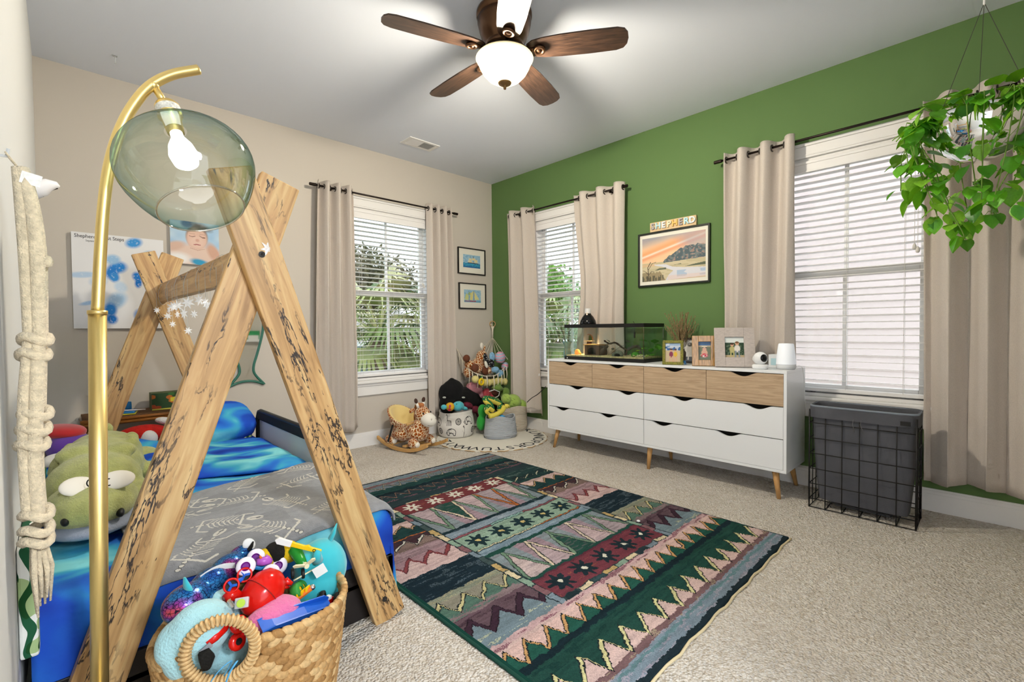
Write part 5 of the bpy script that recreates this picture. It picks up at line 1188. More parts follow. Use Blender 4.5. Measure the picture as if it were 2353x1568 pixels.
for i in range(5):
    for j in range(4):
        c = K(1163+j*10+(i % 2)*5, 912+i*6+j*3, -.605); MB().tube([c+Vector((-.014, .012, .010)), c+Vector((-.004, 0, -.004)), c+Vector((.012, .006, .0))], .0012, 5).build('stitch', M_black, t)
t = plush('dinosaur_plush', 'green dinosaur plush with open brown mouth in the corner', [(K(1143, 893, -.36), (.07, .06, .035), RY(12)), (K(1160, 905, -.36), (.05, .06, .07), RY(20)), (K(1137, 917, -.37), (.055, .05, .02), RY(20)), (K(1170, 915, -.38), (.05, .05, .05), None), (K(1146, 884, -.36), (.02, .03, .02), None)], mat('moss_green_plush', '#6b8a3a', .9, sheen=.2), .008)
MB().ell(K(1137, 904, -.405), (.046, .02, .028), RY(20), 16, 10).build('mouth', mat('chocolate_felt', '#4a2418', .9), t, smooth=True); MB().tube([K(1124, 900, -.425), K(1136, 896, -.43), K(1148, 901, -.43), K(1146, 910, -.43), K(1138, 914, -.43)], .004, 6).build('teeth', M_whitev, t, smooth=True)
tag(MB().lathe([(.02, .0), (.034, .004), (.036, .05), (.03, .055), (.024, .05), (.02, .01), (0, .008)], 20, M=RX(55), c=K(1208, 938, -.5)).build('sage_cup', mat('sage_plastic', '#7f9a80', .5), smooth=True), 'sage green cup lying beside lime plush', 'cup')
plush('pink_plush', 'pink fluffy plush under the corner hammock', [(K(1090, 892, -.2), (.1, .08, .06), RY(20)), (K(1112, 908, -.22), (.07, .06, .05), None)], mat('pink_fur', '#d58f98', .95, bump=.8, bscale=150), .01)
plush('coral_plush', 'coral red plush squeezed beneath yellow caterpillar', [(K(1118, 905, -.26), (.05, .04, .06), None), (K(1128, 912, -.26), (.05, .04, .05), None)], mat('coral_plush_fur', '#c8525a', .95), .009)
tag(MB().tube(smooth_path([PX(1254, 889, 'x', -.09), PX(1246, 897, 'x', -.18), PX(1235, 907, 'x', -.21), PX(1222, 915, 'x', -.2), PX(1211, 925, 'x', -.2)], 6), .004, 6).build('black_cable', M_black, smooth=True), 'thin black cable looping from dresser to corner', 'cable')

# ------------------------------------------------------------------ macrame toy hammock in the corner
M_net = mat('ivory_macrame_cord', '#e2d8c6', .95)
t = thing('toy_hammock', (-.2, -.2, .6), 'ivory macrame toy hammock hung across the room corner', 'hammock')
ring = Vector((-.035, -.035, 1.135))
MB().tube([ring+Vector((.032*cos(a)*.7, -.032*cos(a)*.7, .032*sin(a))) for a in np.linspace(0, 2*pi, 21)[:-1]], .005, 8, closed=True).build('wooden_ring', mat('wood_ring', '#c09a68', .5), t, smooth=True)
kn = ring+Vector((-.01, -.01, -.155)); A_, B_ = K(1049, 800, -.03), PX(1167, 838, 'x', -.03)
MB().tube([ring+Vector((0, 0, -.032)), ring+Vector((-.004, -.004, -.06)), kn], [.022, .012, .008], 10).build('cord_wrap', M_net, t, smooth=True)
fr_pts = smooth_path([A_, K(1066, 835, -.17), K(1084, 853, -.28), K(1110, 864, -.36), K(1140, 862, -.36), PX(1156, 848, 'x', -.16), B_], 8)
MB().tube(fr_pts, .0042, 7).build('front_cord', M_net, t, smooth=True)
nb = len(fr_pts); low = [Vector((-.20, -.14, .60))+Vector((.14*cos(a), .14*sin(a), 0)) for a in np.linspace(2.6, 5.5, 9)]
for i in range(9):
    f = fr_pts[int((nb-1)*i/8)]; l = low[8-i] if False else low[i]; l2 = low[min(i+1, 8)]; l0 = low[max(i-1, 0)]
    m1 = (f+l)/2+Vector((0, 0, -.03)); MB().tube([f, m1, l], .0026, 6).build('net_cord', M_net, t, smooth=True)
    MB().tube([f, (f+l2)/2+Vector((0, 0, -.02)), l2], .0024, 6).build('net_cord', M_net, t, smooth=True)
    MB().tube([l, Vector((-.12, -.12, .52))], .0026, 6).build('net_cord', M_net, t, smooth=True)
for i in range(7):
    e = Vector((-.34+.045*i, -.05-.045*i, .74)); MB().tube([kn, (kn+e)/2+Vector((.01, .01, 0)), e], .0026, 6).build('hanging_cord', M_net, t, smooth=True)
MB().tube([ring+Vector((-.02, .02, -.02)), A_], .003, 6).build('side_cord', M_net, t) if False else None
for i in range(13):
    f = fr_pts[int(3+(nb-8)*i/12)]; L_ = random.uniform(.1, .18); MB().tube([f+Vector((0, -.006, 0)), f+Vector((.004, -.012, -L_*.5)), f+Vector((-.004, -.01, -L_))], [.006, .0055, .003], 7).build('fringe', M_net, t, smooth=True)
M_gir2 = M_gir
t = plush('giraffe_plush', 'brown spotted giraffe plush sitting in the toy hammock', [(K(1107, 822, -.2), (.07, .06, .08), None), (K(1098, 842, -.2), (.085, .07, .09), None), (K(1078, 838, -.22), (.055, .05, .05), None), (K(1095, 848, -.26), (.06, .06, .05), None), (K(1118, 852, -.27), (.06, .06, .045), None), (K(1075, 856, -.2), (.05, .05, .06), None), (K(1113, 800, -.2), (.015, .015, .03), None)], M_gir2, .008)
for px, py, r in ((1072, 824, .042), (1092, 846, .048), (1116, 852, .05)): MB().ell(K(px, py, -.30 if px > 1080 else -.26), (r, .025, r*.92), None, 18, 10).build('sole', mat('cocoa_plush', '#6b3f2c', .95), t, smooth=True)
MB().ell(K(1107, 795, -.22), (.022, .01, .034), RY(-8), 14, 10).build('ear', M_muz, t, smooth=True)
t = thing('butterfly_plush', K(1127, 830, -.3), 'blue butterfly plush with white-dotted black wings in hammock', 'plush toy')
def dotted():
    m = mat('black_white_dots', '#16161a', .9); N = m.node_tree.nodes; L = m.node_tree.links; tc = N.new('ShaderNodeTexCoord'); vo = N.new('ShaderNodeTexVoronoi'); vo.inputs['Scale'].default_value = 70; L.new(tc.outputs['Object'], vo.inputs['Vector']); r = N.new('ShaderNodeValToRGB'); r.color_ramp.interpolation = 'CONSTANT'; e = r.color_ramp.elements; e[0].color = (.8, .8, .78, 1); e[1].position = .28; e[1].color = (*lin('#16161a'), 1); L.new(vo.outputs['Distance'], r.inputs[0]); L.new(r.outputs[0], N['Principled BSDF'].inputs['Base Color']); return m
M_dot = dotted(); M_bfl = mat('powder_blue_fur', '#86b4d6', .95, var=.25, vscale=60, bump=1, bscale=140)
MB().ell(K(1117, 826, -.31), (.03, .015, .07), RY(-20), 16, 10).ell(K(1129, 836, -.31), (.05, .015, .04), RY(60), 16, 10).build('wing', M_dot, t, smooth=True); MB().ell(K(1131, 820, -.30), (.038, .02, .05), RY(-15), 16, 10).build('wing_panel', M_bfl, t, smooth=True)
MB().ell(K(1117, 838, -.335), (.018, .014, .04), RY(-20), 14, 10).build('belly', M_muz, t, smooth=True)
plush('blue_fur_plush', 'powder blue furry plush below the butterfly wings', [(K(1138, 850, -.33), (.05, .04, .035), None), (K(1148, 858, -.33), (.045, .04, .04), None)], M_bfl, .008)
def swirl():
    m = mat('pastel_swirl', '#d9a7b8', .6); N = m.node_tree.nodes; L = m.node_tree.links; tc = N.new('ShaderNodeTexCoord'); wv = N.new('ShaderNodeTexWave'); wv.wave_type = 'RINGS'; wv.inputs['Scale'].default_value = 9; wv.inputs['Distortion'].default_value = 7; L.new(tc.outputs['Object'], wv.inputs['Vector'])
    r = N.new('ShaderNodeValToRGB'); e = r.color_ramp.elements; e[0].color = (*lin('#d98fa6'), 1); e[1].color = (*lin('#7fb8d0'), 1); q = e.new(.5); q.color = (*lin('#d8c2d2'), 1); L.new(wv.outputs[0], r.inputs[0]); L.new(r.outputs[0], N['Principled BSDF'].inputs['Base Color']); return m
tag(MB().ell(K(1149, 822, -.28), (.066, .055, .066), None, 24, 14).ell(K(1160, 842, -.28), (.04, .04, .05), RY(20), 16, 10).build('swirl_plush', swirl(), remesh=.006), 'pastel pink and blue swirled plush in hammock by curtain', 'plush toy')
t = plush('caterpillar_plush', 'yellow ribbed caterpillar plush lying in the hammock net', [(K(1092, 872, -.33), (.04, .04, .04), None)]+[(K(1106+i*9, 878+1.5*sin(i), -.33), (.035, .035, .04), None) for i in range(7)], mat('pale_lemon_plush', '#ddd08a', .95, bump=1, bscale=90), .007, 1)
t = thing('heart_teether', K(1106, 878, -.40), 'yellow ring toy with heart hole clipped to the hammock', 'toy')
c = K(1106, 878, -.41); MB().tube([c+Vector((.027*cos(a), 0, .028*sin(a))) for a in np.linspace(0, 2*pi, 25)[:-1]], .012, 10, closed=True).build('ring', mat('yellow_rubber', '#e8c41c', .4), t, smooth=True)
MB().tube([c+Vector((0, 0, .03)), c+Vector((0, .004, .05)), c+Vector((.02, .006, .06))], .005, 7).build('ribbon', mat('green_ribbon', '#3a8a3a', .8), t, smooth=True)
# ------------------------------------------------------------------ glass tank on the dresser
TZ = DZ1+.0005; tx0, tx1, ty0, ty1, tzt = -.365, -.055, -1.375, -2.158, TZ+.308
M_tglass = glass_mat('tank_glass', '#f4fbf8', .02); M_tedge = glass_mat('glass_edge', '#b9d6d2', .25)
t = thing('glass_tank', ((tx0+tx1)/2, (ty0+ty1)/2, TZ), 'long glass reptile tank with black rim on the dresser', 'tank')
def ringbox(z0, z1, w_): return MB().box2((tx0-.004, ty0+.004, z0), (tx0+w_, ty1-.004, z1)).box2((tx1-w_, ty0+.004, z0), (tx1+.004, ty1-.004, z1)).box2((tx0+w_, ty0+.004, z0), (tx1-w_, ty0-w_, z1)).box2((tx0+w_, ty1+w_, z0), (tx1-w_, ty1-.004, z1))
ringbox(tzt-.03, tzt, .016).build('top_rim', M_black, t, bevel=.002); ringbox(TZ, TZ+.028, .014).build('base_rim', M_black, t, bevel=.002)
MB().box2((tx0+.016, ty0-.016, tzt-.008), (tx1-.016, ty1+.016, tzt-.006)).build('mesh_lid', mat('black_screen', '#1a1a1a', .8, alpha=.2), t)
MB().box2((tx0+.01, ty0-.01, TZ+.004), (tx1-.01, ty1+.01, TZ+.04)).build('substrate', mat('sand_substrate', '#d0b78c', .95, var=.35, vscale=60, bump=1, bscale=120), t)
for a, b_ in (((tx0, ty0-.004, 0), (tx0+.004, ty1+.004, 0)), ((tx1-.004, ty0-.004, 0), (tx1, ty1+.004, 0)), ((tx0, ty0, 0), (tx1, ty0-.004, 0)), ((tx0, ty1+.004, 0), (tx1, ty1, 0))):
    MB().box2((a[0], a[1], TZ+.01), (b_[0], b_[1], tzt-.01)).build('pane', M_tglass, t)
for x, y in ((tx0, ty0), (tx0, ty1), (tx1, ty1)): MB().box2((x-.002 if x == tx0 else x-.004, y-.003, TZ+.026), (x+.004 if x == tx0 else x+.002, y+.003, tzt-.03)).build('corner_seam', M_tedge, t)
MB().prism([(-.006, .008), (0, .0), (.006, .008), (.003, .012), (0, .009), (-.003, .012)], .0006, Matrix(((0,1,0,tx0-.0046),(-1,0,0,ty0-.03),(0,0,1,TZ+.006),(0,0,0,1)))).build('maker_mark', M_whitev, t)
SB = TZ+.04
def Q(px, py, x): return PX(px, py, 'x', x)
hd = thing('cork_hide', Q(1366, 815, -.25), 'square wooden hide box inside the glass tank', 'hide box')
c = Q(1366, 800, -.25); c.z = SB; M_hide = mat('dark_hide_wood', '#5a3a24', .8, var=.3, vscale=20)
MB().box2((-.30, c.y+.065, SB), (-.18, c.y-.085, SB+.006)).box2((-.19, c.y+.065, SB), (-.18, c.y-.085, SB+.085)).box2((-.30, c.y+.065, SB), (-.18, c.y+.055, SB+.085)).box2((-.30, c.y-.075, SB), (-.18, c.y-.085, SB+.085)).build('walls', M_hide, hd)
fpts = [(-.075, 0), (-.075, .085), (.075, .085), (.075, 0), (.045, 0)]+[(.045*cos(a), .03+.038*sin(a)) for a in np.linspace(-.2, pi+.2, 15)]+[(-.045, 0)]
MB().prism(fpts, .008, Matrix(((0,1,0,-.302),(-1,0,0,c.y-.01),(0,0,1,SB),(0,0,0,1)))).build('front', M_hide, hd); MB().box2((-.315, c.y+.075, SB+.085), (-.175, c.y-.095, SB+.093)).build('lid', mat('pale_hide_lid', '#a87a48', .7, var=.2, vscale=20), hd)
def branch(pts, r, name, label, m):
    o = MB().tube(smooth_path(pts, 6), r, 9).build(name, m, smooth=True); return tag(o, label, 'driftwood')
M_drift = mat('dark_driftwood', '#4a382c', .9, var=.4, vscale=30, bump=1, bscale=90)
n_ = lambda k: [.006+.012*abs(sin(i*1.7))*.6+.006 for i in range(k)]
P = [Q(1374, 822, -.28), Q(1384, 806, -.26), Q(1396, 794, -.22)]; P[0].z = SB
branch(P, [.024-.0007*i for i in range(13)], 'driftwood', 'thick slanted driftwood piece beside the hide box', M_drift)
P = [Q(1388, 783, -.2), Q(1400, 790, -.2), Q(1414, 788, -.2), Q(1428, 798, -.2), Q(1440, 806, -.2), Q(1436, 818, -.2)]; P[-1].z = SB
branch(P, [.005+.004*abs(sin(i)) for i in range(31)], 'driftwood', 'thin arching driftwood branch in middle of tank', M_drift)
P = [Q(1442, 808, -.16), Q(1455, 798, -.15), Q(1466, 797, -.14), Q(1470, 803, -.13), Q(1474, 815, -.12)]; P[-1].z = SB; P[0].z = SB+.05
branch(P, [.010+.005*abs(sin(i*.8)) for i in range(25)], 'driftwood', 'grey driftwood root at back of tank', mat('grey_driftwood', '#6d6660', .9, var=.3, vscale=30, bump=1, bscale=90))
t2 = thing('rock_cave', Q(1420, 815, -.29), 'rough grey rock cave on the tank sand', 'rock'); c = Q(1421, 812, -.29); c.z = SB
MB().ell(c+Vector((0, 0, .012)), (.03, .045, .036), None, 14, 9).ell(c+Vector((0, .03, .006)), (.03, .03, .024), None, 12, 8).build('stone', mat('grey_cave_rock', '#6b6a60', .9, var=.4, vscale=40, bump=1, bscale=70), t2, remesh=.005)
MB().ell(c+Vector((-.026, -.004, .010)), (.008, .028, .014), None, 12, 8).build('opening', M_dark, t2, smooth=True)
t2 = thing('amber_rock', Q(1327, 818, -.3), 'glowing orange salt stone at left end of tank', 'rock'); c = Q(1327, 815, -.28); c.z = SB
MB().ell(c+Vector((0, 0, .018)), (.022, .026, .03), None, 10, 7, .8).ell(c+Vector((0, -.02, .008)), (.02, .02, .018), None, 9, 6).build('stone', mat('amber_salt', '#e0913e', .6, bump=1, bscale=60, emis='#ff9a3a', estr=.25), t2, remesh=.006)
def leafy(name, pts, label, col_, parent_cat, xx, s=.04):
    c0 = Q(*pts[0], xx); t3 = thing(name, (c0.x, c0.y, SB), label, parent_cat)
    me = MB().raw([(0, 0, 0), (-.45, .35, .10), (-.48, .6, .12), (0, 1.25, 0), (.48, .6, .12), (.45, .35, .10), (0, .5, -.02)], [(0, 6, 1), (1, 6, 2), (2, 6, 3), (3, 6, 4), (4, 6, 5), (5, 6, 0)]).mesh('leaf', col_)
    for px, py in pts:
        p = Q(px, py, xx+random.uniform(-.03, .03)); b0 = Vector((c0.x, c0.y, SB)); MB().tube([b0, (b0+p)/2+Vector((0, 0, .01)), p], .0012, 5).build('stem', col_, t3)
        inst('leaf', me, t3, T(*p) @ RZ(random.uniform(40, 150)) @ RX(random.uniform(-50, 40)) @ Matrix.Scale(s*random.uniform(.8, 1.2), 4))
M_lf1 = mat('bright_plastic_leaf', '#58a32a', .5); M_lf2 = mat('dark_plastic_leaf', '#2c6a26', .5); M_lf3 = mat('variegated_leaf', '#6b6f66', .6)
leafy('tank_plant', [(1500, 815), (1490, 800), (1505, 790), (1515, 805), (1508, 815), (1488, 785), (1518, 795), (1495, 810)], 'bright green leafy plant at right end of tank', M_lf1, 'plant', -.13, .055)
leafy('tank_plant', [(1478, 815), (1474, 805), (1492, 817), (1480, 800)], 'yellow green round leaved plant behind the tank seam', mat('lime_plastic_leaf', '#8ab82a', .5), 'plant', -.2, .045)
leafy('tank_plant', [(1398, 795), (1408, 805), (1392, 800), (1445, 788), (1402, 787)], 'dark striped leaf sprig on the tank driftwood', M_lf3, 'plant', -.24, .035)
c = Q(1460, 820, -.25); c.z = SB
tag(MB().ell(c+Vector((0, 0, .01)), (.032, .034, .028), None, 18, 10).ell(c+Vector((.01, .02, .006)), (.02, .02, .018), None, 12, 8).build('moss_ball', mat('moss_green', '#3f8a2c', .95, bump=1, bscale=200), remesh=.005), 'round green moss ball on tank gravel', 'moss')
pb = MB().ell((0, 0, 0), (.006, .007, .004), None, 7, 5).mesh('pebble', mat('cream_pebble', '#cbbd9d', .8), True)
pt_ = thing('pebble_dish', (-.26, -2.06, SB), 'heap of cream pebbles at the front right of tank', 'pebbles')
for i in range(60): inst('pebble', pb, pt_, T(-.26+random.gauss(0, .035), -2.06+random.gauss(0, .04), SB+.002+random.random()*.012) @ RZ(random.random()*180))
c = Q(1458, 770, -.22); tag(MB().box((c.x, c.y, c.z), (.008, .012, .05)).tube([(c.x, c.y, c.z+.02), (c.x, c.y+.004, c.z+.06), (c.x, c.y, tzt+.0), (c.x-.02, c.y, tzt+.02)], .0018, 6).build('probe', M_black, bevel=.002), 'black thermometer probe hanging inside tank', 'thermometer')
# heat lamp
lc = Q(1351, 745, -.21); lc = Vector((-.21, lc.y, tzt+.001))
t = thing('heat_lamp', lc, 'black domed heat lamp standing on the tank lid', 'lamp')
MB().lathe([(.072, 0), (.074, .004), (.068, .03), (.05, .065), (.03, .088), (.026, .098), (.02, .098), (.024, .086), (.045, .062), (.062, .028), (.07, 0)], 32, c=lc).build('dome', mat('gloss_black_dome', '#121416', .12), t, smooth=True)
MB().lathe([(0, .094), (.026, .094), (.027, .1), (.026, .135), (.022, .142), (0, .143)], 24, c=lc).build('ceramic_socket', mat('white_ceramic', '#dcdcdc', .4), t, smooth=True)
MB().ell(lc+Vector((-.03, -.012, .088)), .005, None, 10, 8).build('indicator', mat('amber_indicator', '#ffd79a', .4, emis='#ffc070', estr=6), t, smooth=True)
MB().tube([lc+Vector((.0, .03, .09)), lc+Vector((0, .07, .04)), lc+Vector((.01, .085, .0))], .003, 6).build('cord', M_black, t, smooth=True)
lb = bpy.data.lights.new('heat_bulb', 'SPOT'); lb.energy = 7; lb.color = (1, .66, .34); lb.spot_size = radians(80); lb.spot_blend = .6; lb.shadow_soft_size = .03
lo = bpy.data.objects.new('heat_bulb', lb); COL.objects.link(lo); lo.parent = t; lo.location = (0, 0, -.02)
c = Q(1353, 776, -.10)
t = thing('feeding_dome', (c.x, c.y, SB), 'arched clear feeding window with lit ledge in tank', 'tank fitting')
MB().tube([(c.x, c.y+.045*cos(a)*1.0, c.z-.02+.05*max(0, sin(a))) for a in np.linspace(0, pi, 19)], .005, 8).build('arch_rim', mat('warm_rim', '#c98a5a', .4), t, smooth=True)
MB().box2((c.x-.02, c.y+.05, c.z-.035), (c.x+.02, c.y-.05, c.z-.027)).build('ledge', mat('pale_ledge', '#e8c79a', .5), t); MB().box2((c.x-.005, c.y+.03, SB), (c.x+.005, c.y-.03, c.z-.03)).build('post', M_hide, t)
MB().prism([(-.04, -.02), (.04, -.02)]+[(.042*cos(a), .03*sin(a)) for a in np.linspace(0, pi, 11)], .004, Matrix(((0,1,0,c.x+.006),(-1,0,0,c.y),(0,0,1,c.z-.01),(0,0,0,1)))).build('grass_print', mat('grass_backdrop', '#6d7a3a', .8, var=.6, vscale=90, stretch=(1, 3, 1)), t)

# ------------------------------------------------------------------ vase with cutting, bouquet
vp = Vector((-.21, -1.275, TZ)); t = thing('teal_vase', vp, 'teal glazed glass vase with a leafy cutting left of tank', 'vase')
MB().lathe([(0, .0), (.03, 0), (.034, .01), (.036, .05), (.03, .08), (.028, .11), (.04, .14), (.046, .15), (.044, .154), (.036, .145), (.024, .11), (.03, .05), (0, .01)], 28, c=vp).build('vessel', mat('teal_glass_glaze', '#6f9a9a', .15, var=.3, vscale=14, alpha=.85), t, smooth=True)
M_tw = mat('dark_twig', '#3a2a2a', .8)
for i, (dx, dy, dz) in enumerate(((-.03, .05, .30), (.01, -.02, .32), (-.02, -.05, .27))):
    e = vp+Vector((dx, dy, dz)); MB().tube([vp+Vector((0, 0, .05)), vp+Vector((dx*.4, dy*.5, dz*.6)), e], .0022, 6).build('stem', M_tw, t, smooth=True)
    me = MB().ell((0, .011, 0), (.006, .012, .0015), None, 8, 5).mesh('leaf', mat('small_leaf_%d' % (i % 2), ('#3a2c28', '#5d7a52')[i % 2], .6), True)
    for k in range(9): f = .5+.5*k/8; p = vp+Vector((dx*f, dy*f, dz*f)); inst('leaf', me, t, T(*p) @ RZ(k*137) @ RX(30))
bp_ = Vector((-.14, -2.36, TZ)); t = thing('dried_bouquet', bp_, 'bunch of dry brown grass stems in a dark jar', 'bouquet')
MB().lathe([(0, 0), (.03, 0), (.036, .03), (.034, .08), (.022, .1), (.026, .108), (.02, .104), (0, .02)], 24, c=bp_).build('jar', mat('dark_stone_jar', '#4a4036', .6, var=.3, vscale=20), t, smooth=True)
M_dry = mat('dry_grass', '#8a7452', .9, var=.2, vscale=40); sd = MB().ell((0, 0, 0), (.0028, .0028, .006), None, 6, 5).mesh('seed_head', M_dry)
for i in range(44):
    a = random.uniform(0, 2*pi); r = random.uniform(.02, .135); h_ = random.uniform(.24, .40); e = bp_+Vector((r*.7*cos(a), r*sin(a), h_)); m_ = bp_+Vector((r*.3*cos(a), r*.35*sin(a), h_*.6))
    b = MB().tube([bp_+Vector((0, 0, .06)), m_, e], .0016, 4)
    for k in range(9): f = .55+.45*k/8; p = m_.lerp(e, (f-.55)/.45); b.ell(p+Vector((random.gauss(0, .003), random.gauss(0, .003), 0)), (.004, .004, .008), None, 5, 4)
    b.build('grass_stem', M_dry, t)

# ------------------------------------------------------------------ photo frames
def stand_frame(px, py, rz, w, h, fw, tilt, fm, R, label, th=.014, back=-.0):
    p = PX(px, py, 'z', TZ); t = thing('photo_frame', p, label, 'photo frame', 'photo frames on the dresser', rz=radians(rz)); Mt = RX(-tilt)
    def B(n, mb, m, **k):
        o = mb.build(n, m, t, world=False, **k); o.matrix_basis = Mt @ o.matrix_basis; return o
    B('frame', MB().box2((-w/2, -th, 0), (-w/2+fw, 0, h)).box2((w/2-fw, -th, 0), (w/2, 0, h)).box2((-w/2+fw, -th, 0), (w/2-fw, 0, fw)).box2((-w/2+fw, -th, h-fw), (w/2-fw, 0, h)), fm, bevel=.002)
    B('backing', MB().box2((-w/2+.004, -.004, .004), (w/2-.004, 0, h-.004)), M_frm)
    o = add('photo', R.mesh('photo', w-2*fw, h-2*fw, M_colgl), None, t, Mt @ T(-w/2+fw, -.0052, fw), local=True)
    o = MB().box2((-.02, .0, 0), (.02, .003, h*.72)).build('easel_leg', M_frm, t, world=False); o.matrix_basis = T(0, .004+h*.70*sin(radians(tilt)), h*.70*cos(radians(tilt))) @ RX(8) @ T(0, 0, -h*.72); return t
def person(R, x, y, s, top, skin='#d8a98c', hair='#4a3226', legs=None):
    R.ell(x, y, .10*s, .17*s, top, 0, .15); R.ell(x, y+.24*s, .065*s, .08*s, skin); R.ell(x, y+.29*s, .07*s, .05*s, hair)
    R.line([(x-.05*s, y-.12*s), (x-.07*s, y-.42*s)], .05*s, legs or skin); R.line([(x+.05*s, y-.12*s), (x+.07*s, y-.42*s)], .05*s, legs or skin)
R = Ras(44, 60, '#c9b696', .72); R.put(R.V > .62, '#3a66a0'); R.put(R.V > .82, '#9fb9d6'); R.put((R.V > .62) & (R.noise(4, 12, 3) > .6), '#dfe4ea', .7)
person(R, .28, .4, .95, '#8a3a58'); person(R, .48, .4, .9, '#e2b93a', hair='#5a4032')
stand_frame(1546, 838.5, -66, .145, .178, .02, 8, mat('olive_gold_mosaic', '#7d7a2e', .4, var=.5, vscale=110), R, 'small olive mosaic photo frame with beach family picture')
R = Ras(44, 60, '#d9d6d0', .72); R.ell(.33, .55, .17, .3, '#bdb9b2', 0, .2); R.ell(.3, .78, .12, .1, '#4a4846', 0, .2); R.ell(.5, .85, .1, .09, '#2d2b2a', 0, .2); R.put(R.V < .22, '#5a5f66'); R.ell(.28, .8, .05, .04, '#8d8a86'); R.line([(.25, .4), (.22, .1)], .07, '#c9c5be'); R.line([(.42, .4), (.45, .1)], .07, '#c2beb8')
stand_frame(1588, 834.5, -66, .135, .19, .012, 8, M_frm, R, 'thin black photo frame with black and white dog picture')
R = Ras(40, 60, '#6d7458', .6); R.put(R.V > .8, '#3f6a9c'); R.put((R.V > .72) & (R.V < .8), '#b9a98a'); R.ell(.3, .4, .15, .17, '#dba98e'); R.ell(.3, .63, .11, .1, '#e0b096'); R.ell(.3, .68, .12, .09, '#2c221e'); R.ell(.3, .74, .14, .05, '#d9cdb4'); R.ell(.3, .62, .09, .06, '#dcab90'); R.ell(.3, .25, .17, .11, '#c8323c'); R.put((np.hypot((R.U-.3)/.17, (R.V-.25)/.11) < 1) & (R.noise(12, 16, 4) > .6), '#e8dcd8'); R.line([(.17, .3), (.1, .26)], .05, '#d8a68a')
stand_frame(1619, 841.5, -60, .165, .212, .042, 7, mat('bamboo_slat_frame', '#b98f5a', .3, var=.35, vscale=16, stretch=(10, 10, 1.5), coat=.6), R, 'bamboo strip photo frame with toddler picture', th=.022)
R = Ras(44, 64, '#2f4634', .68); R.put(R.V > .74, '#dfe6e4'); R.put((R.V < .74) & (R.noise(12, 16, 5) > .64), '#5a6e58'); R.put(R.V < .12, '#b8a684'); person(R, .26, .4, .95, '#b9b27a', legs='#b9b27a'); person(R, .44, .44, 1.05, '#e3dfd8', legs='#8d97a2', hair='#7a5a40')
stand_frame(1689, 844.5, -62, .25, .275, .066, 17, mat('whitewashed_silver_frame', '#bcb2ac', .4, var=.14, vscale=14, stretch=(3, 1, 12)), R, 'large whitewashed photo frame with standing couple picture', th=.018)

# ------------------------------------------------------------------ small things on the dresser
t = thing('toy_spider', PX(1568, 838.5, 'z', TZ), 'tiny blue plastic spider toy before the photo frames', 'toy'); M_sp = mat('blue_rubber', '#3a7fc0', .4); c = PX(1568, 838.5, 'z', TZ)
MB().ell(c+Vector((0, 0, .022)), (.012, .014, .009), None, 12, 8).build('body', M_sp, t, smooth=True)
for k in range(8): a = k*pi/4+.3; MB().tube([c+Vector((.008*cos(a), .008*sin(a), .022)), c+Vector((.018*cos(a), .02*sin(a), .03)), c+Vector((.024*cos(a), .028*sin(a), .002))], .0022, 5).build('leg', M_sp, t, smooth=True)
M_gw = mat('gloss_white_shell', '#eef0f2', .25); c = PX(1747, 848, 'z', TZ)
t = thing('baby_monitor', c, 'white swivelling camera with round head on the dresser', 'camera')
MB().lathe([(0, 0), (.042, 0), (.048, .008), (.048, .024), (.04, .03), (0, .031)], 32, c=c).build('base', M_gw, t, smooth=True); MB().ell(c+Vector((0, 0, .068)), .042, None, 28, 18).build('head', M_gw, t, smooth=True)
d = (CAM-c); d.z = 0; d.normalize(); d = (Matrix.Rotation(radians(38), 3, 'Z') @ d); MB().ell(c+Vector((0, 0, .07))+d*.03, (.014, .026, .026), RZ(math.degrees(math.atan2(d.y, d.x))), 20, 12).build('lens', mat('black_lens', '#0b1014', .05), t, smooth=True)
MB().tube([c+Vector((.02, .03, .03)), c+Vector((.01, .046, .06)), c+Vector((0, .04, .075))], .006, 8).build('neck', M_gw, t, smooth=True)
c = PX(1806, 848.5, 'z', TZ)
t = thing('night_light', c, 'white tapered smart speaker night light on dresser end', 'night light')
MB().lathe([(.056, .032), (.055, .06), (.05, .11), (.044, .155), (.04, .163), (0, .165)], 36, c=c).build('shade', mat('matte_white_shade', '#eef1f4', .5, emis='#e8f0ff', estr=.12), t, smooth=True); MB().lathe([(0, 0), (.05, 0), (.056, .008), (.0565, .031), (0, .0315)], 36, c=c).build('speaker_base', mat('pale_grey_mesh', '#d3d6da', .7), t, smooth=True)
t = thing('white_carton', (-.14, -3.04, TZ), 'small white carton with pale blue print behind the monitor', 'box')
MB().box2((-.18, -2.985, TZ), (-.10, -3.085, TZ+.085)).build('carton', mat('white_card', '#e9ecee', .6), t, bevel=.002); MB().box2((-.1808, -3.0, TZ+.015), (-.18, -3.05, TZ+.06)).build('label_print', mat('pale_blue_print', '#b9dbe4', .6), t)
tag(MB().tube(smooth_path([c+Vector((.05, -.02, .008)), Vector((-.14, -3.17, TZ+.01)), Vector((-.13, -3.182, TZ-.06)), Vector((-.15, -3.19, TZ-.16)), Vector((-.14, -3.20, TZ-.3))], 6), .0022, 6).build('white_cable', mat('white_cable_plastic', '#e2e2e0', .4), smooth=True), 'white cable running down the dresser side', 'cable')

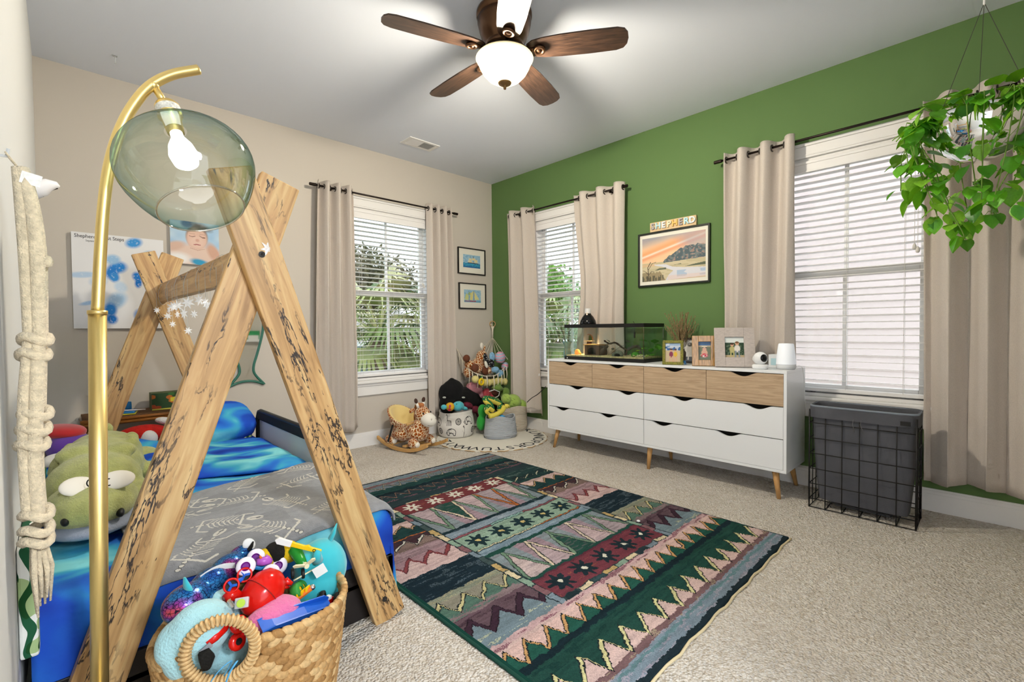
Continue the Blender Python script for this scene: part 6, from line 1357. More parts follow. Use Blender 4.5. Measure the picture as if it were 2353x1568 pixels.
# ------------------------------------------------------------------ hanging plant
HX, HY, HZ = -.60, -3.992, 2.005
t = thing('hanging_plant', (HX, HY, 1.8), 'trailing green pothos in mirrored bowl hanging from the ceiling', 'hanging plant')
Mt = T(HX, HY, HZ) @ RX(6) @ RY(4)
MB().lathe([(.172, 0), (.173, -.004), (.168, -.05), (.148, -.105), (.11, -.155), (.06, -.188), (0, -.198)], 48, M=RX(6) @ RY(4), c=(HX, HY, HZ)).build('mirrored_bowl', mat('mirror_chrome', '#eef1f2', .03, metal=1), t, smooth=True)
MB().lathe([(0, -.02), (.165, -.015)], 32, M=RX(6) @ RY(4), c=(HX, HY, HZ)).build('soil', mat('potting_soil', '#3a2c22', .95), t)
ap = Vector((HX, HY, 2.51))
for a in (2.2, 4.3, 6.4): MB().tube([Mt @ Vector((.168*cos(a), .168*sin(a), 0)), ap], .0013, 5).build('wire', mat('dark_wire', '#3c3a34', .5), t)
MB().cyl(ap+Vector((0, 0, -.012)), ap+Vector((0, 0, .02)), .004, n=8).build('ferrule', M_whitev, t); MB().tube([ap, Vector((HX, HY, H))], .0015, 5).build('wire', mat('dark_wire', '#3c3a34'), t); MB().lathe([(0, 0), (.012, 0), (.01, -.012), (0, -.014)], 12, c=(HX, HY, H)).build('ceiling_hook', M_white, t)
def leaf_mesh(m):
    V = []; Fc = []; n = 9
    prof = [(0, .0), (.06, .30), (.2, .44), (.38, .46), (.58, .38), (.78, .22), (.92, .09), (1.0, 0)]
    for i, (x, w_) in enumerate(prof):
        lobe = -.14 if i == 1 else (-.05 if i == 2 else 0); dr = -.25*x*x
        V += [(-w_, x+lobe, .10*w_*1.2+dr), (-w_*.5, x+lobe*.4, .03+dr), (0, x, -.03+dr), (w_*.5, x+lobe*.4, .03+dr), (w_, x+lobe, .10*w_*1.2+dr)]
    for i in range(len(prof)-1):
        for j in range(4): Fc.append((i*5+j, i*5+j+1, i*5+6+j, i*5+5+j))
    return MB().raw(V, Fc).mesh('leaf', m, True)
def pothos(name, c):
    m = mat(name, c, .35, var=.18, vscale=9, spec=.5); N = m.node_tree.nodes; L = m.node_tree.links; tr = N.new('ShaderNodeBsdfTranslucent'); tr.inputs[0].default_value = (*lin('#8fd022'), 1); mx = N.new('ShaderNodeMixShader'); mx.inputs[0].default_value = .35; L.new(N['Principled BSDF'].outputs[0], mx.inputs[1]); L.new(tr.outputs[0], mx.inputs[2]); L.new(mx.outputs[0], N['Material Output'].inputs[0]); return m
LM = [leaf_mesh(pothos('pothos_leaf_%d' % i, c)) for i, c in enumerate(('#57a428', '#70bf34', '#468c2a', '#96d046', '#377626'))]
M_vine = mat('pothos_vine', '#6f8f3c', .6); rg = random.Random(12)
ends = [(2085, 380), (2100, 470), (2130, 440), (2150, 500), (2175, 470), (2190, 520), (2225, 515), (2210, 545), (2255, 470), (2280, 490), (2300, 440), (2330, 430), (2350, 470), (2120, 320), (2095, 300), (2140, 270), (2330, 350), (2345, 300), (2070, 440), (2165, 420), (2240, 430), (2360, 400), (2110, 400), (2380, 350)]
nl = 0
for i, (ex, ey) in enumerate(ends):
    e = PX(ex, ey, 'x', HX-.02+rg.uniform(-.16, .14)); v = Vector((e.x-HX, e.y-HY, 0)); v = v.normalized() if v.length > .03 else Vector((-1, .2, 0)); rim = Vector((HX, HY, HZ+.025))+v*.17; ov = rim+v*.05+Vector((0, 0, .0))
    midp = ov.lerp(e, .5)+Vector((v.x*.03, v.y*.03, .03)); path = smooth_path([Vector((HX, HY, HZ-.01))+v*.06, rim, ov, midp, e+Vector((0, 0, .03)), e], 5)
    MB().tube(path, .0024, 6).build('vine', M_vine, t, smooth=True)
    L_ = sum((b_-a_).length for a_, b_ in zip(path[:-1], path[1:])); nleaf = max(5, int(L_/.052))
    for k in range(nleaf):
        f = .12+.88*k/(nleaf-1); p = path[min(len(path)-1, int(f*(len(path)-1)))]; ang = rg.uniform(0, 360); out = Vector((cos(radians(ang)), sin(radians(ang)), -.25)).normalized(); q = p+out*rg.uniform(.015, .04)
        if k % 2 == 0: MB().tube([p, (p+q)/2+Vector((0, 0, .008)), q], .0013, 4).build('petiole', M_vine, t)
        s = rg.uniform(.052, .085)
        inst('leaf', rg.choice(LM), t, T(*q) @ RZ(ang-90) @ RX(rg.uniform(-75, -15)) @ Matrix.Scale(s, 4)); nl += 1
for k in range(46):
    a = rg.uniform(0, 360); r_ = rg.uniform(.03, .19); p = Vector((HX+r_*cos(radians(a)), HY+r_*sin(radians(a)), HZ+rg.uniform(.015, .12)*(1.1-r_*3.5)+.02)); s = rg.uniform(.06, .095)
    inst('leaf', rg.choice(LM), t, T(*p) @ RZ(a-90) @ RX(rg.uniform(-30, 35)) @ Matrix.Scale(s, 4))
    MB().tube([Vector((HX+r_*.4*cos(radians(a)), HY+r_*.4*sin(radians(a)), HZ-.015)), p], .0014, 4).build('petiole', M_vine, t)
# ------------------------------------------------------------------ woven toy basket in the foreground
GC = Vector((-3.235, -2.665, 0)); grx, gry, grz, gh = .226, .166, -.12, .332
M_sea = [mat('seagrass_%d' % i, c, .75, var=.22, vscale=50, bump=.7, bscale=160, stretch=(1, 1, 1)) for i, c in enumerate(('#b98f5a', '#c9a26c', '#a67c49', '#d3b07c'))]
t = thing('woven_basket', GC, 'oval woven seagrass basket with ring handles full of toys', 'basket')
def gpt(a, z, off=0):
    k = .80+.20*(z/gh)**.8; z = z*(1-.13*max(0, -cos(a))**4-.06*max(0, cos(a+.5))**2); d = Vector(((grx*k+off)*cos(a), (gry*k+off)*sin(a), 0)); d.rotate(Euler((0, 0, grz))); return GC+d+Vector((0, 0, z))
def gnorm(a):
    d = Vector((cos(a)/grx, sin(a)/gry, 0)).normalized(); d.rotate(Euler((0, 0, grz))); return d
def near_ang(p): return min(np.linspace(0, 2*pi, 361), key=lambda a: (gpt(a, p.z)-p).length)
hf = near_ang(PX(512, 1478, 'z', .332)); hb = hf+pi
hr = .071
def in_handle(p):
    for h_ in (hf, hb):
        c = gpt(h_, gh-.0)
        if (p-c).length < hr+.004: return True
    return False
nrow, ncol = 17, 46; cand = []
for r_ in range(nrow):
    z = .012+r_*.0192
    for k in range(ncol):
        a = 2*pi*(k+.5*(r_ % 2))/ncol; p = gpt(a, z, .002)
        if in_handle(p): continue
        n = gnorm(a); T_ = Vector((0, 0, 1)).cross(n); tl = 26 if r_ % 2 else -26; M = basis(T_, n, Vector((0, 0, 1)), p) @ RY(tl)
        face = n.dot((CAM-p).normalized()); dist = (CAM-p).length; cand.append((-(max(face, 0)*(1+z*3))/dist**2, M, random.randrange(4)))
cand.sort(key=lambda q: q[0])
sm = [MB().ell((0, 0, 0), (.0205, .0085, .0118), None, 9, 6).mesh('strand', m, True) for m in M_sea]
for sc_, M, k in cand[:290]: inst('strand', sm[k], t, M @ RZ(random.uniform(-6, 6)))
b = MB()
for sc_, M, k in cand[290:]:
    V = MB().ell((0, 0, 0), (.0205, .0085, .0118), None, 7, 5); P = np.concatenate(V.v); P = P @ np.array(M.to_3x3()).T+np.array(M.translation); b.raw(P, V.f)
o = b.build('weave', M_sea[0], t, smooth=True); o['kind'] = 'stuff'
def inner(f, v): return gpt(f*2*pi, .01+v*(gh-.02), -.006)
V = MB().grid(inner, 90, 20, cu=True); P = np.concatenate(V.v); V.f = [f for f in V.f if not in_handle(Vector(P[list(f)].mean(0)))]; V.m = [0]*len(V.f)
V.build('inner_wall', M_sea[2], t, smooth=True, solid=.004)
MB().grid(lambda f, v: gpt(f*2*pi, .008, -.006).lerp(GC+Vector((0, 0, .008)), v), 60, 4, cu=True).build('bottom', M_sea[2], t)
for h_ in (hf, hb):
    c = gpt(h_, gh); n = gnorm(h_); T_ = Vector((0, 0, 1)).cross(n); pts = [c+T_*hr*cos(a)+Vector((0, 0, hr*sin(a)))+n*.004 for a in np.linspace(0, 2*pi, 41)[:-1]]
    hd_ = MB().tube(pts, .0098, 10, closed=True).build('ring_handle', M_sea[1], t, smooth=True)
    wm = MB().tube([(0, .0108*cos(a), .0108*sin(a)) for a in np.linspace(0, 2*pi, 13)[:-1]], .0034, 6, closed=True).mesh('wrap', M_sea[3], True)
    for k in range(46):
        a = 2*pi*k/46; ctr = c+T_*hr*cos(a)+Vector((0, 0, hr*sin(a)))+n*.004; tg = (-T_*sin(a)+Vector((0, 0, cos(a)))).normalized(); side = n.cross(tg)
        inst('wrap', wm, hd_, basis(tg, n, side, ctr) @ RZ(12))
# rim strands
rim = MB(); rp = []
for k in range(60):
    a = 2*pi*k/60; p = gpt(a, gh+.002, .001); rp.append((a, p))
rmm = [MB().ell((0, 0, 0), (.021, .011, .0105), None, 9, 6).mesh('rim_strand', m, True) for m in M_sea]
for a, p in rp:
    if in_handle(p+Vector((0, 0, 0))) and min((p-gpt(hf, gh)).length, (p-gpt(hb, gh)).length) < hr-.006: continue
    n = gnorm(a); T_ = Vector((0, 0, 1)).cross(n); inst('rim_strand', rmm[random.randrange(4)], t, basis(T_, n, Vector((0, 0, 1)), p) @ RY(28))
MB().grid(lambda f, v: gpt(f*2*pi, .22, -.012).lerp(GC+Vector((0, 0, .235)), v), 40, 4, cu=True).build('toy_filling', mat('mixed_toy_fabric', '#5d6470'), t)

# ------------------------------------------------------------------ toys in the basket
def G(px, py, y): return PX(px, py, 'y', y)
M_teal = mat('teal_velboa', '#2fb3c0', .85, sheen=.35, var=.08, vscale=12); M_aqua = mat('pale_aqua_fur', '#a9d8de', .95, bump=1, bscale=170, sheen=.3); M_rpl = mat('gloss_red_plastic', '#d3180f', .18); M_bpl = mat('gloss_blue_plastic', '#1f5fc4', .3); M_gpl = mat('green_rubber_tyre', '#2f8a34', .5, bump=.6, bscale=90); M_opl = mat('orange_plastic', '#e0701c', .35); M_wpl = mat('white_rubber_tyre', '#e9e2ea', .5); M_ppl = mat('purple_plastic', '#7a1f8e', .3); M_crm = mat('cream_painted_wood', '#e3dcb4', .5); M_kpl = mat('black_rubber', '#141414', .6); M_ypl = mat('yellow_paint', '#f0c414', .4); M_grw = mat('green_painted_wood', '#1f8a2c', .25); M_pnk = mat('bubblegum_fur', '#d96a9c', .95, bump=1, bscale=160, sheen=.4)
c = G(738, 1305, -2.60)
t = plush('teal_plush', 'round teal plush with small ears at the back of basket', [(c, (.078, .07, .088), None), (c+Vector((-.02, -.02, -.05)), (.08, .07, .07), None), (c+Vector((-.05, -.02, .03)), (.035, .03, .04), None)], M_teal, .006, 4)
MB().tube([c+Vector((.028, -.0, .075)), c+Vector((.04, -.004, .1)), c+Vector((.05, -.004, .125))], [.016, .013, .003], 10, flat=.5).build('ear', M_teal, t, smooth=True); MB().tube([c+Vector((-.03, -.05, .05)), c+Vector((-.034, -.058, .075)), c+Vector((-.03, -.06, .085))], [.016, .012, .006], 10).build('ear', M_teal, t, smooth=True)
d = G(735, 1312, -2.69); MB().box(d, (.034, .001, .03), RZ(-20) @ RY(-25)).build('sewn_tag', M_whitev, t)
d0, d1 = G(640, 1243, -2.6), G(738, 1268, -2.66); dd = d1-d0
t = thing('yellow_stick_toy', d0, 'flat yellow wooden stick toy with white tip on basket top', 'toy')
Mx = basis(dd.normalized(), Vector((0, 0, 1)).cross(dd.normalized()).normalized(), dd.normalized().cross(Vector((0, 0, 1)).cross(dd.normalized()).normalized()), d0)
MB().prism([(0, -.008), (dd.length, -.006), (dd.length, .006), (dd.length*.75, .006), (dd.length*.68, .010), (dd.length*.6, .006), (0, .008), (-.008, 0)], .008, Mx).build('stick', M_ypl, t, bevel=.002)
MB().prism([(-.009, 0), (-.001, .0086), (dd.length*.3, .0072), (dd.length*.3, -.0082), (-.001, -.0086)], .0088, Mx).build('white_tip', M_whitev, t)
MB().tube([Mx @ Vector((dd.length*.84+.004*cos(a), -.0048, .004*sin(a))) for a in np.linspace(0, 2*pi, 11)[:-1]], .001, 5, closed=True).build('eye_ring', M_kpl, t)
t = thing('toy_plane', G(690, 1290, -2.62), 'green wooden toy plane with cream propeller', 'toy')
MB().tube([G(668, 1262, -2.60), G(680, 1268, -2.61), G(692, 1290, -2.65), G(700, 1298, -2.67)], [.012, .019, .014, .008], 14).build('fuselage', M_grw, t, smooth=True)
c = G(703, 1300, -2.68)
for an in (50, 165): MB().prism([(0, -.005), (.03, -.007), (.036, 0), (.03, .007), (0, .005)], .004, T(*c) @ RZ(-15) @ RX(35) @ RY(-an)).build('propeller_blade', M_crm, t, bevel=.001)
MB().cyl(c+Vector((0, .012, 0)), c+Vector((0, -.008, .0)), .007, n=10).build('hub', M_crm, t)
MB().prism([(-.055, -.008), (.055, -.008), (.06, 0), (.055, .008), (-.055, .008), (-.06, 0)], .004, T(*G(715, 1312, -2.66)) @ RZ(20) @ RX(60)).build('wing', M_crm, t, bevel=.001)
for px in (672, 696): p = G(px, 1318, -2.67); MB().cyl(p+Vector((-.004, 0, 0)), p+Vector((.004, -.002, 0)), .014, n=16).build('wheel', M_kpl, t, bevel=.002)
t = thing('bee_plush', G(640, 1275, -2.57), 'yellow and black furry bee plush at the back of basket', 'plush toy'); M_yf = mat('yellow_fur', '#d9b414', .95, bump=1, bscale=150); M_kf = mat('black_fur', '#14120e', .95, bump=1, bscale=150)
for px, py, m, nm in ((662, 1268, M_yf, 'stripe'), (632, 1272, M_kf, 'stripe'), (608, 1288, M_yf, 'stripe'), (585, 1300, M_kf, 'face')): MB().ell(G(px, py, -2.575), (.03, .034, .032), RZ(0), 16, 10).build(nm, m, t, smooth=True)
MB().tube([G(572, 1265, -2.57), G(578, 1255, -2.57), G(582, 1245, -2.57)], [.006, .005, .002], 7).build('antenna', M_kf, t, smooth=True); MB().ell(G(572, 1252, -2.56), (.016, .006, .02), RY(-30), 12, 8).build('wing', M_whitev, t, smooth=True)
t = thing('unicorn_truck', G(600, 1310, -2.62), 'purple unicorn monster truck with white wheels', 'toy')
for px, py in ((565, 1302), (622, 1318), (588, 1282), (640, 1300)):
    y = -2.655 if py > 1300 else -2.60; p = G(px, py, y); ax = Vector((-.25, -.8, .35)).normalized(); Mw = frame_to(ax)
    w_ = MB().lathe([(.010, -.012), (.02, -.012), (.0235, -.007), (.0235, .007), (.02, .012), (.011, .012)], 20, M=Mw, c=p).build('wheel', M_wpl, t, smooth=True); MB().lathe([(0, .006), (.008, .006), (.0115, .0125), (.0105, .013)], 16, M=Mw, c=p).build('hub', M_ppl, w_)
MB().tube([G(572, 1300, -2.62), G(600, 1305, -2.62), G(632, 1312, -2.62)], .008, 8).build('chassis', mat('sky_blue_plastic', '#2f8fd0', .35), t, smooth=True)
MB().tube([G(590, 1293, -2.63), G(603, 1291, -2.63), G(614, 1288, -2.63), G(622, 1292, -2.63)], [.008, .012, .013, .008], 12).build('unicorn_body', mat('orchid_plastic', '#b45ac0', .3), t, smooth=True); MB().tube([G(614, 1284, -2.63), G(613, 1274, -2.63)], [.004, .0008], 8).build('horn', mat('orchid_plastic', '#b45ac0'), t, smooth=True); MB().tube([G(600, 1284, -2.63), G(597, 1278, -2.63)], [.004, .002], 8).build('ear', M_opl, t, smooth=True)
def sequin():
    m = bpy.data.materials.new('iridescent_scales'); m.use_nodes = True; N = m.node_tree.nodes; L = m.node_tree.links; b = N['Principled BSDF']; b.inputs['Roughness'].default_value = .25; b.inputs['Metallic'].default_value = .6; tc = N.new('ShaderNodeTexCoord')
    vo = N.new('ShaderNodeTexVoronoi'); vo.feature = 'DISTANCE_TO_EDGE'; vo.inputs['Scale'].default_value = 120; L.new(tc.outputs['Object'], vo.inputs['Vector']); n = N.new('ShaderNodeTexNoise'); n.inputs['Scale'].default_value = 14; L.new(tc.outputs['Object'], n.inputs['Vector'])
    r = N.new('ShaderNodeValToRGB'); e = r.color_ramp.elements; e[0].position = .3; e[0].color = (*lin('#2458b0'), 1); e[1].position = .75; e[1].color = (*lin('#d8a838'), 1)
    for p, c_ in ((.45, '#2f86c8'), (.55, '#8a3a9c'), (.65, '#d0505a')): q = e.new(p); q.color = (*lin(c_), 1)
    L.new(n.outputs[0], r.inputs[0]); r2 = N.new('ShaderNodeValToRGB'); e = r2.color_ramp.elements; e[0].position = .03; e[0].color = (.03, .08, .2, 1); e[1].position = .08; e[1].color = (1, 1, 1, 1); L.new(vo.outputs['Distance'], r2.inputs[0])
    mx = N.new('ShaderNodeMix'); mx.data_type = 'RGBA'; mx.blend_type = 'MULTIPLY'; mx.inputs[0].default_value = 1; L.new(r.outputs[0], mx.inputs[6]); L.new(r2.outputs[0], mx.inputs[7]); L.new(mx.outputs[2], b.inputs['Base Color']); return m
M_seq = sequin()
t = plush('scale_fish_plush', 'shiny blue scaled dragon plush with turquoise fins', [(G(432, 1385, -2.66), (.06, .05, .045), RZ(30)), (G(478, 1345, -2.62), (.05, .045, .038), RY(-30)), (G(520, 1310, -2.58), (.05, .042, .036), RY(-30)), (G(556, 1275, -2.55), (.034, .03, .026), None)], M_seq, .006, 3)
MB().tube([G(448, 1368, -2.67), G(430, 1350, -2.675), G(424, 1328, -2.675)], [.006, .016, .005], 10, flat=.45).build('fin', M_teal, t, smooth=True); MB().tube([G(415, 1374, -2.66), G(405, 1362, -2.66)], [.010, .004], 8).build('horn', M_muz, t, smooth=True)
p0 = G(490, 1318, -2.64); MB().grid(lambda a, v: G(460, 1330, -2.63).lerp(G(540, 1300, -2.62), a)+Vector((0, 0, .010*sin(a*pi)))+Vector((.0, -.004, .016))*(v-.5), 14, 3).build('sewn_tag', M_whitev, t, solid=.0006)
t = plush('aqua_plush', 'large pale aqua furry plush at the front of basket', [(G(462, 1445, -2.73), (.07, .055, .065), None), (G(395, 1478, -2.72), (.034, .035, .05), RY(15)), (G(440, 1500, -2.72), (.06, .05, .06), None), (G(530, 1500, -2.70), (.09, .05, .05), None), (G(505, 1352, -2.60), (.045, .035, .03), RY(-15)), (G(500, 1410, -2.66), (.06, .05, .06), None)], M_aqua, .007, 3)
MB().tube([G(468, 1500, -2.795), G(476, 1515, -2.79), G(474, 1535, -2.785)], [.012, .016, .01], 10).build('dark_patch', M_kf, t, smooth=True); MB().ell(G(398, 1455, -2.72), (.02, .02, .012), None, 12, 8).build('cream_patch', M_flesh, t, smooth=True)
c = G(603, 1362, -2.70)
t = thing('red_capsule', c, 'glossy red egg shaped plastic toy in the middle of basket', 'toy')
MB().lathe([(0, -.06), (.024, -.054), (.042, -.034), (.05, -.004), (.046, .026), (.032, .05), (.012, .06), (0, .061)], 28, M=RZ(20) @ RY(62), c=c).build('shell', M_rpl, t, smooth=True)
Mr = RZ(20) @ RY(62); MB().tube([c+Mr.to_3x3() @ Vector((.0505*cos(a), .0505*sin(a), -.002)) for a in np.linspace(0, 2*pi, 37)[:-1]], .0012, 6, closed=True).build('seam_ring', mat('dark_red_plastic', '#8e0f0a', .3), t, smooth=True)
t = thing('red_claw_toy', G(660, 1338, -2.69), 'small red plastic claw beside the egg shaped toy', 'toy'); MB().tube([G(648, 1345, -2.69), G(660, 1336, -2.69), G(672, 1342, -2.70)], [.008, .011, .004], 10).build('upper_claw', M_rpl, t, smooth=True); MB().tube([G(650, 1350, -2.69), G(664, 1350, -2.69)], [.007, .003], 8).build('lower_claw', M_rpl, t, smooth=True)
t = thing('red_drone', G(540, 1345, -2.66), 'red toy drone with two blue fans', 'toy')
for px, py, y in ((532, 1347, -2.70), (562, 1322, -2.67)):
    p = G(px, py, y); Mw = frame_to(Vector((-.2, -.8, .5))); fr_ = MB().lathe([(.0135, -.006), (.018, -.006), (.0185, .005), (.0145, .006), (.0135, -.006)], 24, M=Mw, c=p).build('duct', M_rpl, t, smooth=True)
    MB().lathe([(0, -.004), (.0135, -.004)], 20, M=Mw, c=p).build('duct_floor', M_kpl, fr_)
    for k in range(3): MB().box(p+Mw.to_3x3() @ Vector((.0065*cos(k*2.1), .0065*sin(k*2.1), .002)), (.012, .006, .002), Mw @ RZ(math.degrees(k*2.1)) @ RX(25)).build('fan_blade', M_bpl, fr_)
MB().tube([G(542, 1338, -2.68), G(556, 1332, -2.675)], .006, 8).build('arm', M_bpl, t); MB().tube([G(518, 1378, -2.71), G(535, 1365, -2.70), G(550, 1372, -2.70)], [.012, .018, .012], 12).build('body', M_rpl, t, smooth=True)
t = thing('clear_cube_toy', G(556, 1388, -2.75), 'clear plastic box with lime dial near front handle', 'toy'); c = G(556, 1386, -2.75); MB().box(c, (.03, .016, .024), RZ(-25) @ RX(-30)).build('case', M_clear, t, bevel=.002); MB().lathe([(0, 0), (.0095, 0), (.0095, .002), (0, .0022)], 20, M=RZ(-25) @ RX(60), c=c+Vector((-.004, -.008, .004))).build('dial', mat('lime_dial', '#b7d84a', .4), t); MB().tube([c+Vector((-.02, .0, .0)), c+Vector((-.028, 0, .018))], .005, 8).build('knob', mat('chrome', '#d8d8dc', .1, metal=1), t)
plush('pink_fur_plush', 'bubblegum pink furry plush between red toy and blue track', [(G(640, 1402, -2.74), (.06, .045, .035), RY(12)), (G(612, 1422, -2.76), (.05, .035, .03), None)], M_pnk, .006)
t = thing('blue_track', G(680, 1410, -2.77), 'bright blue plastic track ramp across the basket front', 'toy')
a0, a1 = G(597, 1440, -2.80), G(760, 1388, -2.76); dv = (a1-a0).normalized(); up_ = Vector((.1, -.45, .9)).normalized(); sd_ = dv.cross(up_).normalized(); up_ = sd_.cross(dv); L_ = (a1-a0).length; Mb = basis(dv, sd_, up_, a0)
MB().prism([(0, 0), (.03, .006), (L_*.6, .008), (L_, .0), (L_, -.006), (L_*.6, .002), (.03, -.002)], .034, Mb).build('ramp', M_bpl, t, bevel=.001)
for s in (-1, 1): MB().prism([(0, 0), (.03, .010), (L_*.6, .016), (L_*.9, .018), (L_, .006), (L_, -.006), (.03, -.002)], .003, Mb @ T(0, s*.018, 0)).build('side_wall', M_bpl, t)
t = thing('green_wheel_truck', G(695, 1375, -2.72), 'orange monster truck with big green tyres', 'toy')
for px, py, y in ((683, 1358, -2.71), (705, 1398, -2.75), (668, 1382, -2.70), (690, 1352, -2.68)):
    p = G(px, py, y); Mw = frame_to(Vector((.6, -.55, .5))); w_ = MB().lathe([(.006, -.012), (.016, -.012), (.0195, -.008), (.0195, .008), (.016, .012), (.006, .012)], 20, M=Mw, c=p).build('wheel', M_gpl, t, smooth=True); MB().lathe([(0, .009), (.007, .0095)], 12, M=Mw, c=p).build('hub', M_ypl, w_)
c0_, c1_ = G(672, 1385, -2.72), G(718, 1350, -2.73); MB().cyl(c0_, c1_, .007, n=8).build('chassis', M_opl, t); cc = c0_.lerp(c1_, .55)
for k in range(3): p = c0_.lerp(c1_, .3+.22*k); MB().box(p+Vector((0, -.002, .008)), (.018, .003, .012), RZ(35)).build('roll_bar', M_ypl, t)
MB().ell(c1_, (.008, .008, .008), None, 10, 8).build('engine', mat('chrome', '#d8d8dc'), t, smooth=True)
t = thing('red_tractor', G(758, 1382, -2.72), 'small red tractor with black tyres at basket right rim', 'toy')
for px, py, r in ((735, 1382, .015), (776, 1378, .02), (742, 1368, .012)):
    p = G(px, py, -2.725 if px != 742 else -2.70); Mw = frame_to(Vector((.75, -.5, .2))); w_ = MB().lathe([(.004, -.007), (r*.85, -.007), (r, -.003), (r, .003), (r*.85, .007), (.004, .007)], 18, M=Mw, c=p).build('wheel', M_kpl, t, smooth=True)
MB().box(G(757, 1385, -2.715), (.03, .016, .022), RZ(20) @ RX(-20)).build('bonnet', M_rpl, t, bevel=.003); MB().box(G(754, 1374, -2.715), (.016, .014, .01), RZ(20)).build('seat', M_whitev, t, bevel=.002)
c = G(783, 1358, -2.68)
t = thing('swirl_toy', c, 'turquoise ridged swirl toy beside the tractor', 'toy'); MB().lathe([(0, -.02), (.016, -.014), (.02, -.004), (.017, .002), (.018, .006), (.012, .012), (.012, .015), (.004, .022), (0, .024)], 18, M=RY(25), c=c).build('body', M_teal, t, smooth=True)
t = thing('red_toy_car', G(500, 1450, -2.76), 'red toy car seen through the front basket handle', 'toy')
p0, p1 = G(470, 1480, -2.775), G(525, 1425, -2.75); MB().tube([p0, p0.lerp(p1, .3), p0.lerp(p1, .7), p1], [.014, .02, .02, .012], 10, flat=.7).build('body', M_rpl, t, smooth=True); MB().box(p0+Vector((.0, -.012, -.006)), (.026, .006, .012), RZ(-20) @ RY(-35)).build('bumper', mat('grey_plastic', '#8d9096', .4), t, bevel=.001)
for px, py in ((548, 1435), (545, 1475)):
    p = G(px, py, -2.775); Mw = frame_to(Vector((.3, -.85, .3))); w_ = MB().lathe([(.008, -.008), (.017, -.008), (.02, -.003), (.02, .003), (.017, .008), (.008, .008)], 20, M=Mw, c=p).build('wheel', M_rpl, t, smooth=True); MB().lathe([(0, .004), (.009, .006)], 14, M=Mw, c=p).build('hub', M_kpl, w_)
for k, (x0_, x1_) in enumerate(((532, 470), (545, 512))):
    q = smooth_path([gpt(hf, gh-hr-.004, .004)+Vector((.006*k, 0, .004)), G(x0_, 1520, -2.86), G((x0_+x1_)/2, 1545, -2.865), G(x1_, 1590, -2.86)], 5)
    tag(MB().tube(q, .0026, 6, flat=.5).build('blue_ribbon', mat('sky_ribbon', '#58a8d8', .7), smooth=True), ('sky blue ribbon end hanging left from basket handle', 'sky blue ribbon end hanging right from basket handle')[k], 'ribbon', 'ribbon ends on the basket')
# ------------------------------------------------------------------ outside the windows
GZ = -3.3
struct('ground_outside', MB().box2((-30, .6, GZ-.1), (30, 40, GZ)).box2((.6, -30, GZ-.1), (30, .6, GZ)), mat('lawn', '#5d6b3a', .95, var=.3, vscale=2))
t = thing('neighbour_house', (4.2, -4.0, GZ), 'neighbouring house wall of pale horizontal lap siding', 'house')
M_sid = mat('pale_siding', '#c4b0aa', .7); M_sid2 = mat('siding_shadow', '#8d8384', .8)
MB().box2((3.95, -11, GZ), (4.6, -.4, 5.0)).build('wall', M_sid2, t)
sb = MB().prism([(0, 0), (-.02, .0), (-.004, .19), (0, .19)], 10.6).mesh('siding_board', M_sid)
for i in range(36): inst('siding_board', sb, t, T(3.95, -5.7, GZ+.6+i*.178))
t = thing('far_house', (3, 12, GZ), 'pale house with dark windows beyond the palms', 'house')
MB().box2((-6, 13, GZ), (7.5, 18, 1.25)).build('wall', mat('pale_pink_stucco', '#e4dde2', .8), t)
for x in (-3.2, -.4, 1.6, 4.4):
    f = MB().box2((x, 12.94, -1.2), (x+1.0, 13, .6)).build('window_frame', M_white, t); MB().box2((x+.08, 12.92, -1.1), (x+.92, 12.95, .5)).build('pane', mat('dark_far_pane', '#5a6a74', .1), f)
M4 = Matrix(((0,1,0,0),(1,0,0,0),(0,0,1,0),(0,0,0,1)))
MB().prism([(12.6, 1.2), (15.5, 2.1), (18.4, 1.2)], 14, M4 @ T(0, .75, 0)).build('roof', mat('grey_shingle', '#8a8580', .9), t)
M_fr = [mat('palm_green_%d' % i, c, .55, var=.2, vscale=6) for i, c in enumerate(('#64753c', '#868e50', '#485c30', '#a39f6c'))]
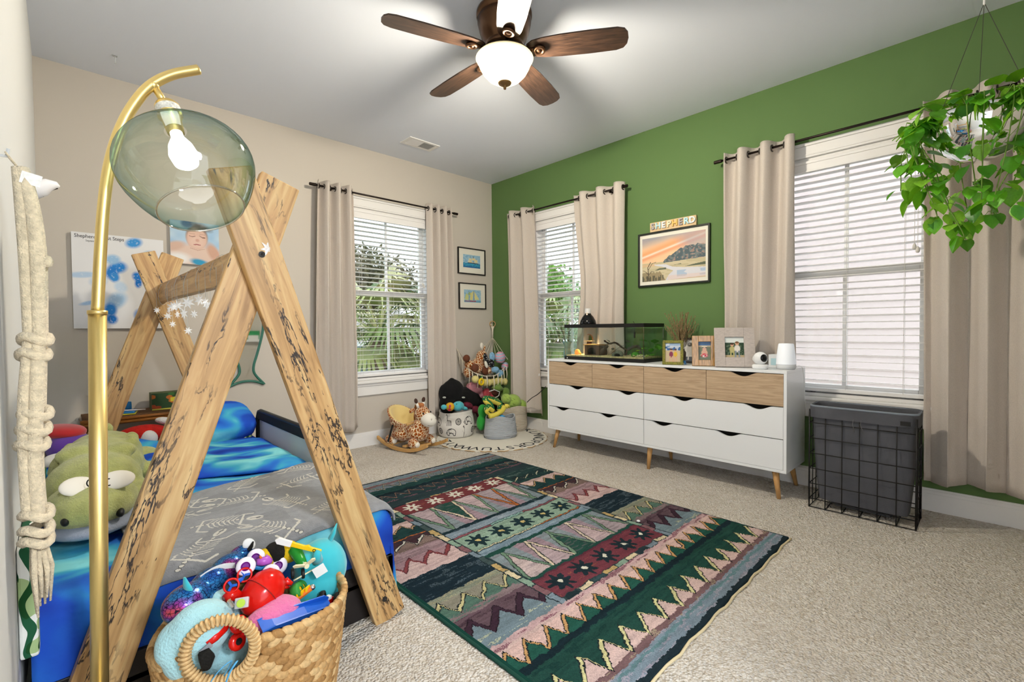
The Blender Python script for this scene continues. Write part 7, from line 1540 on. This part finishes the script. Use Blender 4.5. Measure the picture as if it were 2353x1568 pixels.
def palm(loc, n, R_, seed, label):
    rg = random.Random(seed); t = thing('palm_tree', (loc[0], loc[1], GZ), label, 'palm', 'sabal palms outside the windows')
    MB().tube([(loc[0], loc[1], GZ), (loc[0]+.05, loc[1], GZ+1.5), (loc[0], loc[1], loc[2]-.1)], [.17, .15, .14], 12).build('trunk', mat('palm_bark', '#6f5d48', .9, var=.3, vscale=8), t, smooth=True)
    for k in range(n):
        az = k*2.399+rg.uniform(-.2, .2); el = radians(75-115*(k/n))+rg.uniform(-.15, .15); pl = R_*rg.uniform(.5, .7); c = Vector(loc); h = Vector((cos(az), sin(az), 0)); b = MB()
        tip = c+h*pl*cos(el)+Vector((0, 0, pl*sin(el)*.9-.1*pl)); mid = c+h*pl*.5*cos(el)+Vector((0, 0, pl*.5*sin(el)+.04))
        b.tube([c, mid, tip], [.018, .012, .009], 5); dr = (tip-mid).normalized(); sd = dr.cross(Vector((0, 0, 1))).normalized(); up = sd.cross(dr)
        nb = 24
        for i in range(nb):
            s = -1+2*i/(nb-1); a = s*1.45; bl_ = R_*.62*(1-.25*abs(s))*rg.uniform(.85, 1.1); d = dr*cos(a)+sd*sin(a); w_ = .026
            q1 = tip+d*bl_*.55+up*.03; q2 = tip+d*bl_-Vector((0, 0, bl_*(.28+.25*rg.random()))); sw = d.cross(up).normalized()*w_
            b.raw([tip-sw*.3, tip+sw*.3, q1+sw, q1-sw, q2], [(0, 1, 2, 3), (3, 2, 4)])
        b.build('frond', rg.choice(M_fr), t, fix=False)
palm((-.05, 2.6, 1.0), 30, 1.35, 1, 'sabal palm just outside the beige wall window')
palm((1.5, 3.6, .95), 28, 1.3, 2, 'sabal palm seen through the green wall window')
palm((-1.1, 4.4, -.1), 26, 1.35, 3, 'lower sabal palm behind the nearest palm')
palm((2.75, 1.3, .95), 28, 1.15, 9, 'sabal palm close outside the green wall window')
palm((3.0, 3.4, 1.15), 26, 1.3, 4, 'sabal palm farthest to the right outside')
def tree(loc, r, seed, c, label):
    rg = np.random.default_rng(seed); t = thing('leafy_tree', (loc[0], loc[1], GZ), label, 'tree')
    MB().tube([(loc[0], loc[1], GZ), (loc[0]+.1, loc[1], loc[2])], [.2, .08], 10).build('trunk', mat('tree_bark', '#5a4a3a', .9), t, smooth=True)
    b = MB(); N_ = 4200; cen = rg.normal(size=(26, 3)); cen = cen/np.linalg.norm(cen, axis=1, keepdims=True)*rg.uniform(.3, .85, (26, 1))*np.array(r)
    V = []; Fc = []
    for i in range(N_):
        p = cen[rg.integers(26)]+np.clip(rg.normal(size=3), -1.5, 1.5)*.2*np.array(r); a, q = rg.normal(size=3), rg.normal(size=3); a = a/np.linalg.norm(a)*.085; q = q/np.linalg.norm(q)*.055; k = len(V)
        V += [p-a, p+q, p+a, p-q]; Fc.append((k, k+1, k+2, k+3))
    b.raw(np.array(V)+np.array(loc), Fc).build('crown', c, t, fix=False)
M_t1 = mat('bright_leaf', '#6d9638', .6, var=.3, vscale=3); M_t2 = mat('brown_green_leaf', '#5a5438', .7, var=.3, vscale=3)
tree((.5, 8.5, 1.9), (1.8, 1.3, 1.2), 5, M_t1, 'bright green tree behind palms through beige wall window'); tree((3.2, 9.2, 2.4), (1.6, 1.3, 1.3), 6, M_t2, 'brownish tree behind palms through beige wall window'); tree((6.2, 5.0, 1.9), (1.5, 1.5, 1.0), 8, M_t1, 'bright green tree through green wall window')
